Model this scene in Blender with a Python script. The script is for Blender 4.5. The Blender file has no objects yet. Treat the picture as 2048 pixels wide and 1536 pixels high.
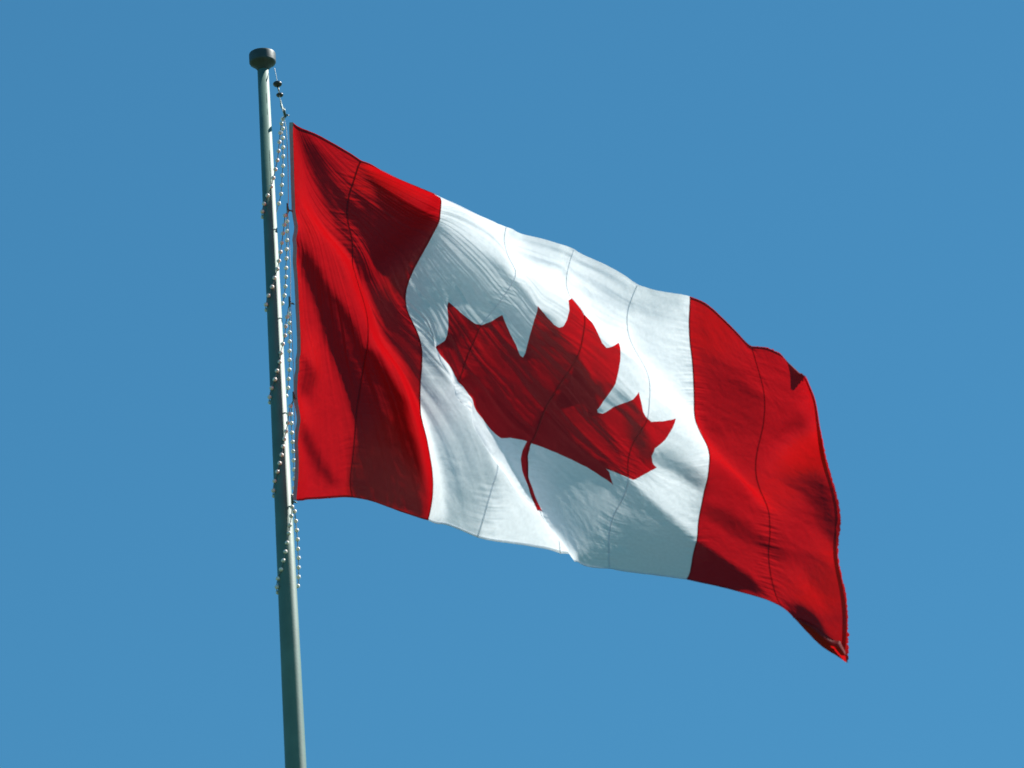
import bpy, math, random
import numpy as np
from mathutils import Vector, Matrix
from mathutils.geometry import delaunay_2d_cdt
scene = bpy.context.scene
# ------------------------------------------------------------------ camera
PITCH, ROLL, DIST, M_PX = math.radians(25.0), math.radians(-3.52), 32.0, 1.8 / 844.1
F_PX = DIST / M_PX                                   # focal length in photo pixels (2048 wide)
CAM_H = 1.7
cam_data = bpy.data.cameras.new("camera"); cam = bpy.data.objects.new("camera", cam_data)
scene.collection.objects.link(cam); scene.camera = cam
CM = Matrix.Translation((0, 0, CAM_H)) @ Matrix.Rotation(math.pi / 2 + PITCH, 4, 'X') @ Matrix.Rotation(ROLL, 4, 'Z')
cam.matrix_world = CM
cam_data.sensor_width = 36.0; cam_data.lens = 36.0 * F_PX / 2048.0
cam_data.dof.use_dof = True; cam_data.dof.focus_distance = 34.5; cam_data.dof.aperture_fstop = 4.5
cam_data.clip_start = 0.5; cam_data.clip_end = 6000
# ------------------------------------------------------------------ sky and sun
SUN_EL = math.radians(45.0); SUN_AZ = math.radians(68.0)      # azimuth from +Y (view) towards +X
sun_dir = Vector((math.sin(SUN_AZ) * math.cos(SUN_EL), math.cos(SUN_AZ) * math.cos(SUN_EL), math.sin(SUN_EL)))
world = bpy.data.worlds.new("World"); scene.world = world; world.use_nodes = True
wn, wl = world.node_tree.nodes, world.node_tree.links; wn.clear()
sky = wn.new('ShaderNodeTexSky'); sky.sky_type = 'NISHITA'; sky.sun_disc = False
sky.sun_elevation = SUN_EL; sky.sun_rotation = SUN_AZ
sky.altitude = 100; sky.air_density = 1.0; sky.dust_density = 0.3; sky.ozone_density = 2.0
tint = wn.new('ShaderNodeMix'); tint.data_type = 'RGBA'; tint.blend_type = 'MULTIPLY'; tint.inputs[0].default_value = 1.0
tint.inputs[7].default_value = (0.41, 1.035, 1.15, 1)
bg = wn.new('ShaderNodeBackground'); bg.inputs['Strength'].default_value = 0.05
wo = wn.new('ShaderNodeOutputWorld')
wl.new(sky.outputs[0], tint.inputs[6]); wl.new(tint.outputs[2], bg.inputs['Color']); wl.new(bg.outputs[0], wo.inputs['Surface'])
sd = bpy.data.lights.new("sun", 'SUN'); sd.energy = 4.3; sd.angle = math.radians(0.5); sd.color = (1.0, 0.96, 0.90)
sun = bpy.data.objects.new("sun", sd); scene.collection.objects.link(sun)
sun.rotation_euler = (-sun_dir).to_track_quat('-Z', 'Y').to_euler()
scene.view_settings.view_transform = 'Standard'; scene.view_settings.look = 'None'
scene.view_settings.gamma = 1.0; scene.view_settings.exposure = 1.0
scene.cycles.transparent_max_bounces = 8; scene.cycles.max_bounces = 10
scene.cycles.transmission_bounces = 8; scene.cycles.diffuse_bounces = 6
# ------------------------------------------------------------------ helpers
def unproject(x, y, z):
    """photo pixel + depth (pixels of the reference plane) -> world point, by numpy arrays or floats"""
    d = DIST + M_PX * z
    X = (x - 1024.0) / F_PX * d; Y = (768.0 - y) / F_PX * d
    m = np.array(CM); P = np.stack([X, Y, -d], -1)
    return P @ m[:3, :3].T + m[:3, 3]
def W(x, y, z=0.0): return Vector(unproject(np.float64(x), np.float64(y), np.float64(z)))
# the pole is a true vertical line through this point; zp / xp give its depth and column at a photo row
_t = W(524.5, 107, 420.0); POLE_X, POLE_Y, POLE_T = _t.x, _t.y, _t.z
_Mi = np.array(CM.inverted())
def _line(y):
    y = np.asarray(y, float); c0 = _Mi @ np.array([POLE_X, POLE_Y, 0, 1]); c1 = _Mi @ np.array([0, 0, 1.0, 0]); k = (768 - y) / F_PX
    t = -(c0[1] + k * c0[2]) / (c1[1] + k * c1[2]); p = c0[:, None] + c1[:, None] * t.ravel() if y.ndim else c0 + c1 * t
    d = -p[2]; return ((d - DIST) / M_PX).reshape(y.shape), (1024 + F_PX * p[0] / d).reshape(y.shape)
def zp(y): return float(_line(y)[0])
def xp(y): return float(_line(y)[1])
COL = scene.collection
def add(o, parent=None):
    COL.objects.link(o)
    if parent: o.parent = parent; o.matrix_parent_inverse = parent.matrix_world.inverted()
    return o
def mesh_obj(name, verts, faces, mat, parent=None, smooth=True, uvs=None, normals=None, origin=None):
    me = bpy.data.meshes.new(name)
    v = np.asarray(verts, float)
    if origin is not None: v = v - np.array(origin)
    me.from_pydata(v.tolist(), [], faces)
    if smooth: me.polygons.foreach_set('use_smooth', [True] * len(me.polygons))
    if uvs is not None:
        ul = me.uv_layers.new(name='UVMap')
        li = np.zeros(len(me.loops), int); me.loops.foreach_get('vertex_index', li)
        ul.data.foreach_set('uv', np.asarray(uvs, float)[li].ravel())
    me.materials.append(mat); me.update()
    if normals is not None: me.normals_split_custom_set_from_vertices(np.asarray(normals, float).tolist())
    o = bpy.data.objects.new(name, me)
    COL.objects.link(o)
    if parent is not None: o.parent = parent
    if origin is not None:
        o.location = Vector(origin) - (Vector(parent.location) if parent is not None else Vector((0, 0, 0)))
    elif parent is not None: o.location = -Vector(parent.location)
    return o
def empty(name, loc, label, cat, group=None):
    o = bpy.data.objects.new(name, None); COL.objects.link(o); o.location = loc; o.empty_display_size = .1
    o['label'] = label; o['category'] = cat
    if group: o['group'] = group
    return o
def frame(t):
    t = t.normalized(); a = Vector((0, 0, 1)) if abs(t.z) < .9 else Vector((1, 0, 0))
    n = t.cross(a).normalized(); return n, t.cross(n)
def tube(pts, rad, n=10, closed=False):
    pts = [Vector(p) for p in pts]; V, Fc = [], []
    m = len(pts); rads = rad if hasattr(rad, '__len__') else [rad] * m
    prev = None
    for i, p in enumerate(pts):
        if closed: t = pts[(i + 1) % m] - pts[i - 1]
        else: t = pts[min(i + 1, m - 1)] - pts[max(i - 1, 0)]
        t.normalize()
        if prev is None: a, b = frame(t)
        else:
            a = (prev - t * prev.dot(t)).normalized(); b = t.cross(a)
        prev = a
        for k in range(n):
            th = 2 * math.pi * k / n; V.append(p + (a * math.cos(th) + b * math.sin(th)) * rads[i])
    for i in range(m if closed else m - 1):
        j = (i + 1) % m
        for k in range(n):
            l = (k + 1) % n; Fc.append((i * n + k, i * n + l, j * n + l, j * n + k))
    if not closed:
        Fc.append(tuple(reversed(range(n)))); Fc.append(tuple(range((m - 1) * n, m * n)))
    return V, Fc
def lathe(prof, n=48, c=(0, 0, 0)):
    V, Fc = [], []
    for r, z in prof:
        for k in range(n):
            th = 2 * math.pi * k / n; V.append((c[0] + r * math.cos(th), c[1] + r * math.sin(th), c[2] + z))
    for i in range(len(prof) - 1):
        for k in range(n):
            l = (k + 1) % n; Fc.append((i * n + k, i * n + l, (i + 1) * n + l, (i + 1) * n + k))
    Fc.append(tuple(reversed(range(n)))); Fc.append(tuple(range((len(prof) - 1) * n, len(prof) * n)))
    return V, Fc
def join(*parts):
    V, Fc = [], []
    for v, f in parts:
        o = len(V); V += [tuple(p) for p in v]; Fc += [tuple(i + o for i in q) for q in f]
    return V, Fc
# ------------------------------------------------------------------ materials
def new_mat(name):
    m = bpy.data.materials.new(name); m.use_nodes = True; m.node_tree.nodes.clear()
    return m, m.node_tree.nodes, m.node_tree.links
def simple(name, col, rough=.5, metal=0., var=.12, scale=60., bump=0., bscale=200., coat=0., spec=.5):
    m, N, Lk = new_mat(name)
    out = N.new('ShaderNodeOutputMaterial'); p = N.new('ShaderNodeBsdfPrincipled')
    tc = N.new('ShaderNodeTexCoord'); no = N.new('ShaderNodeTexNoise'); no.inputs['Scale'].default_value = scale; no.inputs['Detail'].default_value = 5
    mr = N.new('ShaderNodeMapRange'); mr.inputs[1].default_value = .3; mr.inputs[2].default_value = .7
    mr.inputs[3].default_value = 1 - var; mr.inputs[4].default_value = 1 + var
    vm = N.new('ShaderNodeVectorMath'); vm.operation = 'SCALE'; vm.inputs[0].default_value = col
    Lk.new(tc.outputs['Object'], no.inputs['Vector']); Lk.new(no.outputs[0], mr.inputs[0]); Lk.new(mr.outputs[0], vm.inputs['Scale'])
    Lk.new(vm.outputs[0], p.inputs['Base Color']); p.inputs['Roughness'].default_value = rough; p.inputs['Metallic'].default_value = metal
    p.inputs['Coat Weight'].default_value = coat; p.inputs['Coat Roughness'].default_value = .3; p.inputs['Specular IOR Level'].default_value = spec
    if bump:
        n2 = N.new('ShaderNodeTexNoise'); n2.inputs['Scale'].default_value = bscale; b = N.new('ShaderNodeBump')
        b.inputs['Strength'].default_value = bump; b.inputs['Distance'].default_value = .002
        Lk.new(tc.outputs['Object'], n2.inputs['Vector']); Lk.new(n2.outputs[0], b.inputs['Height']); Lk.new(b.outputs[0], p.inputs['Normal'])
    Lk.new(p.outputs[0], out.inputs['Surface']); return m
def math_node(N, Lk, op, a, b=None, c=None):
    n = N.new('ShaderNodeMath'); n.operation = op
    for i, v in enumerate((a, b, c)):
        if v is None: continue
        if isinstance(v, (int, float)): n.inputs[i].default_value = v
        else: Lk.new(v, n.inputs[i])
    return n.outputs[0]
def cloth(name, refl, trans, mix, gloss=.06, wr=1.0):
    """thin nylon: diffuse reflection + diffuse transmission + weak sheen, with fine wrinkles in cloth space"""
    m, N, Lk = new_mat(name)
    out = N.new('ShaderNodeOutputMaterial')
    uv = N.new('ShaderNodeUVMap'); uv.uv_map = 'UVMap'
    def tex(sx, sy, rot, detail=3, dist=.6):
        mp = N.new('ShaderNodeMapping'); mp.inputs['Rotation'].default_value = (0, 0, rot); mp.inputs['Scale'].default_value = (sx, sy, 1)
        mp.vector_type = 'TEXTURE' if False else 'POINT'
        # rotate first, then stretch
        r = N.new('ShaderNodeVectorRotate'); r.rotation_type = 'Z_AXIS'; r.inputs['Angle'].default_value = rot
        Lk.new(uv.outputs[0], r.inputs['Vector']); mp.inputs['Rotation'].default_value = (0, 0, 0)
        Lk.new(r.outputs[0], mp.inputs['Vector'])
        t = N.new('ShaderNodeTexNoise'); t.inputs['Scale'].default_value = 1.0; t.inputs['Detail'].default_value = detail
        t.inputs['Distortion'].default_value = dist; Lk.new(mp.outputs[0], t.inputs['Vector']); return t.outputs[0]
    broad = tex(9, 9, .3, 4, .3)
    sp = N.new('ShaderNodeSeparateXYZ'); Lk.new(uv.outputs[0], sp.inputs[0])
    dn = math_node(N, Lk, 'SUBTRACT', 1.03, sp.outputs[1]); ux = math_node(N, Lk, 'ADD', sp.outputs[0], .03)
    ang = math_node(N, Lk, 'ARCTAN2', dn, ux)
    rad = math_node(N, Lk, 'SQRT', math_node(N, Lk, 'ADD', math_node(N, Lk, 'MULTIPLY', dn, dn), math_node(N, Lk, 'MULTIPLY', ux, ux)))
    cb = N.new('ShaderNodeCombineXYZ'); Lk.new(math_node(N, Lk, 'MULTIPLY', rad, 2.2), cb.inputs[0]); Lk.new(math_node(N, Lk, 'MULTIPLY', ang, 28), cb.inputs[1])
    sn = N.new('ShaderNodeTexNoise'); sn.inputs['Scale'].default_value = 1; sn.inputs['Detail'].default_value = 1.6; sn.inputs['Distortion'].default_value = .3
    Lk.new(cb.outputs[0], sn.inputs['Vector'])
    sfade = N.new('ShaderNodeMapRange'); sfade.interpolation_type = 'SMOOTHSTEP'; sfade.inputs[1].default_value = 1.0; sfade.inputs[2].default_value = 1.6
    sfade.inputs[3].default_value = 1.0; sfade.inputs[4].default_value = .15; Lk.new(rad, sfade.inputs[0])
    vf = N.new('ShaderNodeMapRange'); vf.interpolation_type = 'SMOOTHSTEP'; vf.inputs[1].default_value = .58; vf.inputs[2].default_value = .85; vf.inputs[3].default_value = 1.0; vf.inputs[4].default_value = .35; Lk.new(dn, vf.inputs[0])
    rad = math_node(N, Lk, 'MULTIPLY', rad, vf.outputs[0])
    streak = math_node(N, Lk, 'MULTIPLY', math_node(N, Lk, 'MULTIPLY', sn.outputs[0], sfade.outputs[0]), math_node(N, Lk, 'MULTIPLY', rad, 1.6))
    b1 = N.new('ShaderNodeBump'); b1.inputs['Strength'].default_value = 1; b1.inputs['Distance'].default_value = .010 * wr
    b2 = N.new('ShaderNodeBump'); b2.inputs['Strength'].default_value = 1; b2.inputs['Distance'].default_value = .011 * wr
    Lk.new(broad, b1.inputs['Height']); Lk.new(streak, b2.inputs['Height'])
    # puckers beside every vertical seam: short ripples running along u, fading away from the seam line
    sep = N.new('ShaderNodeSeparateXYZ'); Lk.new(uv.outputs[0], sep.inputs[0])
    x8 = math_node(N, Lk, 'MULTIPLY', sep.outputs[0], 4.0)       # uv.x spans 0..2 -> 8 panels
    dist = math_node(N, Lk, 'PINGPONG', x8, 0.5)                   # 0 on a seam .. 0.5 mid-panel
    fade = N.new('ShaderNodeMapRange'); fade.interpolation_type = 'SMOOTHSTEP'
    fade.inputs[1].default_value = 0.0; fade.inputs[2].default_value = 0.30; fade.inputs[3].default_value = 1.0; fade.inputs[4].default_value = 0.0
    Lk.new(dist, fade.inputs[0])
    pk = tex(6, 60, -.12, 1, .2)
    amp = tex(2.5, 3.5, .9, 2, 0)
    a2 = N.new('ShaderNodeMapRange'); a2.inputs[1].default_value = .42; a2.inputs[2].default_value = .62; Lk.new(amp, a2.inputs[0])
    h = math_node(N, Lk, 'MULTIPLY', math_node(N, Lk, 'MULTIPLY', pk, fade.outputs[0]), a2.outputs[0])
    ef = N.new('ShaderNodeMapRange'); ef.inputs[1].default_value = 1.9; ef.inputs[2].default_value = 1.98; ef.inputs[3].default_value = 1; ef.inputs[4].default_value = .1; Lk.new(sep.outputs[0], ef.inputs[0])
    h = math_node(N, Lk, 'MULTIPLY', h, ef.outputs[0])
    b3 = N.new('ShaderNodeBump'); b3.inputs['Strength'].default_value = 1; b3.inputs['Distance'].default_value = .008 * wr
    Lk.new(h, b3.inputs['Height'])
    Lk.new(b1.outputs[0], b2.inputs['Normal']); Lk.new(b2.outputs[0], b3.inputs['Normal'])
    # weave tone variation
    wv = N.new('ShaderNodeTexNoise'); wv.inputs['Scale'].default_value = 90; wv.inputs['Detail'].default_value = 3; Lk.new(uv.outputs[0], wv.inputs['Vector'])
    mr = N.new('ShaderNodeMapRange'); mr.inputs[1].default_value = .3; mr.inputs[2].default_value = .7; mr.inputs[3].default_value = .95; mr.inputs[4].default_value = 1.04
    Lk.new(wv.outputs[0], mr.inputs[0])
    def colr(c):
        vm = N.new('ShaderNodeVectorMath'); vm.operation = 'SCALE'; vm.inputs[0].default_value = c; Lk.new(mr.outputs[0], vm.inputs['Scale']); return vm.outputs[0]
    d = N.new('ShaderNodeBsdfDiffuse'); t = N.new('ShaderNodeBsdfTranslucent'); g = N.new('ShaderNodeBsdfGlossy'); g.inputs['Roughness'].default_value = .55
    Lk.new(colr(refl), d.inputs['Color']); Lk.new(colr(trans), t.inputs['Color']); g.inputs['Color'].default_value = (1, 1, 1, 1)
    for s in (d, t, g): Lk.new(b3.outputs[0], s.inputs['Normal'])
    m1 = N.new('ShaderNodeMixShader'); m1.inputs[0].default_value = mix; Lk.new(d.outputs[0], m1.inputs[1]); Lk.new(t.outputs[0], m1.inputs[2])
    m2 = N.new('ShaderNodeMixShader'); m2.inputs[0].default_value = gloss; Lk.new(m1.outputs[0], m2.inputs[1]); Lk.new(g.outputs[0], m2.inputs[2])
    Lk.new(m2.outputs[0], out.inputs['Surface']); return m
STREAK = math.radians(20)
M_RED = cloth('red_nylon', (.22, .008, .009), (.50, .003, .006), .5, .018)
M_WHITE = cloth('white_nylon', (.58, .64, .73), (.80, .83, .85), .5, .02)
M_CANVAS = simple('header_canvas', (.30, .36, .38), .8, 0, .1, 80)
M_POLE = simple('pole_paint', (.095, .18, .15), .58, .0, .14, 8, .15, 90, coat=0, spec=.7)
M_CAP = simple('cap_paint', (.06, .08, .08), .5, .3, .2, 25, .2, 90)
M_BEAD = simple('bead_plastic', (.86, .80, .74), .35, 0, .08, 120, coat=.3)
M_CABLE = simple('steel_cable', (.16, .20, .19), .4, .6, .2, 200)
M_HOOK = simple('hook_metal', (.10, .13, .12), .4, .7, .2, 200)
M_ROPE = simple('halyard_rope', (.55, .60, .62), .8, 0, .1, 300)
M_BALL = simple('dark_rubber', (.035, .04, .045), .35, 0, .2, 100)
# ------------------------------------------------------------------ the draped flag surface
NU, NV = 161, 81
# second differences of photo x, photo y and depth on the cloth grid, in thirds of a photo pixel
GRID = [
1757,-1,1,2,1,1,1,1,1,0,1,1,1,1,1,1,1,4,5,5,0,-5,-4,-1,2,2,0,-1,-1,1,3,3,2,2,1,2,1,1,1,2,2,1,2,1,1,0,0,-3,-6,0,0,-6,-2,-1,-2,
0,2,3,4,5,4,0,-4,-4,-3,-1,-2,2,1,1,1,0,-1,-1,-1,-2,-2,-2,-2,-2,1,22,-8,-6,-2,0,-1,0,0,0,1,0,0,0,0,0,0,1,0,1,2,4,6,3,1,0,0,-1,
-2,-4,-6,-3,-2,0,0,0,-1,1,0,0,0,-1,1,-1,1,0,1,1,4,1,-2,-2,-1,-1,-1,-2,0,0,0,1,1,1,0,0,-1,-1,-1,0,-1,1,0,0,0,1,0,0,1,0,-1,0,0,
-3,22,-5,-6,-4,-1,1,0,-1,0,0,1,0,1,1,1,2,1,1,1,1,4,3,4,2,-2,-1,0,-1,-1,-2,-5,-3,-3,-2,0,-1,-1,0,0,0,0,0,1,0,1,2,3,3,6,-1,-2,2,
-3,-4,-4,-3,-3,1,0,0,1,4,2,-1,-3,-3,-1,0,0,0,0,1,0,0,0,0,0,1,-1,-1,-2,20,-1,-4,-5,-3,-1,0,1,0,0,-1,1,1,1,3,2,4,2,1,1,0,2,2,1,2,
-2,-1,0,0,0,-1,-3,-4,-2,-2,0,-2,0,-1,-1,0,0,0,1,2,3,2,1,3,3,0,-1,-1,-2,0,-4,-5,-4,0,0,1,1,5,2,-1,-4,-3,-3,-1,1,0,0,0,0,1,-1,1,0,
0,-1,-1,20,-1,-1,-4,-4,-2,-1,-1,0,0,1,0,0,1,2,3,3,4,2,1,0,1,0,1,0,1,1,0,0,1,-1,-1,0,-3,-2,-3,0,-2,0,-1,0,-1,1,0,1,0,1,1,1,2,3,
0,-1,0,-1,-1,-2,-3,-3,-1,-1,0,1,4,2,0,-3,-5,-3,-2,1,0,0,1,-1,1,0,-1,0,0,0,17,2,-1,-2,-4,-3,-2,0,0,0,0,0,0,0,0,1,2,3,4,3,2,1,1,
-1,0,0,0,2,2,1,0,0,-1,0,-2,-1,-2,-1,-1,-1,-1,0,-1,0,-1,0,-1,-1,0,2,2,3,0,0,0,0,1,-1,-2,-3,-2,-1,-1,2,3,3,-1,-3,-5,-3,-2,0,0,0,1,
0,-1,1,0,0,-1,18,1,1,-1,-3,-5,-2,-2,-1,0,0,0,0,1,-1,0,0,1,2,3,5,3,1,1,0,0,1,1,2,1,2,0,0,-1,0,-1,-1,-2,-2,-1,0,-1,-2,-1,-1,-2,-2,
-1,0,-1,1,3,3,1,1,1,2,0,-1,-2,-3,-2,-1,-1,2,3,2,0,-2,-5,-4,-1,0,0,-1,0,1,0,0,0,1,18,0,2,0,-1,-3,-5,-2,-1,-1,0,0,0,-1,0,0,0,-1,0,
2,2,5,4,3,0,1,0,0,1,2,2,1,1,0,0,0,-1,-1,-1,-2,-2,-1,-1,-2,-2,-3,-2,-1,-2,0,0,0,4,2,2,2,1,1,0,-1,-2,-2,-2,0,0,1,3,3,0,-2,-4,-4,
-2,-1,1,0,-1,0,0,0,0,18,1,1,0,0,-1,-3,-4,-3,-1,-1,-1,0,0,0,0,-1,0,0,-1,1,2,5,5,3,2,0,1,0,0,2,2,1,1,0,-1,0,0,0,-1,-2,-3,-1,-2,
-3,-1,-2,-3,-2,-1,0,1,0,3,3,2,2,1,-1,-1,0,-1,-1,-2,0,0,2,3,2,0,-2,-3,-2,-2,-2,-1,0,0,-1,0,0,19,0,1,1,0,-1,-1,-2,-3,-3,-2,-1,-1,0,
-1,-1,0,0,0,0,1,0,2,4,6,2,2,0,1,1,0,1,2,2,0,0,0,0,-1,0,-1,-1,-2,-3,-2,-3,-2,-1,-1,-2,-1,-1,2,1,2,2,1,0,1,0,0,-1,-1,-1,0,0,1,1,
2,3,1,-2,-3,-2,-2,0,-1,-1,0,0,-1,19,0,0,2,0,1,0,-2,-3,-1,-3,-1,-2,-2,-1,-1,-1,0,-1,1,-1,1,1,1,5,6,3,2,0,0,0,1,1,1,2,1,-1,0,0,-1,
0,0,-1,-1,-2,-2,-3,-1,-2,-1,-2,0,0,1,1,1,0,2,-1,1,-1,0,0,0,-1,0,0,0,2,3,2,1,-2,-2,-1,-1,-1,0,0,-1,0,21,0,0,0,1,0,0,0,-1,-3,0,-2,
-2,-2,-2,-2,-2,-1,0,-1,1,0,0,1,2,4,6,3,2,1,0,0,0,1,1,2,0,0,-1,1,-1,0,-1,0,0,-2,-1,-3,-2,-1,0,-1,-1,0,1,0,0,0,1,-1,0,0,0,0,0,0,
0,1,0,1,3,2,1,-1,-2,-2,1,-1,0,0,1,20,0,0,1,1,1,0,0,1,-2,-2,-1,0,-2,-2,-3,-3,-3,-1,-1,0,0,1,1,0,2,4,5,3,2,1,1,0,0,1,1,2,0,0,-1,
0,0,0,-1,0,0,0,-2,-2,-2,-1,0,-1,0,-1,0,0,0,0,0,1,0,0,0,0,0,0,0,0,1,1,2,2,1,-1,-1,-2,0,0,1,0,21,0,0,1,0,0,1,1,0,1,-2,-1,-1,0,
0,-2,-2,-5,-5,-1,-2,1,-1,1,1,1,1,3,4,3,3,1,1,0,0,1,2,1,1,0,-1,-1,0,1,-1,1,-1,0,0,-1,-3,-2,0,-1,-1,0,0,0,-1,1,0,0,0,1,0,0,0,0,
1,-1,1,1,2,2,1,-2,-1,0,0,0,2,22,-1,1,-1,2,1,0,1,0,1,0,-1,-1,-1,0,0,-1,-2,-4,-6,-3,-3,1,-1,0,1,0,1,3,4,2,3,2,1,1,0,1,2,1,1,1,
-1,0,-1,1,-1,1,0,0,-1,0,-2,-2,-2,0,-1,0,-1,1,0,0,0,1,-1,0,1,0,0,0,1,-1,1,1,2,2,1,-2,-1,0,1,1,22,0,-1,1,0,1,2,0,1,0,1,0,-1,0,
-1,0,-1,0,-1,-3,-6,-5,-4,0,0,-1,1,1,0,1,3,2,2,4,1,2,0,1,2,2,1,0,-1,1,-1,1,-1,1,0,0,0,0,-2,-1,-2,-2,0,0,0,0,-1,1,0,0,1,-1,1,0,
0,0,1,-1,1,0,2,2,1,-2,0,1,0,22,1,0,0,1,0,0,2,0,1,0,0,1,0,-1,0,0,0,0,-1,-2,-5,-6,-6,-2,-1,0,1,0,1,0,1,2,2,4,2,3,1,1,1,2,2,0,
0,0,-1,1,0,0,0,0,0,0,0,-2,-1,-2,-1,-1,0,1,0,0,1,-1,1,-1,1,0,0,-1,1,-1,1,0,2,2,1,-1,1,0,22,0,0,1,0,2,1,0,1,0,1,0,0,0,0,0,0,0,
0,0,-1,-1,-3,-6,-8,-3,-1,0,1,-1,0,1,1,1,2,3,3,2,2,1,2,1,2,0,0,1,-1,0,1,1,0,0,0,-1,1,0,-1,-2,-1,-1,-1,0,0,0,0,0,1,-1,0,0,1,-1,
0,-1,0,0,2,2,2,0,2,23,0,0,1,1,1,1,0,0,1,0,1,0,0,0,0,0,0,0,1,0,0,-2,-3,-5,-7,-6,-2,0,0,0,0,0,1,0,3,2,3,3,2,1,1,2,2,1,0,1,0,
-1,0,1,0,1,1,-1,0,0,0,0,-2,-1,-1,-1,0,1,-1,0,0,0,0,-1,1,0,-1,0,0,0,2,3,2,1,22,1,2,0,1,1,0,1,0,0,0,1,0,0,1,0,0,0,1,-1,1,-1,0,
-1,-2,-5,-7,-7,-3,0,1,-1,1,0,1,-1,1,3,2,3,2,2,1,1,2,2,1,0,1,1,-1,1,0,0,1,0,0,0,-1,1,0,-2,-1,-1,-1,1,-1,1,0,-1,1,-1,-1,1,0,-1,1,
1,1,2,3,22,2,1,2,1,0,1,0,0,0,0,0,0,1,0,0,0,0,-1,1,-1,1,-1,-1,-1,-1,-4,-7,-7,-2,-1,0,0,0,0,1,0,0,1,2,2,4,2,2,3,2,2,1,0,0,1,0,
0,0,0,1,0,0,1,-1,0,0,0,-1,0,-1,0,-1,0,0,0,0,1,0,-1,1,-1,-1,1,2,4,25,1,3,1,1,0,0,-1,1,0,0,-1,1,-1,0,0,-1,-1,0,-2,-1,-1,-1,0,0,
-2,-1,-4,-6,-6,-2,1,-1,0,1,0,1,0,0,0,1,2,5,5,3,3,2,2,1,0,0,0,0,0,1,-1,0,1,-1,1,-1,1,0,0,-1,0,0,-1,0,0,-1,0,0,-1,0,0,0,1,-1,-2,
-3,24,4,1,1,1,0,0,1,-1,-1,1,0,-1,1,-1,-1,0,0,-3,-1,-2,-2,0,-1,0,-1,-2,-1,-3,-5,-4,-2,0,0,0,0,1,0,1,0,1,1,1,4,6,4,3,2,1,1,0,0,0,
1,-1,0,1,-1,1,-1,1,0,0,0,0,-1,-1,1,-1,-1,0,-1,0,0,0,0,0,0,-1,-2,-4,22,6,3,1,-1,1,0,-1,0,0,-1,0,1,-1,0,0,-1,-2,-1,-2,-1,-2,-2,0,
-1,-1,0,-1,-1,-3,-5,-3,-2,0,0,0,0,1,0,1,0,0,1,2,3,6,5,4,2,0,1,0,1,-1,0,1,-1,1,-1,1,0,0,0,-1,0,0,0,-1,-1,1,-1,0,-1,0,0,0,0,0,
-1,-2,-4,23,4,4,0,0,0,0,1,-1,0,0,0,-1,0,-1,-1,0,-1,-1,-2,-2,-1,-2,-2,-1,1,-1,0,0,-2,-3,-6,-1,-2,0,1,0,0,0,1,0,1,0,0,1,2,6,6,4,3,
1,1,-1,0,1,-1,1,-1,1,0,-1,0,0,1,-1,0,-1,0,0,-1,0,-1,0,0,1,-1,1,-2,-1,-2,0,24,3,3,2,0,-1,0,-1,2,-1,-1,0,0,-1,0,-1,-1,-2,-1,-1,-1,
-2,-2,-1,-2,0,1,0,-1,0,-2,-3,-5,-2,-1,0,0,1,0,0,1,0,1,-1,1,0,2,6,6,5,2,2,0,1,-1,0,0,1,-1,0,1,-1,0,0,0,-1,0,-1,0,0,-1,1,0,0,-1,
1,-1,0,-2,-1,-1,27,0,2,2,0,0,-1,0,-1,1,1,-1,-1,0,-1,-1,-1,0,-1,-1,-2,-2,-1,-3,-1,-1,1,0,0,0,0,-2,-5,-3,-2,-1,0,1,1,0,0,0,0,1,-1,
2,0,1,6,5,5,2,3,0,0,1,-1,0,1,-1,0,0,0,-1,0,0,0,0,-1,0,0,0,0,0,0,0,-1,-1,0,-1,-1,26,1,1,2,2,-1,0,0,-1,0,-1,1,-1,-1,0,-1,-1,-1,
-1,-2,0,-2,-1,-1,-2,-2,-1,1,1,0,-1,0,-1,-5,-4,-1,0,-1,1,0,1,0,1,0,0,-1,1,1,1,5,6,5,2,2,1,0,0,0,0,0,0,0,-1,0,0,0,-1,0,0,0,1,0,
-1,0,0,-1,0,-1,-1,0,-1,25,2,1,2,1,1,-1,-1,1,-1,0,-1,0,-1,-1,-1,-1,-1,-1,-1,-1,-1,-1,-1,-1,-2,-2,0,1,1,1,0,1,-1,-6,-5,-1,-1,0,1,0,
1,-1,1,0,0,1,0,0,2,3,5,6,3,2,0,0,0,0,0,0,0,0,0,0,-1,1,-1,1,0,-1,0,1,0,-1,-1,-1,0,-1,-1,-1,25,1,1,2,2,0,0,0,-1,0,-1,-1,0,-1,-1,
0,-1,-1,-1,-1,-2,0,-1,-1,-1,-1,-2,-1,1,1,1,1,1,1,1,-6,-7,-2,-1,-1,1,0,1,-1,1,0,-1,1,1,-1,2,2,5,5,4,3,1,-1,0,1,-1,0,0,0,0,0,0,1,
0,-1,1,0,-1,0,0,-1,0,-1,0,-1,-1,24,1,2,2,1,0,1,-1,0,-1,0,-1,-1,0,-1,-1,-1,-1,-1,-1,0,-1,-2,0,-1,-1,0,-1,-1,1,2,2,1,1,0,1,-4,-5,
-6,-1,-1,0,0,0,-1,1,1,-1,0,1,-1,1,1,4,6,4,4,1,-1,0,1,0,0,0,0,1,0,0,-1,1,0,-1,0,-1,0,0,-1,0,0,-1,0,24,1,2,0,2,2,-1,0,0,-1,-1,0,
-1,-1,-1,-1,0,-1,-1,-1,-1,-1,0,-1,0,0,-1,0,-1,1,1,1,1,1,0,0,1,-2,-1,-4,-4,-2,-3,0,0,-1,-1,1,0,0,1,0,0,1,1,5,5,5,3,0,-1,0,1,0,0,
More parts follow.
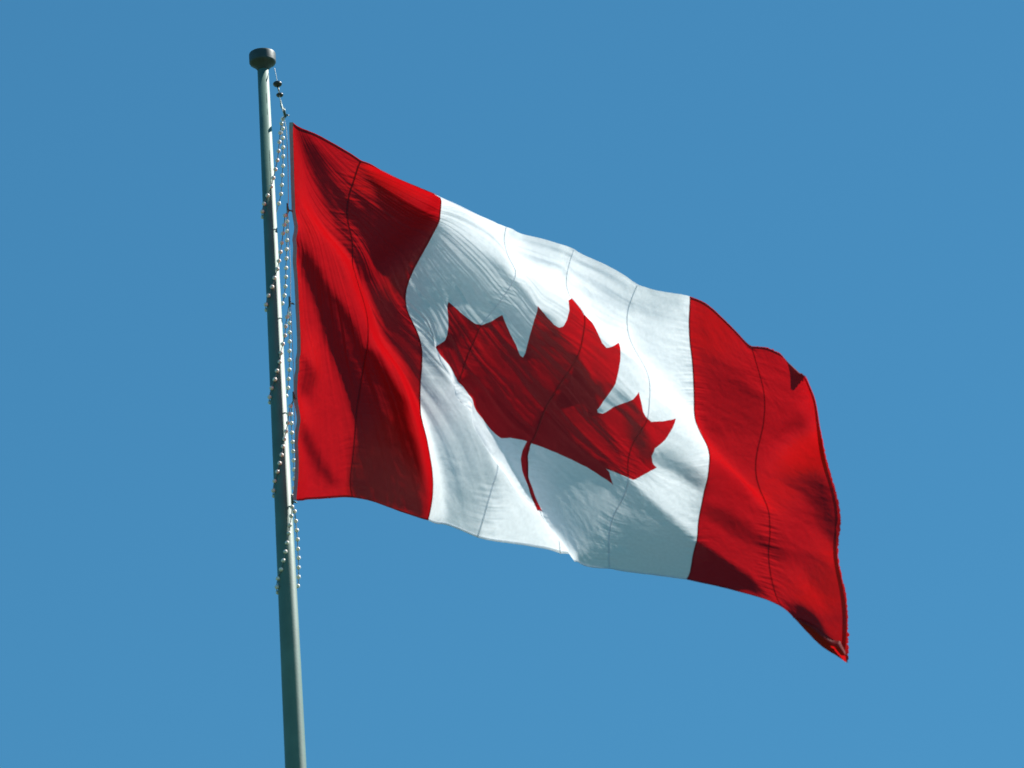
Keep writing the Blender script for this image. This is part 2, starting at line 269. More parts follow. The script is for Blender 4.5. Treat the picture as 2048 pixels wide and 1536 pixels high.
0,0,0,1,0,-1,1,0,-1,-1,0,0,-1,-1,1,0,23,1,0,2,2,1,0,1,-1,-1,0,-2,-1,0,-1,0,-1,-1,-1,0,-1,-1,0,-1,0,0,1,0,0,-1,0,2,0,0,2,1,0,0,
0,-1,-1,-2,-2,-5,-4,-2,0,-2,1,0,0,0,0,0,0,1,2,6,5,5,2,1,-1,0,0,1,0,0,0,0,0,-1,0,0,0,-1,0,0,-1,0,1,22,1,1,1,2,1,0,0,0,0,-2,0,
-1,-1,0,-1,-1,0,-1,0,-1,0,-1,1,0,0,0,0,0,0,0,-1,1,1,0,1,1,1,0,1,0,-1,-1,-2,-3,-6,-5,-1,-1,-1,0,1,0,0,0,0,1,0,4,6,5,3,2,1,0,-1,
0,1,0,-1,0,0,-1,1,-1,0,-1,0,1,0,-1,19,1,1,2,2,0,1,0,0,0,-1,0,-1,0,-1,0,-1,-1,0,0,0,0,0,-1,0,1,0,-1,0,0,0,-1,1,0,1,1,2,1,1,0,
1,1,0,0,-2,-3,-6,-7,-4,-1,0,-1,1,0,0,0,0,1,1,0,4,6,4,3,2,1,0,-1,-1,1,0,0,0,-1,1,0,-1,0,0,-1,0,16,1,2,1,2,2,0,-1,1,0,0,-1,1,-2,
1,-1,0,0,0,-1,0,0,1,0,0,-1,0,0,0,-2,0,0,0,1,1,2,0,2,1,2,0,0,1,0,0,-1,-2,-5,-7,-6,-3,0,-1,0,1,0,0,0,0,1,1,1,5,4,4,2,2,1,1,-1,
0,0,0,0,0,-1,1,-1,-1,1,0,15,1,1,2,0,0,1,1,0,2,0,0,-1,1,-1,1,0,0,0,0,0,0,-1,1,-1,0,-1,-1,-1,0,-1,0,0,1,2,1,2,1,1,1,1,2,0,1,0,
0,-2,-1,-5,-5,-8,-4,-2,0,0,0,1,0,0,0,0,1,0,2,3,5,4,3,2,1,0,0,0,0,-1,1,-1,1,0,-1,1,16,0,0,0,0,0,0,1,1,2,2,0,1,0,1,-1,1,0,0,0,
0,0,0,-2,0,-1,-1,0,0,-1,-1,1,0,0,1,1,2,2,1,1,2,0,2,0,0,0,0,-2,0,-4,-4,-8,-5,-3,-1,0,0,1,0,0,1,0,0,1,0,1,2,4,3,4,3,2,1,0,0,-1,
0,-1,0,0,0,17,-1,-2,-1,-1,1,1,1,2,2,2,2,1,1,-1,1,0,0,0,0,0,-1,-1,0,-1,-1,0,-1,-1,0,0,-1,0,1,1,1,2,1,2,2,1,1,0,1,0,0,-1,0,-1,
-1,-1,-3,-6,-7,-4,-2,0,-1,1,0,0,0,1,-1,0,1,0,1,3,3,3,3,2,2,2,0,0,0,0,0,-1,18,-2,-2,-3,-1,0,3,2,3,1,4,2,1,0,1,0,-1,0,0,-1,-1,0,
0,-1,-1,-1,-1,-1,0,0,0,0,0,0,0,2,1,2,2,1,1,2,1,0,0,0,0,-1,-1,0,-2,0,-1,-3,-5,-6,-5,-1,-1,0,0,0,-1,1,0,0,1,0,0,0,2,2,4,2,2,2,2,
1,0,1,0,19,-4,-2,-2,0,3,2,3,1,2,2,3,0,1,0,-1,0,-1,0,0,-1,-1,-1,0,0,-1,0,0,-1,0,-1,0,0,0,0,0,1,2,1,1,2,1,1,1,1,-1,0,0,0,-1,-1,
-1,0,0,-1,-2,-4,-6,-5,-2,-2,0,0,0,0,0,0,0,1,1,0,0,0,1,2,3,2,2,3,1,2,12,3,2,2,2,3,3,-1,0,0,0,1,2,0,0,-1,0,0,-2,0,0,0,-1,-1,0,
0,-1,0,1,-1,1,0,-1,0,-1,0,0,-1,2,1,0,0,0,1,0,2,1,1,0,0,1,1,-1,0,-1,0,-1,-2,-3,-7,-5,-4,-1,-1,1,-1,0,0,0,0,0,0,0,1,0,2,1,2,2,0,
0,13,3,2,2,3,3,2,1,0,0,0,0,1,-1,0,0,-1,-1,0,-1,0,-1,0,0,-1,0,1,0,-1,1,0,-1,0,-1,0,-1,-1,0,0,1,0,1,0,0,2,1,1,1,1,1,1,-1,1,0,0,
-1,-1,0,-2,-1,-3,-6,-6,-4,-2,0,1,-1,0,0,0,1,0,0,0,0,1,0,0,1,-1,16,1,1,2,2,4,3,1,0,0,-1,0,-1,1,-1,0,-1,0,0,-1,-1,0,0,0,0,0,-1,0,
1,0,-1,1,0,-1,-2,-1,-1,0,0,0,1,0,1,1,1,2,2,1,1,0,0,1,0,0,0,0,-1,-1,-1,0,-2,-1,-4,-5,-5,-4,-2,1,-1,0,0,0,0,0,1,0,0,1,-1,0,-1,19,
0,0,2,1,2,3,3,0,0,0,-1,0,0,0,-1,0,-1,-1,0,0,0,-1,0,0,0,0,0,0,-1,1,-1,-1,0,-1,-2,-1,-1,-1,-1,2,2,1,1,2,2,2,1,1,1,0,0,0,0,-1,0,
0,-1,0,-1,0,-1,0,-3,-5,-5,-5,-3,0,-1,1,-1,0,0,0,0,1,0,0,0,-1,21,-1,1,1,1,1,2,4,1,0,-1,0,-1,-1,-1,1,-1,0,-1,0,0,0,0,0,-1,1,-1,0,
-1,1,-1,0,0,-2,-1,-2,-2,-2,-2,-2,-1,3,5,1,5,3,2,1,0,0,0,0,0,0,1,-1,0,0,-1,-1,0,0,-1,0,-1,-4,-5,-6,-4,-1,-1,0,0,1,0,0,0,0,0,-1,0,
22,0,0,0,0,1,2,3,3,-1,0,-1,0,-1,0,-1,0,0,0,0,-1,0,0,-1,1,-1,0,0,-1,-1,0,0,-1,-1,-1,-2,-4,-3,-2,0,-3,-1,5,8,6,4,1,0,0,0,1,0,1,0,
-1,0,0,-1,0,0,-1,-1,0,0,-1,0,-2,-5,-6,-4,-3,0,0,-1,0,1,0,-1,1,0,-1,23,0,-1,0,1,1,1,3,2,1,-1,-1,-1,0,0,-1,0,-1,1,-1,0,0,0,0,0,-1,
0,-1,-1,0,-1,0,-1,0,-2,-3,-2,-4,-3,0,1,-2,-3,4,7,7,5,2,0,0,0,2,0,0,1,0,-1,0,0,-1,-1,0,-1,-1,1,-1,-1,0,-4,-5,-5,-4,-1,0,0,0,-1,1,
0,0,-1,23,0,0,0,0,0,2,1,3,1,0,-1,-1,0,-1,0,0,0,-1,0,0,0,0,0,-1,0,-1,-1,0,-2,0,-1,0,-1,-1,-1,-3,-4,-3,-2,0,-1,-1,0,-2,3,8,8,4,2,
2,2,1,0,0,-1,1,-1,-1,-1,0,-1,0,-1,0,0,0,-1,0,-3,-4,-5,-4,-2,-1,0,0,0,0,0,-1,23,0,0,0,0,1,0,2,2,1,0,0,-1,-1,0,0,-1,0,0,0,0,-1,0,
0,0,-1,0,-2,-1,-1,-1,0,0,0,-1,-1,-2,-2,-6,-7,-5,0,1,-1,-1,-1,0,5,11,11,6,2,1,1,0,1,-1,-1,0,-1,-1,0,-1,0,-1,0,0,0,0,0,-1,-3,-5,-4,
-3,-3,0,0,-1,0,0,23,0,1,-1,0,0,1,0,2,2,1,-2,0,0,0,-1,0,0,-1,0,0,0,0,0,-1,0,-1,-1,-2,-2,0,0,1,-1,0,-1,0,-2,-3,-7,-8,-3,0,-1,-2,
-3,0,2,4,13,10,6,2,2,2,0,0,1,-2,0,0,-1,-1,0,-1,0,0,0,0,0,-1,0,-1,-4,-4,-4,-3,-1,0,-1,0,23,0,0,0,0,0,0,0,0,3,0,0,-1,0,0,0,0,-1,
1,0,0,-1,0,0,0,0,-1,-1,-3,-2,-1,2,1,1,-1,0,-2,-1,-2,-3,-5,-7,-4,-2,-2,0,0,1,2,1,8,8,7,4,1,3,1,1,0,0,-1,-1,0,-1,0,0,0,0,0,0,0,0,
-1,0,-3,-3,-4,-4,-3,0,0,22,0,1,0,0,-1,-1,-1,0,1,2,2,0,-1,0,1,-1,1,-1,0,0,0,0,-1,0,0,-1,-1,-1,-3,0,3,0,0,0,-1,-1,-1,-1,-1,-1,-5,
-10,-4,0,1,0,0,0,0,1,5,6,5,4,3,3,2,2,0,-1,0,-1,1,-1,0,-1,0,0,0,1,-1,1,-1,0,-1,-3,-3,-3,-3,-1,23,0,-1,0,0,-1,-2,-1,-1,0,3,2,1,1,
0,-1,1,-1,0,0,0,1,-1,0,0,-1,0,1,0,2,1,-4,-1,-1,0,-1,0,-1,0,0,1,-2,-3,-9,-4,0,1,-1,-3,-2,-2,2,4,5,6,4,4,2,3,2,0,0,0,-2,1,-1,0,0,
0,0,0,1,-1,0,0,0,1,-3,-2,-2,-1,23,-1,-1,0,0,-3,-3,-2,-2,1,4,4,2,0,1,0,-1,1,0,0,0,0,0,0,0,0,0,0,2,2,-1,-3,-1,-1,-1,0,0,-1,0,0,1,
-1,-2,-1,-7,-2,2,-4,-5,-4,-2,-1,2,5,4,5,4,5,3,2,2,0,0,0,-1,0,0,0,0,0,0,0,0,1,0,0,-1,2,-1,-1,0,23,1,-1,-1,-4,-3,-2,-5,0,1,2,4,5,
2,-1,1,0,0,0,0,0,0,1,0,0,0,1,0,1,1,-1,0,-3,-1,-1,0,0,0,0,-1,0,1,-1,-2,-2,-6,-5,-4,-2,-3,-1,-2,0,3,6,5,4,3,3,3,3,2,1,-1,0,0,0,
0,0,0,0,-1,1,0,1,0,1,-1,2,0,1,23,-1,0,-3,-3,-3,-5,-1,-1,0,2,5,5,2,1,0,1,-1,1,0,1,0,0,0,0,0,0,2,1,0,0,-2,-1,-1,-1,-1,0,1,-1,1,
-1,-1,0,-3,-4,-6,-8,-2,0,-2,-2,-1,2,2,4,4,3,3,3,3,4,2,2,1,0,-1,0,0,0,0,0,1,1,0,0,0,1,1,0,2,1,23,-2,-2,-2,-4,-4,-2,0,-1,0,1,2,4,
5,2,0,0,1,1,0,0,1,0,0,0,1,1,-1,1,0,-1,0,-1,-2,0,0,-1,0,1,0,-1,-1,-2,-2,-5,-5,-4,-5,-2,0,0,1,0,1,1,2,4,3,2,3,1,4,3,3,0,1,0,0,
0,1,0,1,-1,1,0,2,0,1,0,0,1,25,-3,-4,-5,-4,-2,-1,0,0,0,0,0,4,5,2,2,1,1,0,1,0,0,1,0,1,0,0,1,0,0,0,-2,0,-1,0,-1,-1,0,0,1,-1,0,
-2,-3,-3,-5,-4,-3,-5,-1,0,1,1,0,0,1,2,2,3,0,3,2,4,5,4,0,1,0,1,-1,1,0,1,0,1,0,1,0,2,0,1,27,-6,-7,-5,-3,0,1,0,0,-1,0,1,0,4,5,2,
2,0,1,1,1,0,0,1,-1,1,0,1,-1,0,-1,0,-1,1,-1,-1,1,-1,0,0,0,-1,-1,-2,-2,-1,-4,-1,-5,-6,-2,2,-1,-1,0,0,1,2,0,1,0,3,4,5,5,5,0,2,0,1,
0,0,1,0,1,0,1,1,-1,2,0,29,-10,-7,-5,-1,0,1,0,0,1,0,0,1,2,3,4,1,2,1,0,0,0,0,1,1,0,0,0,1,-1,-1,-1,1,0,0,0,-1,1,-1,0,0,0,0,-1,
-2,-1,-1,-2,2,-2,-5,-6,-1,-3,-4,-2,-1,1,2,-1,2,4,5,4,5,4,4,1,0,0,1,1,0,1,0,1,0,0,1,0,0,24,-9,-6,-2,-1,0,1,3,4,3,2,1,0,0,0,0,1,
0,0,0,0,1,0,1,0,0,0,0,0,1,0,-2,2,1,0,1,0,-1,1,0,0,-1,0,0,0,-2,-2,-1,0,0,-1,-1,-9,-9,-5,-3,-2,-2,-1,3,8,7,5,4,2,4,3,1,2,1,0,0,
1,0,1,0,0,0,1,0,1,18,-4,-3,-4,0,1,2,4,4,3,2,2,-1,-2,-2,0,1,0,-1,1,0,0,2,-1,1,0,0,0,1,1,0,2,-1,0,0,0,1,0,0,0,-1,1,-1,-1,1,0,
-1,0,-2,-2,-1,0,-6,-10,-8,-4,-2,0,0,7,8,5,3,2,2,1,2,2,1,1,1,1,0,1,0,1,0,1,0,0,1,14,1,-2,-1,-2,0,3,3,4,3,2,0,0,-3,-1,-1,0,1,0,
0,0,1,0,2,0,0,0,-1,2,1,1,0,0,-1,1,0,-1,1,0,-1,1,-1,0,1,0,0,0,-1,-1,-3,-10,-10,-6,0,-1,-1,2,4,11,7,-2,-2,-1,1,2,1,1,2,2,2,1,0,1,
0,0,0,1,1,0,1,-1,16,1,1,-1,-1,0,1,2,1,2,2,0,0,-2,-2,0,0,0,1,0,1,1,0,0,1,0,0,1,0,1,0,1,-1,1,-1,0,1,0,-1,0,0,0,0,1,0,0,-1,-1,
-3,-5,-7,-13,-3,-1,1,2,2,5,4,7,-1,-1,-1,1,2,-1,2,3,3,1,1,1,0,1,1,1,0,-1,1,-1,1,19,2,1,1,-1,-2,0,0,0,2,0,1,-1,-1,-1,-2,1,0,1,1,
1,0,1,0,0,1,1,1,0,0,1,0,0,-1,0,1,-1,0,1,0,-1,0,0,0,0,0,-1,-2,-3,-4,-3,-5,-5,-4,-4,2,2,0,1,0,1,2,2,1,1,2,4,3,2,3,1,2,1,0,0,0,
0,1,-1,1,-1,24,1,2,0,-1,-2,-2,-1,0,0,1,-1,0,-1,-1,0,-2,1,1,2,1,1,0,1,0,0,1,0,0,0,1,1,0,0,0,-1,1,-1,0,0,0,0,0,0,0,-1,-1,-2,-2,
-3,-1,0,-1,-2,-9,-8,0,-1,-3,-4,4,2,3,3,2,5,3,2,3,3,3,1,1,1,1,0,0,0,0,-1,1,26,1,0,1,0,-1,-4,-2,0,-1,0,1,0,-1,0,-1,-1,0,2,2,1,1,
0,-1,1,1,0,1,0,1,0,0,0,-1,0,0,0,0,0,0,0,-1,0,0,0,-1,-1,-2,-1,1,-1,0,0,-2,1,-12,-11,-2,-2,-2,0,1,0,1,3,6,4,4,3,3,4,3,1,1,0,0,0,
-1,0,1,0,27,1,1,0,0,-2,-2,-3,-1,0,0,1,-1,0,-1,-1,-2,1,4,1,1,0,0,1,-1,1,1,0,0,0,0,1,-1,1,0,0,-1,1,-1,0,0,0,0,-1,0,-1,-1,0,0,-1,
1,-1,-1,0,-1,0,-12,-12,-2,-1,-2,0,1,1,2,1,2,4,5,6,3,4,2,1,0,0,0,1,0,-1,0,27,1,0,1,0,-1,-2,-3,-2,-1,1,0,1,0,1,1,1,1,-1,0,-1,0,1,
-1,1,0,0,1,0,0,1,0,0,0,0,0,0,-1,0,0,0,0,-1,0,-1,0,0,-1,0,0,1,0,-2,-1,0,-1,-1,-12,-11,-1,0,-1,1,2,0,-2,-2,6,8,4,5,2,3,1,1,0,0,
-1,0,1,-1,28,0,1,0,-1,0,-2,-2,-1,-1,0,1,1,1,0,1,2,1,-2,-2,1,-1,-1,1,1,-1,1,0,1,-1,0,0,1,0,0,-1,0,0,0,0,-1,0,0,0,0,-1,0,1,-1,1,
-1,1,0,-2,-1,0,-2,0,-12,-12,1,0,0,1,3,1,-3,5,3,5,3,3,2,2,0,0,0,1,0,-1,1,28,1,-1,0,1,-1,-1,-2,-2,0,0,0,1,1,1,1,1,-1,0,-1,-1,0,0,
0,0,1,0,0,0,1,0,0,0,0,0,0,0,-1,0,-1,1,0,0,-1,0,0,0,-1,1,0,0,0,1,0,-3,-2,0,-1,0,-11,-11,0,1,1,3,7,3,-5,-1,2,3,3,3,2,1,1,0,0,0,
1,-1,30,-2,1,-1,-1,0,-1,0,-1,-1,-1,0,1,1,1,0,0,0,-1,1,-1,0,1,0,0,0,0,0,0,0,0,0,0,-1,0,0,0,1,0,0,-1,0,0,0,0,0,0,1,-1,0,1,0,0,
0,0,-1,-2,-1,-1,-1,-9,-9,-2,0,0,2,4,-1,0,0,4,4,3,3,2,0,1,0,0,0,0,28,0,-1,0,0,0,-1,-1,-1,0,-1,0,0,2,0,0,0,0,-1,-1,2,1,-1,1,-1,1,
0,1,-1,0,0,0,-1,1,-1,0,1,0,0,0,0,0,-1,1,-1,1,-1,0,1,0,0,0,0,1,0,0,-2,-2,0,0,-3,-9,-8,-4,-3,-3,4,3,0,2,2,5,4,3,3,2,0,1,0,0,1,
24,1,0,1,0,-1,-1,-1,-1,-1,0,-1,1,2,2,0,-1,-1,0,-1,1,2,1,-1,1,0,0,0,1,-1,0,0,0,-1,0,1,-1,0,0,0,1,-1,1,-1,0,0,1,0,0,0,1,0,0,0,1,
0,1,-1,-3,-1,-1,-3,-9,-9,-5,-2,0,1,2,0,2,4,6,4,3,2,2,0,2,0,0,20,0,2,0,0,0,0,-1,-1,-2,-1,1,1,2,1,1,0,-1,0,2,0,0,2,0,0,0,1,-1,0,
1,-1,0,0,0,0,-1,0,1,0,0,-1,0,0,0,1,0,0,0,1,0,0,1,0,0,0,0,1,1,-1,-2,-2,-2,-3,-8,-8,-6,-1,0,0,1,0,1,6,6,4,3,3,1,0,1,1,16,1,-1,
0,1,0,0,-1,-1,-1,-1,0,1,3,4,0,1,0,0,1,0,1,1,1,1,0,-1,1,-1,0,0,0,0,0,0,0,0,-1,0,0,0,1,0,0,0,0,0,1,-1,1,0,0,1,0,0,1,2,-1,0,-2,
-1,-1,-2,-2,-6,-7,-7,-3,-1,0,0,0,0,6,6,6,4,2,1,1,0,13,-1,0,0,0,0,0,0,-1,-1,-1,0,2,2,4,3,1,1,1,0,1,0,0,2,0,0,1,0,0,-1,1,-1,0,0,
0,0,0,0,0,0,0,-1,0,1,-1,0,1,0,1,1,0,1,-1,0,0,1,1,1,-2,-1,-1,-1,-1,-1,-1,-3,-6,-8,-5,-2,-1,-1,0,3,7,8,4,3,1,1,1,10,-1,-1,0,-1,1,
1,1,-1,-1,0,0,0,2,3,4,2,2,1,1,0,0,1,1,2,0,0,-1,1,0,-1,0,0,0,0,0,-1,0,0,0,0,1,0,-1,1,0,0,1,0,0,1,0,1,-1,0,-1,0,-1,-1,1,0,1,0,
0,-1,-1,-2,-3,-7,-7,-3,-2,-2,2,6,4,5,4,3,1,2,8,-1,0,-1,1,0,1,0,-1,0,0,0,0,0,3,5,3,2,2,1,1,0,1,0,0,2,-1,1,-1,0,1,0,0,-1,0,0,0,
0,0,-1,1,-1,0,1,0,1,0,-1,1,0,1,0,0,0,-2,-3,-5,-1,3,3,2,2,0,0,0,0,0,-2,-1,-4,-5,-4,-4,-4,0,4,4,6,4,3,2,8,0,-1,0,0,0,0,0,1,-1,1,
0,0,1,1,4,5,3,1,1,0,1,-1,1,0,1,1,-1,1,0,-1,0,0,1,-1,-1,1,-1,0,1,-1,1,0,0,0,0,1,0,1,0,0,0,0,0,-2,-4,-4,0,3,3,3,0,1,0,1,0,-1,
0,-1,-1,-2,-1,-10,-7,-5,4,7,2,3,4,5,12,-3,-1,0,-1,0,0,1,0,2,0,1,1,2,3,3,3,2,0,0,0,-1,0,-1,1,0,2,0,0,0,0,0,0,-1,1,0,-1,1,-1,0,
1,0,1,0,1,0,0,1,-1,1,0,0,1,-1,0,-4,-4,0,4,4,1,0,0,0,0,-1,0,-1,-1,-1,-3,-6,-5,-8,-1,-2,1,4,7,5,3,14,-1,-1,-2,-1,-1,0,0,2,2,1,1,
2,2,1,2,3,1,1,-1,-1,0,0,0,-1,0,1,2,0,0,0,0,0,0,-1,1,0,-1,1,0,0,0,0,1,0,0,0,1,1,0,0,1,-1,0,-1,0,-6,-2,7,2,1,1,0,0,-2,0,-1,-1,
-1,-2,-3,-5,0,-6,-8,-5,-2,7,8,6,5,17,0,-2,-1,-1,-1,-1,0,1,0,2,1,1,1,1,2,2,2,1,-1,0,0,-1,0,0,0,0,1,1,1,0,-1,0,1,0,-1,0,0,-1,1,0,
1,0,0,1,1,0,0,0,0,0,1,0,0,0,0,2,1,-1,-1,0,0,0,-1,1,-1,-1,-1,-2,-2,-2,-2,-1,0,-8,-8,-1,3,3,7,6,20,0,0,0,-1,-1,-2,-2,-1,1,0,1,1,
0,1,1,2,3,0,2,-1,0,0,0,0,0,-1,0,2,0,0,0,0,-1,0,0,0,0,1,0,0,0,1,1,0,0,1,0,0,1,0,-1,1,0,0,1,4,2,-5,-1,0,-1,0,1,-2,0,-1,-1,-1,
-1,-2,-1,0,-1,0,-3,-7,-4,2,5,6,22,0,1,-1,0,-1,0,-3,-3,-2,0,0,0,1,1,1,2,2,3,1,0,0,0,-1,0,0,1,0,-1,1,0,1,-1,1,0,-1,0,0,0,0,1,1,
0,0,0,1,0,0,1,0,1,0,0,1,0,2,3,-1,-2,-2,-1,1,0,-2,1,-2,0,-1,-1,-2,0,-1,0,1,-1,-3,-5,-6,-3,2,4,24,0,0,0,0,0,-2,-1,-3,-4,-2,0,0,1,
1,1,1,2,4,1,1,0,0,0,0,0,0,0,0,-1,1,-1,1,-1,0,1,-1,1,0,1,0,0,1,0,1,0,0,1,0,0,0,1,0,0,1,2,1,1,-2,-1,-1,-1,0,0,-1,0,-1,-1,-1,-1,
-1,0,-1,0,0,-2,-3,-6,-6,-6,-2,24,0,0,1,-1,0,0,-2,-3,-4,-3,-2,1,0,0,2,2,3,2,2,2,0,0,1,0,0,-1,0,0,0,-1,0,0,0,0,-1,1,0,2,0,0,1,0,
0,0,0,1,0,1,0,1,0,0,1,1,1,2,0,-2,-1,-1,0,-1,-1,-1,0,-1,-1,-1,0,-1,0,0,-1,-1,-1,-1,-3,-8,-6,-6,24,0,0,0,0,0,0,-1,-2,-3,-5,-2,-1,0,
1,1,2,2,3,3,2,1,0,-1,1,-1,1,0,-1,0,0,0,-2,0,0,1,0,1,0,1,1,-1,0,1,0,1,0,0,0,1,0,1,1,1,1,1,0,0,0,-2,-1,-1,-1,1,-1,-1,-1,0,-1,
-1,-1,-1,0,-1,0,0,-1,-1,-3,-7,-9,24,0,0,0,0,0,-1,0,-2,-2,-4,-3,-2,0,1,0,2,3,2,3,2,1,1,0,-1,1,-1,0,1,-1,0,0,0,-1,-1,1,2,0,0,0,0,
1,0,0,0,0,0,1,1,0,1,1,0,1,1,0,1,0,-1,0,-1,-2,0,-2,0,-1,-1,-1,0,-1,0,-1,-1,1,-1,-1,1,-2,-1,-5,-8,23,0,0,0,0,0,0,0,-1,-2,-2,-4,-3,
-1,0,1,1,2,3,4,1,1,1,0,1,-1,0,0,-1,1,0,0,0,1,1,-1,0,1,0,0,0,-1,1,-1,1,0,1,0,0,1,1,0,2,0,1,1,0,0,-1,-1,-1,0,-2,0,-1,-1,0,-1,
-1,-1,-1,0,0,-1,-1,1,-2,0,-3,-5,-4,22,1,0,-1,1,0,0,-1,0,-1,-2,-3,-3,-1,-1,0,1,1,3,2,4,1,0,1,-1,0,1,0,0,0,0,0,1,0,0,2,0,-1,0,0,
0,0,-1,1,0,0,0,1,0,1,0,2,1,1,0,0,1,-1,1,-1,-1,-2,0,-2,-1,-1,-1,0,-1,0,-1,0,-1,-1,1,-2,0,-2,-2,-2,-1,22,-1,0,1,0,-1,0,1,0,-1,-1,
-2,-3,-3,0,0,0,1,2,2,2,2,1,0,0,1,0,0,1,0,0,1,0,0,1,0,0,0,0,0,-1,1,0,0,-1,0,1,0,1,0,2,0,1,2,1,0,-1,0,0,-1,-1,-1,-1,-1,-1,-1,
-1,-1,-1,-1,1,-1,-1,1,-1,-1,-1,-2,-2,0,-1,19,1,1,0,0,0,0,0,1,0,-1,-2,-2,-2,-2,-1,1,0,1,2,2,2,1,0,1,-1,0,1,0,1,1,0,1,1,0,-1,0,0,
0,0,1,-1,0,0,0,1,-1,1,0,1,0,2,2,1,0,-1,0,1,0,0,-1,-2,-2,-1,-1,-1,-1,-1,0,0,-1,-1,1,-1,-1,0,-2,-1,0,-1,-1,19,1,0,0,0,0,1,0,0,0,
0,0,-2,-2,-2,-1,-1,1,-1,0,2,2,2,1,0,1,0,0,1,1,1,1,0,0,0,0,-1,1,0,0,0,0,0,0,0,0,0,0,1,0,1,1,1,3,-1,-1,0,1,0,1,-2,-2,-2,-1,-2,
0,-1,-1,0,0,-1,1,-1,-1,0,-1,0,0,-1,0,0,19,-1,0,1,0,1,-1,1,0,1,0,0,-1,-2,-1,-2,-1,-2,0,1,1,1,1,2,1,0,0,1,1,1,2,0,1,0,-1,0,0,-1,
0,0,1,0,1,-1,1,-1,1,0,0,1,0,0,0,-2,1,2,2,0,2,1,-3,-2,-2,-2,-1,-1,0,0,-1,0,0,0,-1,1,-1,0,0,-1,1,0,1,18,0,0,-1,1,0,1,0,1,0,1,0,
0,-1,-3,-1,-2,-1,-1,-1,0,2,2,1,1,1,1,0,1,3,0,2,0,-1,0,0,0,0,0,-1,0,1,-1,1,0,1,-1,0,1,0,0,0,-2,-1,2,2,0,1,1,0,-2,-2,-1,-1,-1,-1,
0,0,0,0,0,-1,1,-1,0,0,0,1,0,1,1,16,1,0,0,0,1,0,0,1,1,1,0,0,-1,-1,-2,-3,-1,-2,-1,0,1,2,2,1,1,1,1,2,0,2,1,0,0,0,-1,0,0,-1,1,-1,
0,1,1,0,0,0,0,0,0,0,-1,1,-1,1,1,1,-1,-3,-3,1,1,-1,0,0,0,-1,0,1,0,0,1,-1,0,0,0,0,1,1,1,1,15,0,0,1,0,0,1,1,0,1,0,1,0,-1,-1,-2,
-2,-3,-1,0,-1,1,1,2,1,2,1,2,0,2,1,2,0,0,0,0,0,-1,0,-1,0,1,-1,0,1,0,1,0,-1,1,0,0,-1,1,-1,1,0,-1,-2,-3,1,0,0,-1,0,1,0,1,0,0,1,
-1,1,0,0,0,0,1,1,2,1,14,1,0,1,0,0,0,1,0,0,1,0,0,0,-2,-1,-2,-2,-1,-2,1,0,1,2,2,2,2,0,1,0,2,1,0,1,0,0,0,0,0,0,0,-2,1,0,0,0,1,
0,1,-1,0,0,0,0,1,-1,0,-2,-1,-1,0,0,0,0,0,0,1,0,1,0,0,1,-1,0,1,0,0,0,1,1,3,13,1,1,0,1,0,0,0,0,1,0,-1,0,-1,-1,-2,-1,-1,-2,-1,0,
1,2,2,3,1,2,1,0,0,-1,0,2,2,1,1,0,0,-1,0,-1,0,0,0,-1,1,0,1,0,0,0,0,0,1,-1,0,-1,0,-2,0,0,0,-1,1,1,0,1,1,-1,1,0,0,0,0,-1,1,0,0,
0,1,1,14,0,1,0,0,1,1,-1,1,-2,-1,0,-2,-1,-1,-2,-1,0,-1,1,1,1,2,2,2,3,1,1,0,0,-1,-1,1,1,2,1,1,0,0,-1,0,0,-1,-1,1,0,0,0,1,0,0,0,
1,-1,0,0,-1,-1,0,0,0,1,2,0,1,0,0,0,1,-1,0,0,0,0,0,-2,0,0,-1,-1,-1,13,1,1,1,0,1,0,0,-2,0,-2,-2,-1,-2,-1,0,-1,-1,1,1,0,2,1,3,3,
2,1,1,0,-1,0,0,1,1,1,1,0,1,0,0,-1,-1,-1,1,0,0,0,1,-1,1,1,0,-1,0,0,-1,-1,1,0,0,1,1,1,1,0,1,0,0,-1,1,-1,0,0,0,-1,0,-1,-1,-1,-2,
-3,14,1,0,0,1,0,0,0,0,-1,-2,-1,-2,-2,-2,0,0,0,0,0,1,1,3,1,3,2,2,1,1,0,-1,0,0,0,0,1,1,1,0,0,0,-1,0,-1,0,1,1,0,0,0,0,0,0,0,-1,
0,1,-1,0,1,0,1,1,1,1,0,0,-1,1,-1,1,-1,0,-1,0,0,0,-2,-1,-2,-2,15,0,0,1,0,0,0,0,-1,-1,0,-3,-2,-1,-1,-2,0,0,1,0,1,1,1,3,2,2,2,1,
1,0,1,0,-1,1,0,0,1,0,1,-1,-1,0,0,0,0,0,1,1,0,1,-1,0,0,0,0,0,-1,1,0,0,1,1,1,1,0,0,0,0,0,0,-1,0,0,0,0,-1,-1,-1,-1,-1,-2,16,-1,
1,0,0,0,0,0,0,-1,-1,-1,-1,-2,-2,-1,-1,-1,0,1,1,1,1,1,2,3,2,2,1,1,0,0,1,-1,0,0,-1,0,0,1,-1,-1,0,1,1,1,1,-1,2,-1,0,-1,0,0,1,0,0,
0,1,0,0,1,1,0,0,1,0,0,-1,0,0,0,0,-1,0,0,-1,-1,-1,-1,0,16,0,0,0,1,-1,0,-1,0,0,-1,0,-2,-1,-2,-2,-1,0,-1,1,0,1,1,2,1,2,2,3,1,1,1,
0,0,0,1,0,0,-2,-1,-1,-1,1,0,2,1,1,0,2,-1,0,0,0,0,-1,1,0,0,0,0,1,1,0,0,1,1,-1,0,1,0,-1,0,0,-1,1,-1,-1,0,0,-1,-1,-2,16,1,0,0,-1,
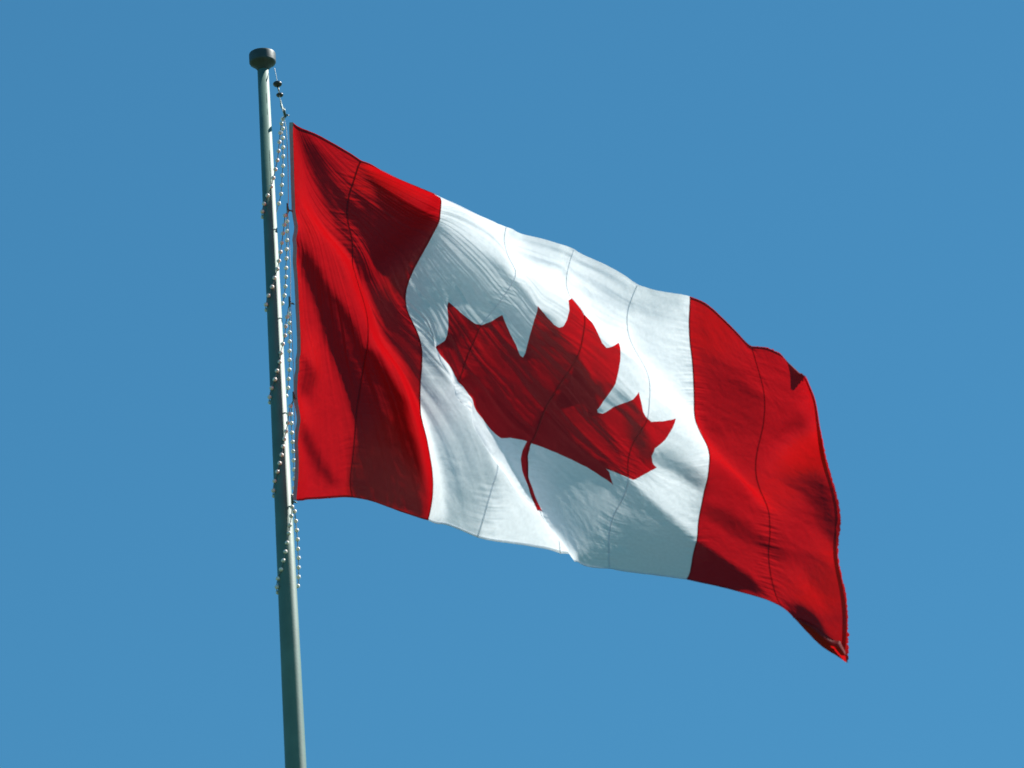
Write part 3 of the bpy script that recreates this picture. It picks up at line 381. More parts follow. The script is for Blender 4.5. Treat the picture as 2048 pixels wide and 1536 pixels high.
1,-1,1,-1,0,0,-1,0,-2,-1,-2,-2,-2,0,0,0,1,0,1,2,1,3,2,2,2,1,1,0,0,0,0,-1,0,-2,-3,0,-1,2,2,2,1,1,0,0,0,-1,0,0,0,0,1,1,0,0,1,0,
0,1,0,0,0,1,-1,0,0,0,0,0,-1,0,0,-1,0,-1,0,0,17,0,0,0,0,-1,1,-1,0,0,0,0,0,0,-2,-2,-2,-1,-2,-1,0,0,1,1,0,2,2,2,3,2,1,1,1,0,0,0,
0,0,-1,-2,-3,-1,3,2,1,2,0,-1,0,0,0,0,-1,1,0,1,1,0,1,-1,1,0,0,1,0,1,-1,0,0,0,0,-1,0,0,0,-1,1,-1,0,-1,0,17,0,-1,0,0,1,-1,1,0,0,
0,1,-1,0,0,-1,-2,-3,-2,-2,0,0,0,0,1,1,1,3,2,3,2,1,0,1,0,0,0,0,-1,0,0,-2,1,1,2,-1,0,1,0,-1,0,0,0,0,0,0,1,1,0,1,0,1,0,-1,1,0,
0,0,0,0,0,-1,0,0,-1,1,-1,0,0,0,0,17,0,0,0,0,0,0,0,1,0,0,0,1,0,0,0,-2,-2,-2,-3,-2,-1,0,-1,1,1,2,1,3,2,2,1,2,0,0,0,1,0,2,1,1,
3,-3,-2,-2,1,0,-1,0,0,0,-1,0,0,0,1,1,1,1,0,0,0,0,1,-1,0,1,0,-1,0,0,0,0,0,0,-1,0,0,0,1,-1,17,0,0,0,0,0,1,-1,0,1,1,1,1,0,0,0,
0,-2,-2,-3,-3,-3,-1,0,0,0,1,2,1,3,2,3,1,1,0,0,1,1,1,1,3,1,-1,-3,-1,-1,-1,0,0,0,0,0,0,-1,1,0,1,1,0,1,0,0,1,0,0,0,-1,0,1,0,-1,
0,0,-1,0,1,0,0,0,-1,1,17,0,1,-1,1,-1,0,1,1,0,1,0,1,1,1,0,0,0,-3,-2,-3,-3,-3,-1,-1,0,0,1,2,2,3,1,2,1,1,1,0,1,2,3,1,1,-1,0,-2,
-2,-1,0,-1,0,-1,0,0,0,0,0,0,2,1,1,0,1,-1,0,1,-1,1,0,-1,0,0,0,0,0,0,-1,0,0,0,1,0,17,0,0,1,-1,1,0,1,0,1,1,1,1,1,0,1,-1,0,0,-2,
-3,-3,-4,-3,-1,-1,0,1,1,1,2,2,2,2,2,1,0,2,1,2,2,0,1,-2,-1,-2,0,-1,0,-1,0,0,-1,1,-1,0,0,1,2,0,1,0,1,0,-1,1,-1,0,0,0,0,0,-1,1,0,
0,0,0,0,0,0,17,0,0,0,1,0,1,0,2,0,1,1,0,1,2,-1,1,0,-1,-1,-2,-3,-2,-4,-3,-1,-1,-1,0,1,1,4,2,2,1,1,2,1,2,2,1,2,-1,0,-1,-1,-2,-1,
-1,0,0,0,0,-1,0,0,1,-1,1,2,1,0,0,0,0,0,0,0,0,0,0,0,0,-1,0,1,-1,0,1,0,0,17,-1,0,1,1,1,1,1,0,1,1,0,2,0,0,2,0,0,0,-1,-1,-2,-4,
-2,-4,-3,-2,-1,0,0,2,0,3,2,3,2,2,0,1,2,2,1,1,0,0,-1,-2,-1,-1,0,-1,-1,0,0,0,0,0,0,1,1,1,1,0,0,0,0,0,0,0,-1,0,0,0,1,0,-1,1,0,0,
-1,1,16,1,0,0,1,1,1,1,1,1,0,2,0,1,1,-1,1,0,0,0,-1,-2,-1,-4,-3,-3,-3,-2,-1,0,-1,2,1,4,2,3,1,2,2,0,2,2,1,0,-1,0,-1,-2,-1,-1,0,0,
0,0,0,0,-1,0,0,0,2,1,1,0,0,0,0,-1,1,0,0,0,0,-1,0,1,0,0,0,0,-1,14,1,2,2,0,2,0,1,0,2,0,1,0,1,0,1,0,0,0,-1,0,0,-1,-2,-3,-4,-4,
-3,-1,-2,1,0,1,2,3,3,3,2,1,1,1,1,1,1,0,0,0,-1,-1,-2,0,0,-1,0,-1,0,0,0,-1,1,0,2,1,1,0,0,0,0,-1,0,0,0,0,1,0,0,0,1,-1,1,-1,14,2,
1,1,2,0,2,0,2,-1,2,0,1,1,0,0,0,0,0,0,0,-1,-1,-1,-3,-2,-3,-4,-3,-2,-2,0,2,1,3,3,3,2,2,2,0,1,1,1,1,-1,0,0,-1,-1,-1,-1,1,-1,0,-1,
0,0,-1,0,0,0,2,1,1,0,0,1,0,0,0,0,0,-1,1,0,0,0,1,-1,1,14,2,3,1,1,1,0,1,0,2,0,0,1,0,1,0,0,0,-1,0,0,0,-1,-1,-1,-3,-3,-3,-4,-2,
-2,0,-1,1,2,3,4,3,3,1,1,0,1,0,1,1,0,-1,0,0,-1,0,-1,-1,0,0,-1,-1,0,-1,1,1,0,2,1,0,1,-1,0,1,-1,0,1,0,0,0,1,0,0,1,-1,16,3,0,2,0,
1,1,1,0,0,0,1,1,0,0,0,0,0,0,0,-1,0,0,-1,0,-2,-3,-3,-4,-4,-1,-2,0,1,1,3,2,4,2,3,1,0,0,1,0,1,0,1,0,0,0,-1,-1,0,-1,-1,-1,0,0,0,
0,0,1,0,2,2,-1,1,0,-1,1,0,0,1,-1,1,0,1,0,0,-1,22,-2,1,0,1,1,0,0,1,0,1,0,-1,0,0,1,0,0,0,0,0,-1,0,0,-2,-1,-2,-4,-3,-3,-3,-2,0,1,
1,1,3,4,3,2,2,0,0,0,0,0,1,1,0,1,-1,0,0,0,-2,0,0,-1,1,0,-1,0,0,1,1,1,2,0,0,1,0,0,0,0,1,0,0,0,1,0,2,23,0,-1,0,0,0,1,0,0,1,0,
0,0,0,0,0,0,0,0,0,0,0,-1,-1,0,-2,-1,-2,-3,-4,-3,-2,-1,0,1,1,2,3,3,3,2,1,1,-1,0,0,1,0,1,0,1,0,0,-1,0,-2,0,1,-1,0,0,0,1,0,1,1,
1,1,1,0,0,0,0,0,1,0,1,0,0,2,1,22,0,0,-1,1,0,0,1,0,0,0,1,0,0,0,0,0,0,0,0,0,0,-1,0,-2,0,-1,-1,-3,-3,-4,-2,-2,-1,0,2,1,2,3,3,2,
2,0,1,0,0,0,1,0,0,1,0,0,-1,0,0,-1,0,0,0,1,0,-1,1,0,1,1,1,1,0,1,0,0,1,-1,1,0,1,1,0,2,23,-2,0,1,-1,1,0,0,1,0,0,0,0,1,0,0,0,0,
0,-1,0,-1,0,0,0,-1,-1,-1,-1,-1,-4,-4,-2,-2,0,-1,2,1,2,3,3,3,2,0,0,0,0,0,1,0,0,0,0,1,0,-1,0,-1,0,0,0,0,1,0,0,1,1,1,0,1,0,1,1,
-1,1,0,0,0,1,1,1,20,1,0,-1,1,0,1,0,0,1,0,0,1,-1,0,0,0,-1,1,0,-1,1,-1,-1,0,-1,0,0,-1,-1,-1,-3,-4,-3,-2,0,0,1,2,2,4,3,1,1,1,0,0,
0,0,1,-1,1,0,0,0,1,-1,0,-1,0,0,1,0,0,0,0,1,2,1,0,0,1,-1,1,0,0,1,1,0,1,1,19,1,0,1,0,0,0,1,0,0,1,0,-1,1,0,-1,0,1,-1,0,0,-1,0,
0,-1,1,-1,-1,1,-1,0,-2,-3,-4,-2,-2,-1,0,2,2,2,3,3,2,1,0,1,-1,0,0,0,0,0,0,1,0,0,0,0,0,0,-1,0,1,1,0,0,0,1,1,1,0,1,0,0,0,1,0,1,
1,1,18,0,1,0,1,0,1,0,0,0,1,0,1,-1,0,0,0,0,0,0,-1,0,0,-1,1,-1,0,1,-1,1,-1,0,-2,-3,-5,-3,-1,0,-1,2,2,3,4,2,1,1,-1,1,0,-1,1,0,0,
1,-1,1,1,-1,0,-1,0,1,0,0,0,0,1,0,1,1,1,0,0,0,0,1,0,1,1,0,1,17,1,1,1,0,0,0,0,1,1,-1,1,-1,1,0,0,0,-1,0,0,0,0,0,0,-1,0,0,0,1,
0,0,0,-1,-3,-3,-4,-3,-2,1,0,2,3,2,4,2,0,1,-1,0,1,-1,0,0,1,1,0,0,0,0,0,-1,0,1,-1,1,0,0,1,1,1,0,0,0,1,1,0,0,0,1,2,1,17,1,0,1,
0,1,0,1,0,0,0,0,1,-1,0,1,-1,0,0,0,0,-1,0,0,0,0,1,0,0,0,1,-1,0,-1,-2,-4,-5,-2,-2,1,1,1,4,2,2,2,0,1,0,-1,1,0,1,-1,1,0,1,0,0,0,
0,0,-1,1,0,1,0,0,0,0,1,1,1,-1,0,1,1,1,0,1,1,17,0,1,0,1,1,0,0,1,-1,1,0,0,1,0,-1,0,0,0,-1,0,1,0,-1,1,0,0,-1,1,0,0,1,0,0,-2,-3,
-3,-5,-2,-2,1,2,1,4,3,2,0,1,-1,1,0,0,0,1,0,1,0,1,0,0,0,-1,1,0,-1,0,0,0,1,1,0,1,0,1,0,0,0,1,1,1,1,17,1,0,1,0,0,1,0,0,1,0,0,
0,0,-1,1,0,0,-1,1,0,-1,0,1,-1,1,-1,2,-1,1,0,0,0,0,-1,-1,-3,-4,-4,-2,-1,0,2,2,3,3,2,-1,1,0,0,0,1,0,1,1,0,0,1,0,-1,1,-1,0,1,0,0,
0,0,0,1,0,1,0,1,0,1,0,2,0,1,17,0,1,0,1,0,0,1,0,0,0,0,1,-1,1,-1,1,-1,1,-1,0,1,0,0,0,0,1,-1,1,-1,1,0,0,0,0,-1,-1,-3,-4,-4,-2,
-1,1,2,3,2,2,2,0,0,1,0,0,1,0,1,0,1,-1,1,0,-1,1,0,-1,0,1,0,0,0,1,0,1,1,0,0,1,1,0,1,2,16,1,0,1,0,1,1,0,0,0,0,0,0,0,0,1,-1,1,
-1,1,0,0,-1,1,0,0,0,0,1,0,0,1,-1,1,0,0,-2,-2,-3,-4,-4,-1,0,0,2,3,3,1,2,0,0,1,0,0,1,0,1,0,1,0,1,-1,-1,0,1,0,-1,1,0,0,0,1,0,1,
0,1,0,1,1,1,1,17,0,1,0,1,0,0,0,0,1,0,0,-1,1,0,0,0,0,1,-1,1,-1,1,0,0,0,0,1,-1,1,0,0,1,-1,0,0,0,0,-3,-3,-4,-3,-2,0,1,2,3,3,0,
2,0,1,0,1,1,0,1,0,0,0,0,1,-1,0,0,0,0,0,-1,1,0,1,0,0,2,0,1,0,1,1,0,16,1,0,1,0,1,0,0,1,-1,0,0,1,0,0,0,1,0,-1,1,-1,1,0,0,0,0,
1,0,0,0,0,0,0,1,0,0,-1,-1,0,-2,-3,-4,-3,-1,0,2,2,2,3,0,2,0,1,0,0,1,0,1,1,-1,0,0,1,-1,0,0,0,-1,1,0,0,0,1,1,0,1,0,1,1,1,1,16,
1,0,1,1,0,0,0,0,0,0,0,0,0,1,0,0,0,0,0,1,0,0,-1,1,1,-1,0,1,0,0,0,0,0,0,0,1,0,-1,-1,-2,-3,-3,-3,-1,0,2,3,1,3,0,1,0,1,1,0,1,0,
0,1,0,-1,0,0,0,-1,1,0,0,-1,0,1,0,1,0,1,1,1,0,1,1,16,0,2,0,0,0,0,1,-1,1,0,0,0,0,0,0,1,0,0,1,-1,0,1,0,0,0,0,0,0,0,1,0,0,0,0,
0,0,0,0,0,-1,-2,-3,-2,-2,0,0,1,3,1,1,1,1,0,0,1,1,0,0,0,0,1,-1,0,-1,1,-1,1,-1,1,0,-1,1,0,1,1,0,1,1,1,0,17,0,0,1,0,0,1,-1,1,-1,
0,1,-1,1,0,0,0,1,0,0,0,0,0,1,0,0,0,1,-1,1,0,0,0,0,0,0,0,0,0,0,0,0,-2,-2,-2,-2,-1,1,2,1,2,1,1,0,0,0,0,1,1,0,0,-1,0,0,0,0,0,
-1,1,0,0,0,0,0,1,0,1,0,1,0,1,16,2,0,0,1,0,-1,0,0,0,1,-1,1,0,0,0,0,0,1,-1,1,0,0,0,0,0,1,-1,1,0,0,0,0,0,0,0,1,0,1,-1,0,0,0,
-1,-2,-2,-1,0,0,2,1,0,1,1,0,1,0,0,0,0,0,0,0,0,-1,0,0,0,0,0,0,1,0,1,0,0,1,0,-1,1,1,18,0,1,0,-1,0,0,1,-1,1,-1,0,0,0,0,1,0,-1,
0,1,0,1,-1,0,1,0,0,0,0,0,0,0,0,0,1,0,0,1,0,1,0,0,0,-1,-1,-1,-1,-1,0,0,1,1,0,0,1,-1,1,0,0,0,0,1,-1,0,1,-1,0,0,0,0,1,0,0,0,0,
1,-1,1,0,0,-1,21,-1,-1,0,0,0,0,-1,0,0,0,1,0,-1,0,0,-1,1,0,0,0,0,0,0,0,0,0,0,0,0,0,1,0,1,0,1,0,0,0,1,1,0,0,0,-1,-1,0,-1,-1,0,
0,0,1,0,0,0,-1,1,0,1,0,-1,1,0,-1,1,0,0,0,0,0,0,1,-1,1,0,0,-1,0,-1,-2,21,-1,0,-1,-1,0,0,0,1,-1,1,-1,0,0,0,-1,1,0,0,-1,0,0,0,0,
0,0,0,0,1,0,0,-1,2,-1,1,0,1,1,1,1,0,0,0,0,0,0,-2,0,-1,0,-1,1,-1,0,0,1,0,-1,1,0,0,0,0,0,0,0,0,1,0,0,0,0,0,1,-1,0,0,0,-2,-1,
-2,21,-1,-1,0,0,0,0,0,-1,0,0,0,0,0,0,0,-1,0,0,0,0,-1,1,0,-1,0,0,0,0,0,1,1,-1,2,0,1,1,1,0,0,1,0,1,-1,0,-1,0,-1,0,-1,0,-1,0,1,
-1,0,0,1,-1,0,1,0,0,0,1,-1,1,-1,1,0,0,0,0,0,0,0,0,-2,0,-3,-1,19,0,0,-1,1,-1,0,0,0,1,-1,0,-1,1,-1,0,0,0,0,0,0,0,-1,0,0,-1,0,1,
-1,1,0,1,1,0,1,2,0,0,2,0,0,1,-1,1,-1,0,0,-1,-1,0,-1,0,0,-1,1,-1,0,0,0,0,0,1,0,0,0,1,-1,1,-1,1,0,0,0,0,0,0,-1,0,-2,-1,-2,18,1,
-1,0,0,0,0,0,0,0,0,0,0,-1,1,-1,1,-1,0,0,-1,0,0,-1,0,0,0,-1,1,0,1,0,2,1,1,0,2,1,-1,1,0,0,0,0,0,0,-1,0,0,-1,0,-1,0,0,-1,0,0,0,
0,0,0,0,1,0,0,1,0,0,0,0,0,0,0,0,0,0,-1,-1,0,-2,-2,17,0,1,0,0,0,0,0,1,-1,0,0,0,0,-1,1,-1,0,-1,0,0,0,-1,1,-1,0,-1,1,0,1,0,2,0,
2,1,1,0,0,1,0,1,-1,1,-1,0,0,-1,0,-1,0,0,-1,0,-1,0,0,0,0,0,1,0,0,-1,1,1,-1,1,0,1,0,-1,1,-1,0,1,-2,1,-1,-2,-1,0,17,0,0,1,-1,1,0,
0,0,0,0,-1,1,-1,1,-1,0,0,0,-1,0,-1,1,-1,0,-1,0,0,1,1,2,0,2,0,1,1,0,1,1,0,-1,1,-1,0,0,-1,1,-1,0,-1,-1,1,-1,0,0,0,-1,0,0,0,0,0,
1,1,0,0,0,1,-1,0,1,-1,1,0,-2,1,-1,0,-1,-1,-1,15,0,2,0,1,0,0,0,0,0,0,0,-1,1,-1,0,0,-1,0,1,-1,0,-1,-1,0,0,1,1,0,1,1,1,1,1,1,1,
1,0,0,-1,1,-1,0,0,0,0,-1,-1,0,0,0,-1,0,0,0,-1,1,-1,1,-1,1,0,1,-1,1,1,0,0,0,0,0,0,-1,0,0,0,-1,-1,0,-1,-1,13,2,0,1,1,1,0,0,0,0,
-1,1,0,-1,0,0,0,0,0,-1,1,-1,-1,0,-1,1,0,1,1,1,1,1,1,1,1,0,0,1,0,0,-1,1,-1,0,0,-1,0,0,-1,0,0,0,-1,0,-1,1,-1,1,0,0,0,1,0,1,-1,
0,1,0,1,0,-1,0,0,-1,0,-1,1,-1,-1,0,-1,12,2,2,1,0,0,1,0,-1,0,1,-1,0,1,-1,1,-1,1,-1,0,-1,0,0,-1,0,0,2,0,1,1,1,1,1,1,0,0,1,0,0,
0,0,0,0,-1,0,-1,0,-1,0,0,-1,0,0,0,1,-1,1,-1,0,1,0,0,0,0,1,1,0,0,0,-1,1,-1,0,-1,0,0,-1,0,0,-1,0,11,2,1,2,1,0,0,0,0,0,0,0,0,-1,
1,0,0,0,1,0,-1,-1,-1,0,1,1,0,1,2,0,1,1,0,1,0,1,0,0,0,1,0,-2,0,0,-1,1,-2,1,-1,-1,1,-1,1,-1,0,0,0,1,0,0,0,1,1,0,0,0,0,0,0,0,0,
0,-1,0,-1,-1,0,0,-1,0,-1,10,2,2,1,1,1,0,0,0,0,-1,0,0,1,0,0,1,0,0,-1,0,0,0,0,0,0,1,1,1,1,1,1,0,0,1,0,0,0,0,0,0,1,-1,0,-1,-1,
0,-1,0,0,-1,1,-1,1,-1,1,0,0,0,1,0,0,0,1,0,0,0,0,0,1,-1,0,0,-1,-1,0,-1,0,0,0,0,10,2,2,1,1,0,0,0,0,-1,1,0,0,0,0,0,0,1,0,1,-1,
0,0,0,1,1,1,1,0,1,0,0,1,0,1,0,1,0,0,0,0,-1,0,0,-1,0,0,-1,0,-1,0,0,0,0,0,0,0,0,1,-1,1,1,0,0,1,0,0,0,0,-1,1,0,-1,0,-1,-1,0,-1,
1,-1,0,11,0,1,1,1,0,0,1,-1,1,-1,0,0,1,0,1,0,0,0,0,2,0,0,1,0,1,0,1,1,0,1,0,0,1,0,1,-1,1,0,0,-1,1,0,-1,0,-1,0,0,0,-1,0,-1,0,0,
0,0,0,1,-1,1,1,0,1,0,-1,1,0,0,0,0,0,-1,0,0,0,-1,-1,0,-1,1,0,13,-1,-1,1,0,1,0,-1,1,-1,1,0,1,-1,1,0,1,0,1,1,0,0,2,1,1,0,1,0,0,
1,-1,1,1,-1,1,0,1,-1,0,0,1,-1,0,0,0,0,0,0,-1,0,-1,0,0,-1,1,-1,1,-1,1,1,-1,1,0,0,1,0,0,0,0,1,-1,0,0,-1,0,0,-1,0,0,0,1,16,-3,-2,
0,0,0,0,0,0,0,0,1,0,1,0,1,0,1,0,0,1,2,0,1,1,2,0,1,0,0,0,0,0,1,-1,1,0,1,0,0,0,0,0,0,0,0,-1,0,0,0,0,-1,-1,0,-1,1,-1,1,0,0,1,
0,0,1,0,0,0,1,-1,0,0,0,0,0,-1,0,-1,0,0,1,1,17,-3,-3,-2,1,-1,0,0,-1,1,0,1,0,1,1,0,1,0,1,1,0,2,2,1,2,0,1,0,0,0,0,1,-1,1,0,0,0,
0,1,0,-1,1,0,-1,0,0,0,0,0,0,-1,0,0,-1,0,0,0,-1,1,0,1,0,1,0,1,-1,1,-1,1,0,-1,1,-1,0,0,-1,0,-1,0,1,2,19,-3,-3,-5,0,0,0,-1,1,0,0,
0,1,1,1,0,1,0,1,0,3,1,1,2,1,1,1,0,0,0,1,-1,1,-1,1,0,0,0,0,0,1,-1,0,1,0,0,0,-1,0,0,0,-1,0,0,-1,-1,0,1,0,0,0,1,1,0,0,1,0,0,0,
-1,1,-1,0,0,0,-1,0,0,0,0,1,19,-1,-2,-4,-5,-1,0,0,0,0,1,0,1,1,1,1,0,1,0,2,0,2,3,2,1,0,1,0,0,0,0,1,0,0,0,-1,1,0,0,0,0,0,0,0,0,
0,0,1,-1,0,0,0,-1,0,0,-1,0,-1,0,1,1,0,0,2,0,0,0,0,0,0,0,0,0,-1,-1,0,0,-1,0,1,0,21,-4,-3,-1,-4,-2,-2,1,0,0,0,1,1,0,1,1,0,1,1,
1,2,1,2,2,1,2,-1,1,1,0,0,-1,0,1,-1,0,0,0,0,0,0,1,0,0,0,0,0,0,1,-1,0,-1,0,-1,0,0,-1,1,0,0,0,1,1,0,0,1,-1,1,0,0,0,-1,0,0,0,0,
-1,0,-1,0,1,734,39,38,36,34,34,34,32,32,32,31,31,31,30,31,31,31,30,31,30,30,25,20,15,15,18,23,25,30,31,31,31,31,30,31,30,31,30,31,30,
31,30,30,30,30,31,30,29,28,29,29,27,27,29,29,29,29,30,28,29,29,29,26,26,24,26,26,26,27,27,27,25,26,26,24,24,23,23,23,22,19,18,-10,-6,-3,
-1,-2,-1,-1,0,0,0,0,0,0,0,0,-1,1,-1,0,1,4,6,6,4,0,-2,-3,-6,-3,-2,-1,-1,1,-1,0,-1,1,-1,0,-1,1,0,0,0,0,0,1,0,-1,-1,0,1,-1,0,0,0,
-1,1,0,0,0,0,0,0,0,-1,1,0,0,0,1,-1,0,1,0,0,1,0,1,5,12,-5,-4,-3,-2,0,-2,0,-1,-1,0,0,0,0,0,0,0,0,0,0,0,2,4,6,4,3,0,-1,-2,-5,-4,
-2,-1,-2,0,0,0,-1,0,0,0,-1,0,1,0,0,1,1,2,0,-1,0,-1,-2,-3,-1,-1,0,1,0,1,0,2,-1,0,-2,1,-1,1,0,-1,1,1,-1,0,1,2,0,2,2,2,9,-1,-4,-3,
-1,-2,0,0,-1,0,-1,0,-1,1,-1,0,0,0,0,0,0,0,0,4,5,4,2,1,-1,-1,-2,-4,-4,-1,-1,-1,0,-1,0,0,0,0,0,0,1,0,0,1,1,2,1,-1,-2,-1,-1,-3,-2,
0,0,1,0,0,2,1,0,-1,-2,-1,-1,0,1,0,0,1,1,1,0,2,1,1,2,7,1,-2,-3,-3,0,-1,-1,1,-1,0,-1,1,-1,0,0,0,-2,0,1,-1,0,1,-1,2,3,5,2,2,0,-1,
-1,-2,-4,-2,-1,-1,0,-1,0,-1,0,1,-1,0,0,1,-1,1,1,1,1,-1,0,-1,-1,-2,-1,-1,0,0,1,-1,3,1,0,-2,-1,-2,0,1,0,0,1,0,1,1,1,1,2,0,7,1,0,
-3,-3,-1,-1,0,-1,0,0,1,-1,0,1,-1,-1,0,-1,-1,0,0,-1,1,0,1,1,4,3,2,1,-1,0,-1,-3,-3,-2,-1,0,-1,1,-1,-1,1,-1,0,-1,0,-1,0,1,2,1,0,-1,
1,0,-2,0,-1,0,-1,1,0,2,2,0,-3,-1,-1,-1,0,1,0,1,1,1,1,1,1,1,7,1,0,0,-3,-3,-1,0,0,0,0,-1,1,0,-1,1,0,0,-1,-2,-1,-1,0,0,0,1,0,1,3,
4,1,1,0,0,0,-2,-2,-3,-2,0,-1,0,-1,-1,0,-1,0,-1,0,-1,0,0,3,-1,2,0,1,0,-1,0,-2,0,-1,0,1,2,2,1,-3,-2,-1,0,0,1,1,0,1,1,1,1,1,8,0,
2,-1,-1,-4,-1,-2,0,0,0,1,-1,1,0,0,0,0,0,-1,-2,-2,0,0,0,0,1,0,1,1,4,3,0,1,-1,1,-1,-2,-3,-3,-2,-1,0,-1,-1,0,-1,0,-1,0,-1,0,0,2,1,
1,1,1,-1,-1,0,-1,0,-1,1,0,2,3,1,-2,-3,-1,1,0,0,1,1,0,1,0,1,9,0,1,0,0,-2,-4,-1,-1,0,0,0,0,0,1,-1,1,-1,0,0,0,-2,-2,-1,1,0,0,0,0,
1,1,3,4,0,1,-1,0,0,0,-2,-3,-3,-3,-1,-1,-1,-1,0,0,-1,0,0,0,2,0,1,1,0,1,-1,0,0,-1,0,-1,1,1,2,2,1,-1,-2,-1,0,0,1,0,1,0,0,0,9,0,1,
1,0,0,-2,-4,-1,-1,0,0,0,0,0,0,0,0,0,0,-1,0,-1,-2,-2,1,0,1,0,-1,1,1,2,4,1,0,0,1,-1,-1,0,-2,-3,-3,-2,-2,0,-1,-1,0,0,0,0,0,2,0,1,
0,0,0,0,-1,0,0,0,0,1,0,3,2,1,-1,-2,-1,1,-1,1,0,0,0,0,11,-1,0,2,-1,0,-1,-1,-3,-1,-1,-1,0,0,0,0,0,1,0,-1,0,0,-1,-1,-2,-1,1,0,0,1,
0,0,0,2,3,2,-1,0,1,0,-1,0,0,-2,-4,-2,-3,-1,-1,0,0,-1,1,0,0,1,0,1,-1,1,-1,1,0,-1,0,0,0,1,1,3,3,0,-1,-2,-1,0,0,0,0,1,-1,11,0,-1,
1,1,0,0,-1,-3,-2,-1,-1,0,0,-1,1,0,1,0,0,0,-1,-1,-1,-1,-2,-1,1,0,0,0,1,1,0,2,2,1,0,0,0,1,-1,0,-1,0,-3,-3,-3,-1,0,-1,0,0,0,0,0,0,
0,1,-1,1,0,-1,1,0,0,1,0,0,1,2,3,0,-1,-1,-1,0,0,0,0,0,12,-1,0,0,1,0,0,0,-1,-3,-2,0,-1,-1,0,-1,1,0,1,1,0,-1,-1,-1,-1,-1,-2,-1,1,
1,0,0,0,0,0,3,3,0,-1,0,0,1,-1,0,0,1,-1,-3,-3,-3,0,0,-1,0,0,0,0,-1,0,1,0,-1,1,0,0,1,-1,1,0,0,1,2,3,1,-2,-1,-1,0,0,0,0,11,1,-1,
0,1,1,0,0,0,-1,-3,-3,-1,-1,0,0,-1,1,1,1,0,1,-1,-1,-2,-1,-1,-1,-1,0,0,0,1,0,0,-1,3,3,1,0,-2,0,1,1,0,-1,1,0,-2,-3,-3,-1,-1,0,-1,0,
-1,1,0,0,-1,1,0,1,0,-1,1,-1,1,0,0,1,2,3,1,-2,-2,0,0,-1,1,13,-2,0,0,1,0,2,-1,0,0,-1,-3,-2,-1,-1,-1,0,-2,0,2,2,1,0,-1,0,-2,-2,-1,
-1,-1,0,0,-1,1,0,0,0,1,4,1,0,-1,0,0,1,1,0,0,1,-1,-2,-4,-2,-2,0,-1,0,0,0,-1,1,0,1,-1,0,1,0,1,-1,1,0,0,1,1,2,0,-1,-2,0,0,0,13,0,
-1,-1,1,0,0,2,0,-1,0,-1,-2,-3,-2,0,-1,0,-1,-1,0,1,3,0,0,-1,-1,-2,-1,-1,-1,-1,1,-1,0,0,-1,2,1,3,3,0,-1,-1,0,1,0,1,0,0,0,-1,-3,-3,
-2,-2,0,0,-1,1,0,1,-1,0,1,0,0,0,1,-1,0,0,0,1,1,3,0,-2,-2,1,0,13,0,-1,1,-1,1,-1,1,0,0,-1,1,-1,-1,-2,-3,-2,-1,-1,-1,-1,0,1,2,1,0,
0,-1,-1,-1,-1,-1,-1,-1,0,0,0,0,0,1,4,3,1,0,0,-1,0,1,0,0,-1,0,0,-1,-3,-2,-2,-2,1,0,0,-1,0,1,0,-1,0,0,1,0,0,0,0,-1,1,1,2,0,0,-1,
0,13,0,0,-1,0,1,-1,-1,3,0,0,-2,0,0,-1,-2,-1,-2,-2,-2,-1,-2,-1,1,2,2,0,0,-1,-1,0,-1,-2,0,-2,0,0,0,0,1,0,3,4,2,0,-1,0,-1,0,0,1,-1,
0,1,0,0,-2,-3,-3,-1,0,0,0,0,-1,1,0,0,-1,0,1,0,-1,1,-1,0,1,2,0,1,-1,15,-2,1,-1,-1,0,1,-1,-1,2,0,1,-1,-2,-1,1,-2,-1,-2,-2,-2,-1,-1,
-1,0,1,2,1,-1,0,-1,-1,-1,-1,0,-1,-1,-1,1,0,0,1,1,4,2,2,0,-2,-1,0,0,1,1,-1,1,0,0,0,-1,-3,-3,-1,-1,0,1,-1,0,0,0,0,-1,0,0,0,0,0,0,
2,2,-1,0,15,-1,-2,0,0,-1,2,0,-1,0,1,0,-1,0,-2,-2,0,-1,-1,-1,0,0,-1,0,-2,-2,0,0,2,-1,-1,0,-1,-1,-1,0,0,-1,-1,1,0,0,1,0,3,3,1,0,
-1,0,-1,1,1,1,0,0,0,1,-1,0,0,-3,-2,-2,-1,1,-1,0,0,0,0,0,0,-1,0,1,0,1,0,1,1,15,-1,-2,-1,0,0,0,1,-1,-1,1,1,-1,-1,0,-2,-2,-1,0,0,
-1,1,2,0,0,-1,-3,-2,-1,1,0,-1,0,-1,0,-1,-1,0,0,-1,0,1,0,1,1,1,3,0,1,0,0,0,-1,1,0,1,1,-1,1,0,-1,1,0,-2,-2,-2,0,-1,0,0,0,0,1,0,
1,0,1,-1,1,0,0,9,1,2,-1,-1,0,-1,1,1,-1,-1,0,2,-1,0,-1,-1,-2,-1,0,2,1,0,0,0,0,-1,-2,-3,0,0,0,0,-1,-1,0,0,-1,-1,0,0,-1,0,0,1,2,1,
3,0,0,0,0,-1,0,1,0,0,1,0,1,0,0,0,0,0,0,-1,0,-1,0,0,1,-1,1,0,-1,0,0,-1,-1,0,10,-1,0,1,-1,0,0,0,1,1,-2,-1,0,2,-1,0,0,0,-1,0,-1,
0,0,1,1,-1,0,-2,-1,-3,-1,0,0,1,-1,-1,0,0,0,-1,0,-1,0,0,0,0,1,3,2,0,0,0,1,-1,0,0,1,0,1,-1,1,0,0,1,0,0,0,0,0,0,0,-1,0,0,-1,0,0,
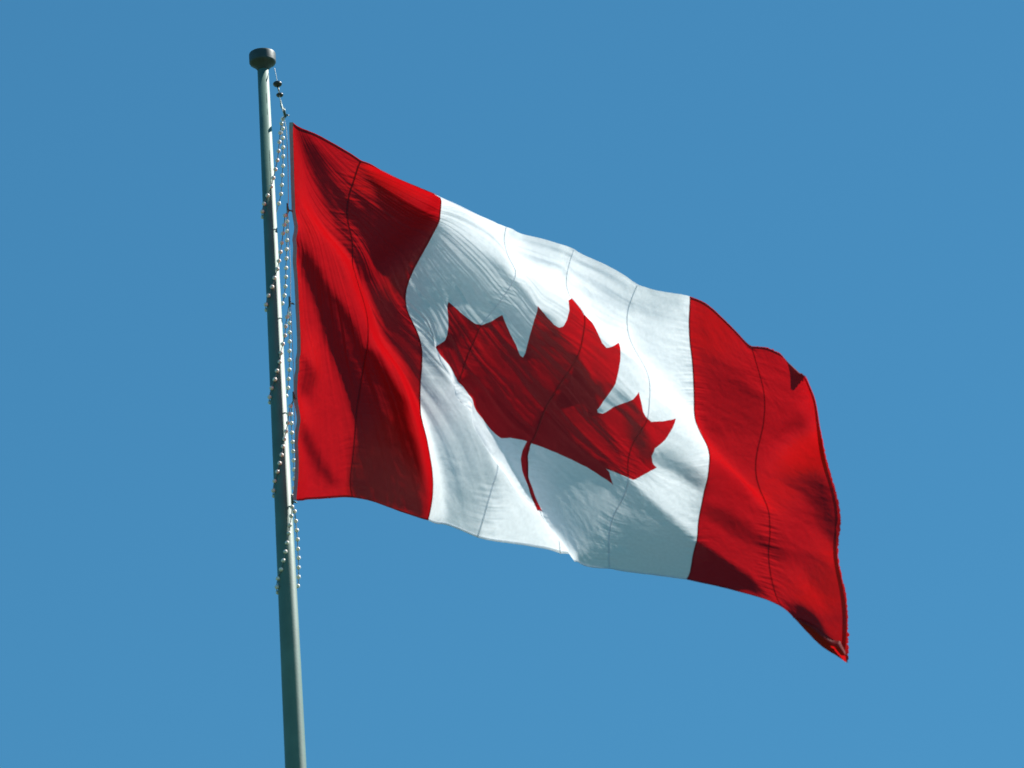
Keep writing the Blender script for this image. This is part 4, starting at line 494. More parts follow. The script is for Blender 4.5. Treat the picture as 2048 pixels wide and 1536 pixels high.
-1,0,-1,0,12,-3,-3,1,2,-1,0,-1,1,1,1,-1,-1,0,1,1,0,0,1,-1,-1,-1,-1,0,0,1,-1,0,-2,-3,-2,0,0,0,1,0,-1,1,-1,1,-1,1,0,-1,-1,-1,0,2,
2,2,1,-1,0,0,0,0,0,1,0,1,0,0,1,0,1,0,0,0,0,0,0,-1,0,-1,0,0,-1,-1,-1,1,-1,15,-7,-3,1,1,2,-1,0,-1,1,2,0,0,-1,1,0,0,1,0,1,-1,-3,
-1,-1,0,0,0,0,-1,-2,-2,-2,-1,1,0,1,0,0,1,-1,1,0,0,0,-1,-1,-2,0,2,3,2,1,-1,1,-1,0,0,0,1,0,1,1,0,1,0,0,1,0,0,-1,0,0,0,-1,-1,0,
-1,0,0,-1,0,14,-4,-3,-2,2,1,2,0,-1,-1,0,2,0,1,-1,1,1,0,-1,-1,0,0,-3,-2,-2,1,1,-1,0,-1,-2,-3,-1,0,2,0,1,0,1,1,0,1,0,0,-1,-1,-1,
-3,0,1,2,3,2,-1,1,0,0,0,0,1,1,0,1,0,0,1,0,0,0,0,-1,0,-1,0,0,-1,0,0,0,0,-1,13,0,-4,-2,0,2,1,1,0,0,-1,0,0,0,1,0,0,-1,1,-1,-1,
-1,-1,-3,-1,-1,0,1,0,0,-1,-3,-2,0,0,1,2,1,0,1,1,0,0,0,0,-1,-1,-1,-2,-1,1,2,3,2,0,0,0,1,0,1,0,1,1,0,1,-1,0,0,0,0,0,0,-1,0,0,-1,
0,0,0,-1,0,13,0,-2,-3,0,1,2,0,0,0,0,-1,1,0,-1,0,0,0,-1,-1,0,-2,0,-1,-3,-2,0,1,0,0,0,0,-2,-2,0,2,1,1,1,0,1,0,1,0,1,-1,0,-2,-1,
-2,0,0,1,3,2,1,0,0,1,0,0,1,1,0,0,1,0,0,0,-1,0,-1,1,-1,0,0,0,0,-1,0,0,13,0,0,-3,-1,0,1,1,0,-1,0,0,0,0,0,0,-1,-1,-1,0,-1,0,-2,
-1,-2,-2,-2,1,2,1,1,1,0,-2,-1,0,1,1,1,1,0,0,0,1,-1,1,-1,0,-1,-1,-2,-1,1,1,2,3,1,0,0,1,1,0,0,1,0,0,0,0,-1,1,-1,1,-1,0,-1,1,0,
-1,0,1,-1,12,0,-1,-1,-1,0,0,1,0,0,0,0,0,-1,0,-1,-1,0,-1,-1,-1,-1,-1,0,-1,-2,-2,-1,2,2,2,1,3,1,-2,-2,0,1,1,0,0,1,0,-1,1,-1,0,0,
-1,0,-1,-1,-1,0,1,2,3,1,1,0,0,1,-1,1,0,0,0,0,0,0,0,-1,0,0,1,-1,0,0,0,-1,0,11,0,0,-1,-1,-1,1,1,0,0,-1,0,-1,0,-1,-1,0,-1,-1,0,-2,
-1,0,-1,0,-1,-1,-1,-1,4,2,3,1,2,2,0,-2,-1,-1,0,0,-1,0,1,-1,1,0,0,0,0,-1,0,-1,-1,0,0,1,3,1,1,0,0,1,0,0,0,0,0,0,0,0,0,0,0,0,0,
-1,1,-1,0,0,10,0,0,0,-2,1,-1,1,1,-1,0,-1,-1,-1,0,-1,-2,0,-1,-1,0,-1,0,-1,1,0,1,-1,-1,0,4,3,2,2,0,1,-1,-1,-1,-1,-1,0,-1,0,1,0,0,
0,0,0,1,0,-1,0,-1,0,0,0,2,1,1,1,0,0,0,0,0,0,1,-1,0,1,0,0,-1,0,0,-1,1,-1,-1,10,0,0,0,-2,-1,1,0,1,-1,-1,-1,0,-1,-2,0,-1,-1,0,-2,
0,0,0,0,0,2,0,1,1,-1,2,3,2,1,2,-1,1,-1,-2,-1,-2,-1,-1,-1,0,2,1,1,1,0,-1,0,1,-1,0,-1,0,0,-1,0,2,0,1,1,1,0,1,0,-1,1,0,0,0,0,0,
0,-1,0,-1,0,1,9,0,1,-2,0,-1,-1,1,0,0,-1,-1,-1,-1,-1,-1,-1,-1,-1,1,-1,1,-1,2,1,1,2,1,0,1,0,1,3,1,0,1,-1,-1,0,-2,-1,-2,-2,-1,-1,0,
3,2,1,1,0,0,-1,1,0,0,-1,-1,0,0,-1,1,1,1,1,1,0,0,1,0,1,-1,0,0,0,-1,1,-1,0,-1,0,8,0,0,0,-2,0,0,-1,1,0,-1,-1,-2,-1,0,-2,0,-1,0,0,
0,0,2,1,1,1,1,2,2,1,0,0,1,0,1,-1,1,-1,-1,0,-1,-2,-1,-2,-2,0,0,2,3,1,1,0,1,-1,0,0,0,0,-1,-1,0,0,-1,1,1,2,1,1,1,0,0,0,0,0,0,0,
-1,0,-2,0,-1,7,1,0,-1,-1,-1,-1,0,0,0,-1,-1,-1,-1,-1,-1,0,0,0,0,1,2,0,1,2,1,2,1,2,1,-1,0,-1,1,0,0,-1,0,-1,-1,0,-1,0,-1,-1,-2,-2,
1,1,2,3,1,0,1,0,-1,0,-1,0,1,-1,-1,0,-1,0,1,1,2,1,2,0,1,0,-1,0,0,-1,-1,0,-1,-1,6,0,0,0,0,-2,0,-2,-1,2,-1,-1,-1,-1,-1,1,0,0,1,0,
2,0,2,1,1,2,1,1,0,0,0,0,0,0,-1,0,0,-1,0,-1,-2,1,-1,0,0,-1,0,-2,-1,1,2,2,2,0,0,1,-1,1,-1,-1,0,0,-1,0,-1,0,0,1,2,1,2,0,1,1,-1,
0,0,-1,-1,-1,0,7,-1,0,0,-1,0,-2,-1,-1,0,0,-1,0,-1,1,0,0,1,1,1,0,2,1,1,1,0,1,1,1,0,0,-1,-2,0,1,0,-2,0,-1,-1,0,-1,0,1,1,0,0,-1,
-1,-1,-1,1,2,2,1,0,0,0,0,0,-1,-1,1,-1,0,-1,0,-1,0,1,1,2,2,1,0,0,0,0,-1,-1,-1,7,0,0,0,-1,-2,-1,-1,0,-2,2,-1,-1,2,-1,1,1,1,1,1,1,
0,1,1,0,1,0,0,0,0,0,-1,-1,-1,-1,0,0,-1,-1,0,0,0,1,0,0,1,0,1,-1,0,-1,-1,0,1,1,1,1,0,0,-1,0,0,-1,0,0,-1,-1,0,-1,0,0,1,0,2,2,0,
1,0,0,0,-1,7,1,-1,0,-1,-1,-1,-1,-2,0,0,2,1,0,1,0,2,0,1,1,1,1,0,-1,0,1,0,0,-1,0,-2,0,-1,-1,-1,-1,0,-1,0,0,0,0,1,1,2,0,0,0,1,-1,
0,0,-2,-1,0,1,1,0,1,0,1,-1,0,-2,0,0,-1,0,-1,-1,0,-1,1,0,1,1,1,1,1,0,0,8,-1,1,-1,-1,-2,-2,0,-1,0,1,2,2,1,1,1,1,1,1,0,0,0,-1,1,
-1,-1,-1,-1,0,0,0,-1,0,-2,0,-1,-2,0,-1,0,0,2,1,2,0,1,1,0,0,0,-1,0,-1,-1,-1,-1,0,2,0,1,0,0,-1,1,-1,-1,0,-1,-1,0,-1,0,-1,0,0,1,1,
1,1,2,0,6,2,0,0,-2,-4,0,-1,0,1,1,2,3,1,2,1,0,2,-1,1,0,-1,1,-1,0,-1,0,-1,-1,-1,-1,-1,0,-1,-2,-1,0,-1,0,0,1,1,1,0,1,0,1,0,0,0,0,
-1,0,-1,0,-1,-1,-1,1,0,0,1,1,-1,0,-1,0,-1,1,-2,0,-1,0,-1,0,0,0,2,1,2,3,8,0,0,0,-2,-2,-3,0,1,1,2,2,2,2,1,2,1,-1,1,0,0,0,0,-1,0,
0,-1,-1,-1,-2,0,-1,-2,0,-1,-1,-1,0,1,0,1,1,-1,0,0,1,-1,0,0,0,1,-1,0,0,0,-1,0,0,-1,0,0,-1,0,1,-1,1,0,-1,-1,0,0,0,-1,0,0,0,0,0,2,
1,0,9,0,0,0,-1,-3,-2,0,2,0,2,1,1,3,2,0,0,1,0,0,0,0,-1,1,-1,-1,-1,0,-1,-1,-1,-1,0,-2,-2,0,0,1,0,1,1,0,0,-1,-1,0,0,0,0,0,0,0,0,
1,-1,1,0,-2,0,0,-1,0,-1,-1,1,-1,0,1,-1,0,-1,0,0,0,0,0,0,1,0,1,1,9,0,1,0,0,-1,-3,-1,0,2,1,2,1,1,1,1,1,0,0,0,0,0,0,-1,0,-1,0,
-2,0,0,-1,-1,-2,-1,0,-1,1,0,1,2,0,-1,-1,-1,-1,-2,0,1,0,1,-1,2,0,0,0,0,0,0,0,-1,1,-1,0,-2,-2,0,-1,0,1,-1,0,0,0,0,0,0,1,0,0,0,0,
10,0,0,1,1,-1,-2,-2,0,1,1,1,1,2,0,1,0,1,0,0,0,-1,0,-1,0,0,-1,0,-1,-1,0,-1,-1,0,-1,0,0,1,2,1,0,-2,0,0,-3,-3,-2,-1,2,1,2,0,1,0,
1,-1,0,1,-1,0,-1,1,-1,1,-1,-3,-1,-2,0,1,0,0,0,0,0,1,0,0,1,0,0,11,0,0,0,0,1,-1,-3,0,1,0,1,2,0,1,0,1,0,1,0,-1,0,0,0,-1,-1,-1,0,
-1,0,-1,0,0,-1,0,1,1,2,0,0,1,0,-3,-2,-4,-1,0,-1,-1,1,1,2,1,1,0,0,0,-1,1,0,-1,0,0,-1,0,0,-2,-2,-1,-1,0,0,0,1,0,0,0,1,0,1,0,11,
0,0,0,1,0,-1,-1,-1,-1,2,0,1,1,1,0,0,0,0,1,0,0,-1,-1,0,0,-1,0,-1,0,-1,0,0,1,1,0,1,0,1,0,-1,0,1,-3,-2,-2,-1,-1,-1,-1,2,0,1,1,1,
0,0,0,-1,0,1,-1,0,0,0,0,0,-1,-3,-1,-2,0,1,-1,0,1,1,0,1,-1,0,12,-1,0,0,0,0,1,-2,-2,1,0,1,1,0,2,0,0,0,0,0,0,0,-1,1,-1,-1,0,-1,0,
-1,0,1,0,0,2,1,0,1,-1,0,-1,1,0,0,1,-1,-2,-1,-3,-3,0,1,0,0,1,2,-1,1,-1,0,-1,0,0,0,-1,1,0,1,-1,-2,-2,-2,-1,0,1,0,0,0,0,1,0,11,1,
-1,0,-1,2,-1,0,-1,-1,1,1,-1,2,0,1,-1,1,0,-1,0,0,0,-1,0,0,-1,-1,0,-1,1,0,1,2,1,1,1,-1,0,-2,1,-1,0,1,2,1,0,-1,-1,-4,-4,-2,0,1,0,
1,2,-1,1,-1,0,-1,0,0,0,0,0,0,1,-1,0,-2,-2,-1,-1,0,0,0,1,0,0,11,-1,1,-1,1,-1,1,1,-1,0,-1,0,1,0,1,0,1,-1,-1,1,0,0,0,0,-1,-1,0,-1,
-1,1,0,0,3,1,1,1,-1,0,-3,-4,-5,0,1,2,4,4,2,0,-2,-3,-4,-1,-1,0,0,1,1,1,0,0,-1,1,-1,0,0,0,0,1,0,1,0,0,-2,-3,-1,-2,0,0,0,0,1,10,
1,-1,0,0,1,1,0,0,-1,1,0,0,0,-1,1,0,0,0,-1,1,-1,0,0,0,0,-1,0,-2,-1,0,3,2,1,0,-1,0,-3,-3,-3,-3,-4,5,5,3,1,1,0,1,0,-4,-4,0,-1,0,
0,1,1,2,0,0,-1,0,0,1,0,0,0,0,0,1,0,0,0,-2,-2,-3,0,-1,0,0,10,-1,1,0,0,0,2,2,1,-1,-2,0,0,0,1,0,-1,0,0,0,0,0,0,0,0,0,0,-1,-1,-4,
3,2,0,0,0,-1,-3,-3,-1,2,2,4,0,-1,-1,1,0,2,1,0,-2,-3,-4,-1,0,-1,0,2,0,2,1,0,0,0,0,0,0,0,1,0,0,0,1,0,-1,-1,-1,-3,-1,-1,-1,10,0,
-1,0,1,2,2,1,1,0,-1,-1,0,-1,-1,0,0,0,0,0,0,1,0,0,0,0,1,0,1,2,-2,-2,-1,-1,-2,-2,-2,0,0,1,3,3,-1,0,1,-1,0,1,4,0,-1,-4,-3,-3,-2,
-1,0,0,2,1,2,1,0,-1,0,0,1,0,0,0,0,1,-1,1,0,0,0,-2,-2,-2,-1,9,0,1,0,1,3,2,2,0,0,-2,-1,-1,-1,1,0,-1,0,0,0,0,0,1,-1,1,1,0,0,1,2,
-1,-3,-3,-2,-2,0,0,-2,0,-1,2,-1,0,3,3,2,1,1,0,3,0,-3,-5,-4,-2,-1,-1,-1,1,1,2,2,0,1,0,0,0,0,0,0,0,0,0,0,0,1,0,0,-1,-1,-1,9,0,0,
2,2,3,2,2,0,-1,-1,-2,-1,0,-1,0,0,0,0,0,0,0,0,1,-1,0,0,1,1,0,-2,-1,-2,-2,-1,-1,0,2,0,-1,1,0,-2,0,1,2,2,1,1,2,1,0,-3,-4,-4,-2,-2,
0,-1,2,0,2,3,0,0,0,0,0,0,0,0,-1,1,0,1,0,0,1,0,0,0,10,0,0,2,4,2,2,0,1,-1,-1,-2,-1,0,-1,-1,1,-1,0,-1,0,1,0,-1,1,0,0,0,0,-1,0,
-2,-1,-1,0,-1,1,1,2,3,-2,-1,-1,-2,-1,2,0,0,-2,1,3,3,0,-4,-3,-2,-1,-2,0,-1,1,1,2,2,0,0,0,0,-1,1,-1,1,0,0,0,0,1,0,1,1,1,10,0,2,4,
2,2,1,0,0,-1,-1,-1,-2,-1,1,0,-1,-1,0,0,-1,0,0,0,0,-1,0,0,0,0,-1,0,-1,0,-1,1,1,1,1,1,0,-1,0,-2,1,0,-1,-3,0,-3,1,0,3,2,-1,-3,-2,
0,-2,0,0,1,1,2,2,0,-1,-1,1,-1,1,0,-1,1,0,1,0,2,0,1,0,11,2,4,2,2,0,-1,1,-1,1,-1,-1,-2,-1,-1,0,0,-1,-1,0,0,-1,0,1,-1,-1,0,0,-1,0,
0,0,0,-1,1,0,1,1,2,0,-1,1,0,-1,-1,-1,1,-1,-4,0,-1,0,1,2,0,0,-2,-2,0,-1,-1,0,0,2,2,1,0,0,-1,1,-1,0,2,-1,2,0,1,0,1,0,1,10,5,4,2,
0,0,0,-1,0,0,0,-1,-1,-1,-1,-1,-1,0,-1,0,-1,0,-1,0,-1,1,-1,0,0,-1,0,-1,1,1,0,2,0,1,0,1,0,0,-1,0,-3,-2,-3,2,3,-1,-3,1,2,1,1,-1,-2,
-1,-1,-1,0,-2,0,0,1,2,1,0,0,0,1,0,0,1,0,1,1,0,1,0,1,12,4,3,1,1,-1,0,0,-1,-1,0,0,-1,-2,-1,0,-1,0,0,-1,0,-1,-1,0,0,-1,0,0,-1,0,
-1,0,1,2,2,0,0,0,1,0,1,-1,1,0,-4,-8,-3,-1,1,3,6,1,-1,2,2,-1,0,-2,-1,-1,-2,-1,-2,-2,0,2,2,2,0,0,1,1,0,2,0,0,0,1,0,1,0,7,7,2,3,
0,1,0,-2,-1,-2,-2,-2,0,0,0,1,1,0,-1,-1,0,-1,0,-1,0,0,-1,0,1,-1,-1,-2,5,2,1,0,1,0,-1,0,0,-1,-2,-5,-4,-1,-1,-1,-2,0,1,4,6,3,0,1,
-2,-1,-1,-1,-2,-3,-2,0,-1,0,2,2,2,1,0,1,1,0,0,1,0,0,0,1,0,8,3,3,2,3,0,-1,-1,-3,-3,-3,0,0,1,1,0,2,0,0,0,-1,0,0,-1,0,-1,0,-1,1,
3,3,3,-3,-1,0,0,-1,0,-1,0,-1,-2,-3,-1,-1,0,-1,-3,-1,-1,-1,1,3,2,4,1,1,-2,-3,-2,-3,-1,-1,0,0,0,1,1,2,1,1,1,0,0,1,0,1,0,1,-1,1,9,
1,2,3,1,2,0,-2,-3,-3,-2,-1,1,2,1,0,1,1,0,0,0,0,0,0,0,-1,-2,-1,4,2,1,1,-2,0,-1,-1,0,-1,-1,-2,-1,0,-1,-1,1,0,0,-1,-2,0,0,2,-1,1,
-1,2,0,-2,-6,-4,0,1,1,-1,1,0,1,0,1,2,1,0,1,1,0,1,-1,1,0,1,-1,8,1,2,1,3,1,0,-1,-2,-3,-1,0,1,1,0,1,1,1,0,1,0,0,0,0,0,1,1,1,-2,
0,0,0,0,-2,-1,0,-1,-2,0,-1,-2,0,0,1,1,0,1,0,-2,-1,0,0,1,0,0,0,1,-1,-4,-8,2,0,0,0,-1,1,0,1,1,0,1,0,1,0,1,0,1,0,0,0,1,8,1,1,1,
1,2,0,-1,-1,0,-1,0,1,1,1,0,0,1,2,-1,1,0,0,0,1,0,2,-1,-2,-1,-1,0,-1,0,-1,-1,-2,0,-2,0,0,-1,1,1,0,1,0,0,1,-2,0,0,-1,1,1,-1,0,2,
1,1,-6,-2,-2,-2,-1,0,-2,1,0,1,1,1,0,0,0,1,0,0,0,0,0,7,0,1,0,1,2,2,1,-1,-1,1,-1,1,1,1,1,2,0,0,1,-1,0,0,0,-1,1,0,1,-1,-2,-1,-1,
0,-2,-1,-1,0,-1,0,-1,0,0,1,0,1,0,0,0,1,1,-3,0,0,1,2,1,-2,0,4,2,-2,-5,-2,-3,-2,-2,-1,-1,0,1,0,1,1,0,1,-1,1,0,0,0,0,6,1,-1,1,0,
2,3,1,2,-1,-1,1,-1,1,1,3,1,2,-1,-1,0,-1,0,0,0,0,-1,0,-1,-1,-1,0,-2,0,-1,0,-1,-1,0,0,0,0,0,0,1,0,0,1,0,0,0,-3,0,0,1,3,1,-2,0,3,
1,0,-2,-1,-3,-5,-2,-2,0,-1,1,1,0,1,0,0,0,0,1,0,0,6,-1,1,0,1,0,3,3,1,1,-1,-2,1,0,2,1,3,2,-1,-2,-1,0,-1,1,-1,0,1,-1,0,-1,-1,-2,0,
-1,-1,-1,0,1,-1,0,0,0,0,0,0,1,0,0,1,0,1,-2,-3,-1,0,1,4,2,0,1,2,0,-1,-3,-2,-3,-3,-3,-1,1,0,0,1,0,0,1,-1,1,-1,1,0,6,1,-1,0,0,0,
2,4,2,1,-1,-1,-1,0,0,0,1,1,1,0,0,1,0,-1,1,-1,0,1,-1,-1,0,-1,-2,-2,0,0,0,0,1,0,0,0,0,0,0,0,1,0,0,0,0,0,-3,-3,-1,1,3,5,1,-2,1,
1,-1,0,-1,0,-2,-5,-2,-1,-1,0,1,0,0,0,1,0,0,0,0,7,0,0,-1,-1,0,1,3,3,1,0,-1,-1,-1,-1,1,-2,0,3,2,1,-1,1,0,0,1,-1,0,0,0,-1,-1,-1,
-1,-2,1,1,1,0,0,0,0,-1,0,0,1,-1,1,-1,1,0,-1,0,-4,-2,0,0,3,6,2,-2,1,1,0,-2,0,2,-1,-5,-4,-1,-1,-1,1,0,0,0,-1,1,0,0,8,-1,0,-1,-1,
0,0,2,2,1,1,-1,-1,0,0,-1,0,0,2,3,0,1,0,0,0,-1,1,-1,0,0,0,0,-1,-1,-1,2,0,-1,0,0,0,0,0,0,-1,0,1,-1,1,-1,0,0,0,-1,-3,-3,0,0,3,5,
3,0,0,0,0,-2,-1,2,-2,-3,-3,-1,-1,0,0,0,0,1,-1,0,0,9,-1,-2,0,0,-1,-1,1,2,1,1,1,0,-1,0,-1,0,1,2,1,2,0,0,0,-1,1,-1,0,0,0,1,0,1,1,
2,-3,-1,-1,0,-1,0,-1,0,0,0,0,-1,1,-1,0,-1,0,0,0,-1,-3,-3,-1,-1,1,5,4,2,0,1,0,-1,0,0,-2,-3,-3,-1,-1,1,0,0,0,1,-1,1,9,-1,-1,-1,-1,
-1,0,-1,2,2,2,2,-1,0,-1,0,0,0,2,3,1,0,-2,0,0,0,0,0,1,0,0,0,1,2,-1,-1,-1,0,-1,0,-1,0,0,0,-1,0,0,-1,0,-1,0,0,-1,0,0,-1,-3,-4,-1,
0,0,3,4,4,2,1,0,-1,0,-1,-3,-3,-2,-1,0,1,0,0,0,1,0,7,0,0,0,-1,-1,-1,0,1,2,2,1,1,-2,0,-1,0,0,1,4,0,0,0,-1,1,-1,1,0,0,1,0,1,0,0,
1,-1,0,-1,-1,0,-1,0,0,-1,0,-1,0,0,-1,0,-1,0,-1,0,0,-1,-1,-2,-4,-1,0,0,3,5,4,2,0,1,0,-1,-2,-3,-4,-1,0,0,1,0,0,1,0,6,0,0,0,0,0,0,
0,0,3,2,1,-1,-1,-1,0,-1,0,-2,-2,2,3,2,1,0,1,0,1,0,0,0,1,0,0,-1,0,0,-1,0,-1,1,-1,-1,0,0,0,-1,-1,0,0,0,-2,0,-1,-1,-1,0,0,-2,-2,
-1,0,0,2,3,5,2,0,0,1,0,-3,-4,-3,0,0,1,1,0,-1,1,5,0,1,0,0,1,0,0,2,2,1,0,0,-1,-1,-1,0,-2,-1,-2,1,1,3,2,1,0,1,0,0,1,0,0,0,0,1,
-1,-1,1,-1,0,-1,0,0,-1,0,-1,0,-1,0,0,-1,0,-1,-1,-2,0,-1,-1,2,0,-2,-2,0,0,1,2,4,3,1,0,1,1,-2,-4,-3,-1,0,0,1,1,-1,5,0,0,0,2,0,1,
1,1,2,1,1,-1,-2,-1,0,-1,-1,-1,-1,0,1,2,2,1,1,0,0,1,0,0,0,0,0,-1,1,0,-1,0,0,-1,0,-1,0,-1,0,-1,1,-1,-1,0,-1,-1,-1,-1,-2,-2,2,2,2,
1,-2,-2,-2,0,0,2,3,4,1,0,2,1,-2,-5,-3,-1,1,1,0,0,4,0,1,1,0,2,1,1,1,1,2,0,0,-1,-3,0,-1,0,-1,0,0,0,0,2,2,1,0,1,0,0,0,0,0,0,0,
-1,0,0,0,-1,0,-1,0,0,0,-1,0,-1,0,0,-1,0,-1,-1,-1,-1,1,1,2,0,0,1,-2,-2,-2,-1,-1,0,2,3,4,1,2,-1,-4,-2,-1,0,0,1,1,4,1,0,1,1,1,0,2,
1,2,0,1,-1,0,-1,-2,1,-1,0,-1,0,0,0,1,2,1,0,1,0,0,0,0,0,-1,1,0,-1,0,-1,0,0,0,-1,-1,0,0,0,-1,0,-1,1,-1,0,0,0,1,3,2,-2,-1,-1,0,0,
-1,-3,-2,-2,-1,-1,1,1,3,3,4,0,-3,-2,-1,1,0,2,4,1,1,1,0,0,2,0,1,2,0,0,1,-1,0,-1,-1,0,0,0,0,0,1,-1,1,3,0,-1,0,0,1,0,0,0,-1,0,0,
-1,1,-1,-1,0,0,0,0,0,-1,1,-1,1,-1,1,0,1,0,0,0,-1,-1,0,1,-1,0,-1,0,-2,-2,-2,-1,-1,-1,-1,1,7,6,-1,-4,-1,-1,2,2,8,-1,0,0,1,0,0,0,0,
-1,2,1,0,1,-2,-1,-1,2,0,1,0,1,0,0,0,0,4,0,-1,0,0,0,0,0,0,0,-1,0,-1,0,1,-1,0,1,0,-1,1,-1,0,0,0,1,1,0,0,-2,-4,-1,1,1,0,1,-1,0,
-1,0,0,0,-2,0,1,2,1,0,1,2,-1,-3,-3,-3,-3,9,0,0,-1,0,1,-1,1,0,-1,-1,0,1,-1,1,-1,0,1,2,1,0,0,0,1,-1,1,1,2,0,-2,1,0,0,0,0,-1,1,
-1,0,0,0,1,0,0,-1,0,0,0,1,-1,1,0,0,0,0,-2,-6,-2,4,1,0,0,0,0,0,0,0,0,1,0,1,-1,1,-2,1,2,1,-3,-3,-4,-2,10,0,-1,0,0,-1,2,-1,0,-1,
0,0,-1,0,0,0,1,1,1,1,1,0,0,0,0,-1,0,3,3,-1,-2,0,1,0,-1,1,-1,0,0,0,0,0,0,0,0,0,-1,1,0,1,0,-1,1,0,0,1,0,-2,-2,-1,0,-1,0,-1,0,0,
0,0,1,1,-1,-1,-2,-1,1,4,2,-1,-3,-2,-4,10,0,0,0,0,0,-1,1,0,1,-1,-1,0,0,-1,1,0,1,2,1,0,0,-1,-1,0,0,0,0,3,5,-3,-1,0,0,0,-1,1,0,0,
1,-1,0,0,-1,0,1,0,0,-1,0,0,1,0,0,1,0,3,0,-4,-2,-2,0,-1,0,0,0,0,0,0,-1,-1,0,0,-2,-1,-2,4,4,1,-2,-2,10,0,0,0,0,0,-1,0,2,0,1,0,0,
-1,0,-1,-1,1,1,2,0,-1,0,0,0,0,0,0,0,3,4,-3,-1,1,0,0,0,1,0,-1,0,0,-1,0,0,0,0,-1,1,0,0,0,0,1,-1,1,2,-1,-2,-2,0,-2,-1,0,0,0,-1,0,
-1,0,1,0,0,0,-2,-1,0,4,3,1,-1,10,1,0,0,-1,-1,1,0,0,2,2,1,-1,0,-2,-1,0,-2,1,3,0,-2,0,0,0,1,0,1,0,-1,3,3,0,0,1,0,-1,-1,0,-1,0,
-1,1,-1,0,-1,1,0,0,0,0,0,0,-1,0,1,0,0,-1,0,-2,-1,0,0,-1,-1,1,-1,0,0,-1,1,0,1,0,0,-2,-1,2,2,0,11,-1,0,0,0,0,-1,0,1,2,2,1,0,0,0,
-2,-2,-2,-2,-2,1,3,0,1,1,0,2,0,2,0,-1,2,3,1,0,0,-1,-1,-1,0,-1,0,-1,1,-1,0,0,0,0,-1,0,0,0,0,0,0,0,0,0,-2,-1,0,0,-1,0,0,-1,0,0,
0,1,0,0,0,0,-1,-2,-2,1,2,2,10,1,0,0,-1,1,0,-1,0,1,2,2,2,-1,0,-1,-3,-2,-3,-2,1,1,2,1,1,1,0,1,0,1,1,2,2,2,1,-1,-2,-1,-1,-1,0,0,
0,-1,0,0,-1,1,-1,1,-1,-1,0,-1,1,0,0,0,-1,0,0,-1,0,-1,0,0,0,0,-1,0,0,1,1,-1,0,-1,-1,-2,-2,-1,0,11,0,0,-1,1,-1,0,0,0,0,2,2,1,2,
-1,-1,-1,-4,-2,-2,0,2,1,1,1,0,1,1,0,0,2,1,1,3,3,-4,-2,-1,-1,1,0,-1,0,0,0,0,0,-1,0,-1,0,0,-1,0,-1,0,1,0,0,-1,0,0,-1,1,-1,0,0,0,
0,0,1,-1,0,1,-1,0,-1,-2,-2,-2,-4,12,-1,0,0,0,0,-1,0,-1,1,1,2,2,0,0,0,-1,-1,-3,-2,0,0,0,1,1,1,0,0,0,1,0,1,-1,-1,0,2,2,0,0,-1,0,
1,-1,0,1,-1,0,-1,0,0,-1,-1,0,0,0,0,-1,0,0,1,-1,0,0,0,1,-1,0,0,1,0,0,0,0,-1,1,0,-1,-1,-4,-4,-1,12,-1,0,0,0,-1,1,-1,0,-1,0,2,2,1,
1,0,-1,-1,-2,-2,-1,0,1,0,0,1,1,0,0,0,0,-2,0,-3,-1,4,3,2,1,0,0,-1,1,0,-1,0,-1,0,0,-1,0,-1,-1,0,-1,0,1,0,0,0,0,0,0,0,0,1,0,1,0,
0,-1,0,0,0,-1,0,0,-1,-1,-3,-1,11,1,0,-1,0,0,-1,0,0,-1,0,0,1,2,1,0,0,-1,-2,-1,-1,0,1,0,1,0,0,1,1,-1,-2,0,-2,0,-1,2,2,2,2,0,0,0,
0,0,0,0,-1,0,-1,0,-1,0,-2,-1,1,0,0,0,0,0,0,0,1,0,1,1,0,0,-1,1,0,0,-1,0,0,-1,-1,-1,-1,1,1,12,-1,0,1,-2,0,-1,0,-1,0,-1,1,1,1,1,
0,-1,-1,1,0,-1,0,0,1,-1,1,1,-1,0,0,0,-1,0,-1,0,1,0,2,0,3,0,0,-1,0,0,0,1,-1,0,-1,-1,-1,-1,-1,0,0,0,1,0,-1,1,1,0,2,0,0,0,0,1,-1,
0,-1,0,0,-1,-1,-1,0,-1,1,-1,11,1,-1,-1,1,-1,0,-1,-1,-1,0,-1,0,2,0,1,0,0,0,0,0,0,0,0,1,0,-1,1,0,1,0,0,-1,0,0,-1,1,0,1,1,1,1,0,
-1,0,0,0,0,-1,0,0,-1,-1,-1,0,1,0,-1,-1,0,1,1,1,0,1,0,1,0,0,-1,0,0,-1,-2,-1,0,-1,-1,1,-1,0,12,-1,0,0,-2,0,-1,0,-1,0,-2,0,0,0,2,
0,1,1,1,0,0,-1,0,0,1,0,0,1,0,1,1,1,0,-1,-1,-1,0,0,0,0,1,1,1,0,-1,0,0,0,0,-1,0,0,1,1,-1,-1,-1,-1,-1,0,1,2,1,0,1,0,0,-1,0,0,-2,
0,-1,-1,-1,-1,0,-1,-1,0,0,12,0,-1,-1,0,-1,-1,-1,0,-1,-1,-1,0,0,1,2,1,1,0,0,0,1,-1,1,-1,0,1,0,2,1,2,0,0,-1,-1,0,-2,0,0,0,0,1,0,
2,0,-1,0,0,0,0,0,0,1,0,0,-1,-1,0,0,-1,2,0,1,0,0,0,-1,1,-1,-1,0,-2,-1,0,-1,-2,-1,0,0,-1,0,12,-2,0,-1,-1,0,-1,-1,0,-1,0,-1,-1,0,1,
1,2,1,1,1,0,-1,0,0,0,0,1,0,1,2,2,1,0,0,-1,-2,0,-2,0,0,0,0,1,0,2,0,0,0,-1,0,0,1,0,0,0,0,0,1,1,3,-2,0,-1,0,-1,-1,1,-2,0,-1,-1,
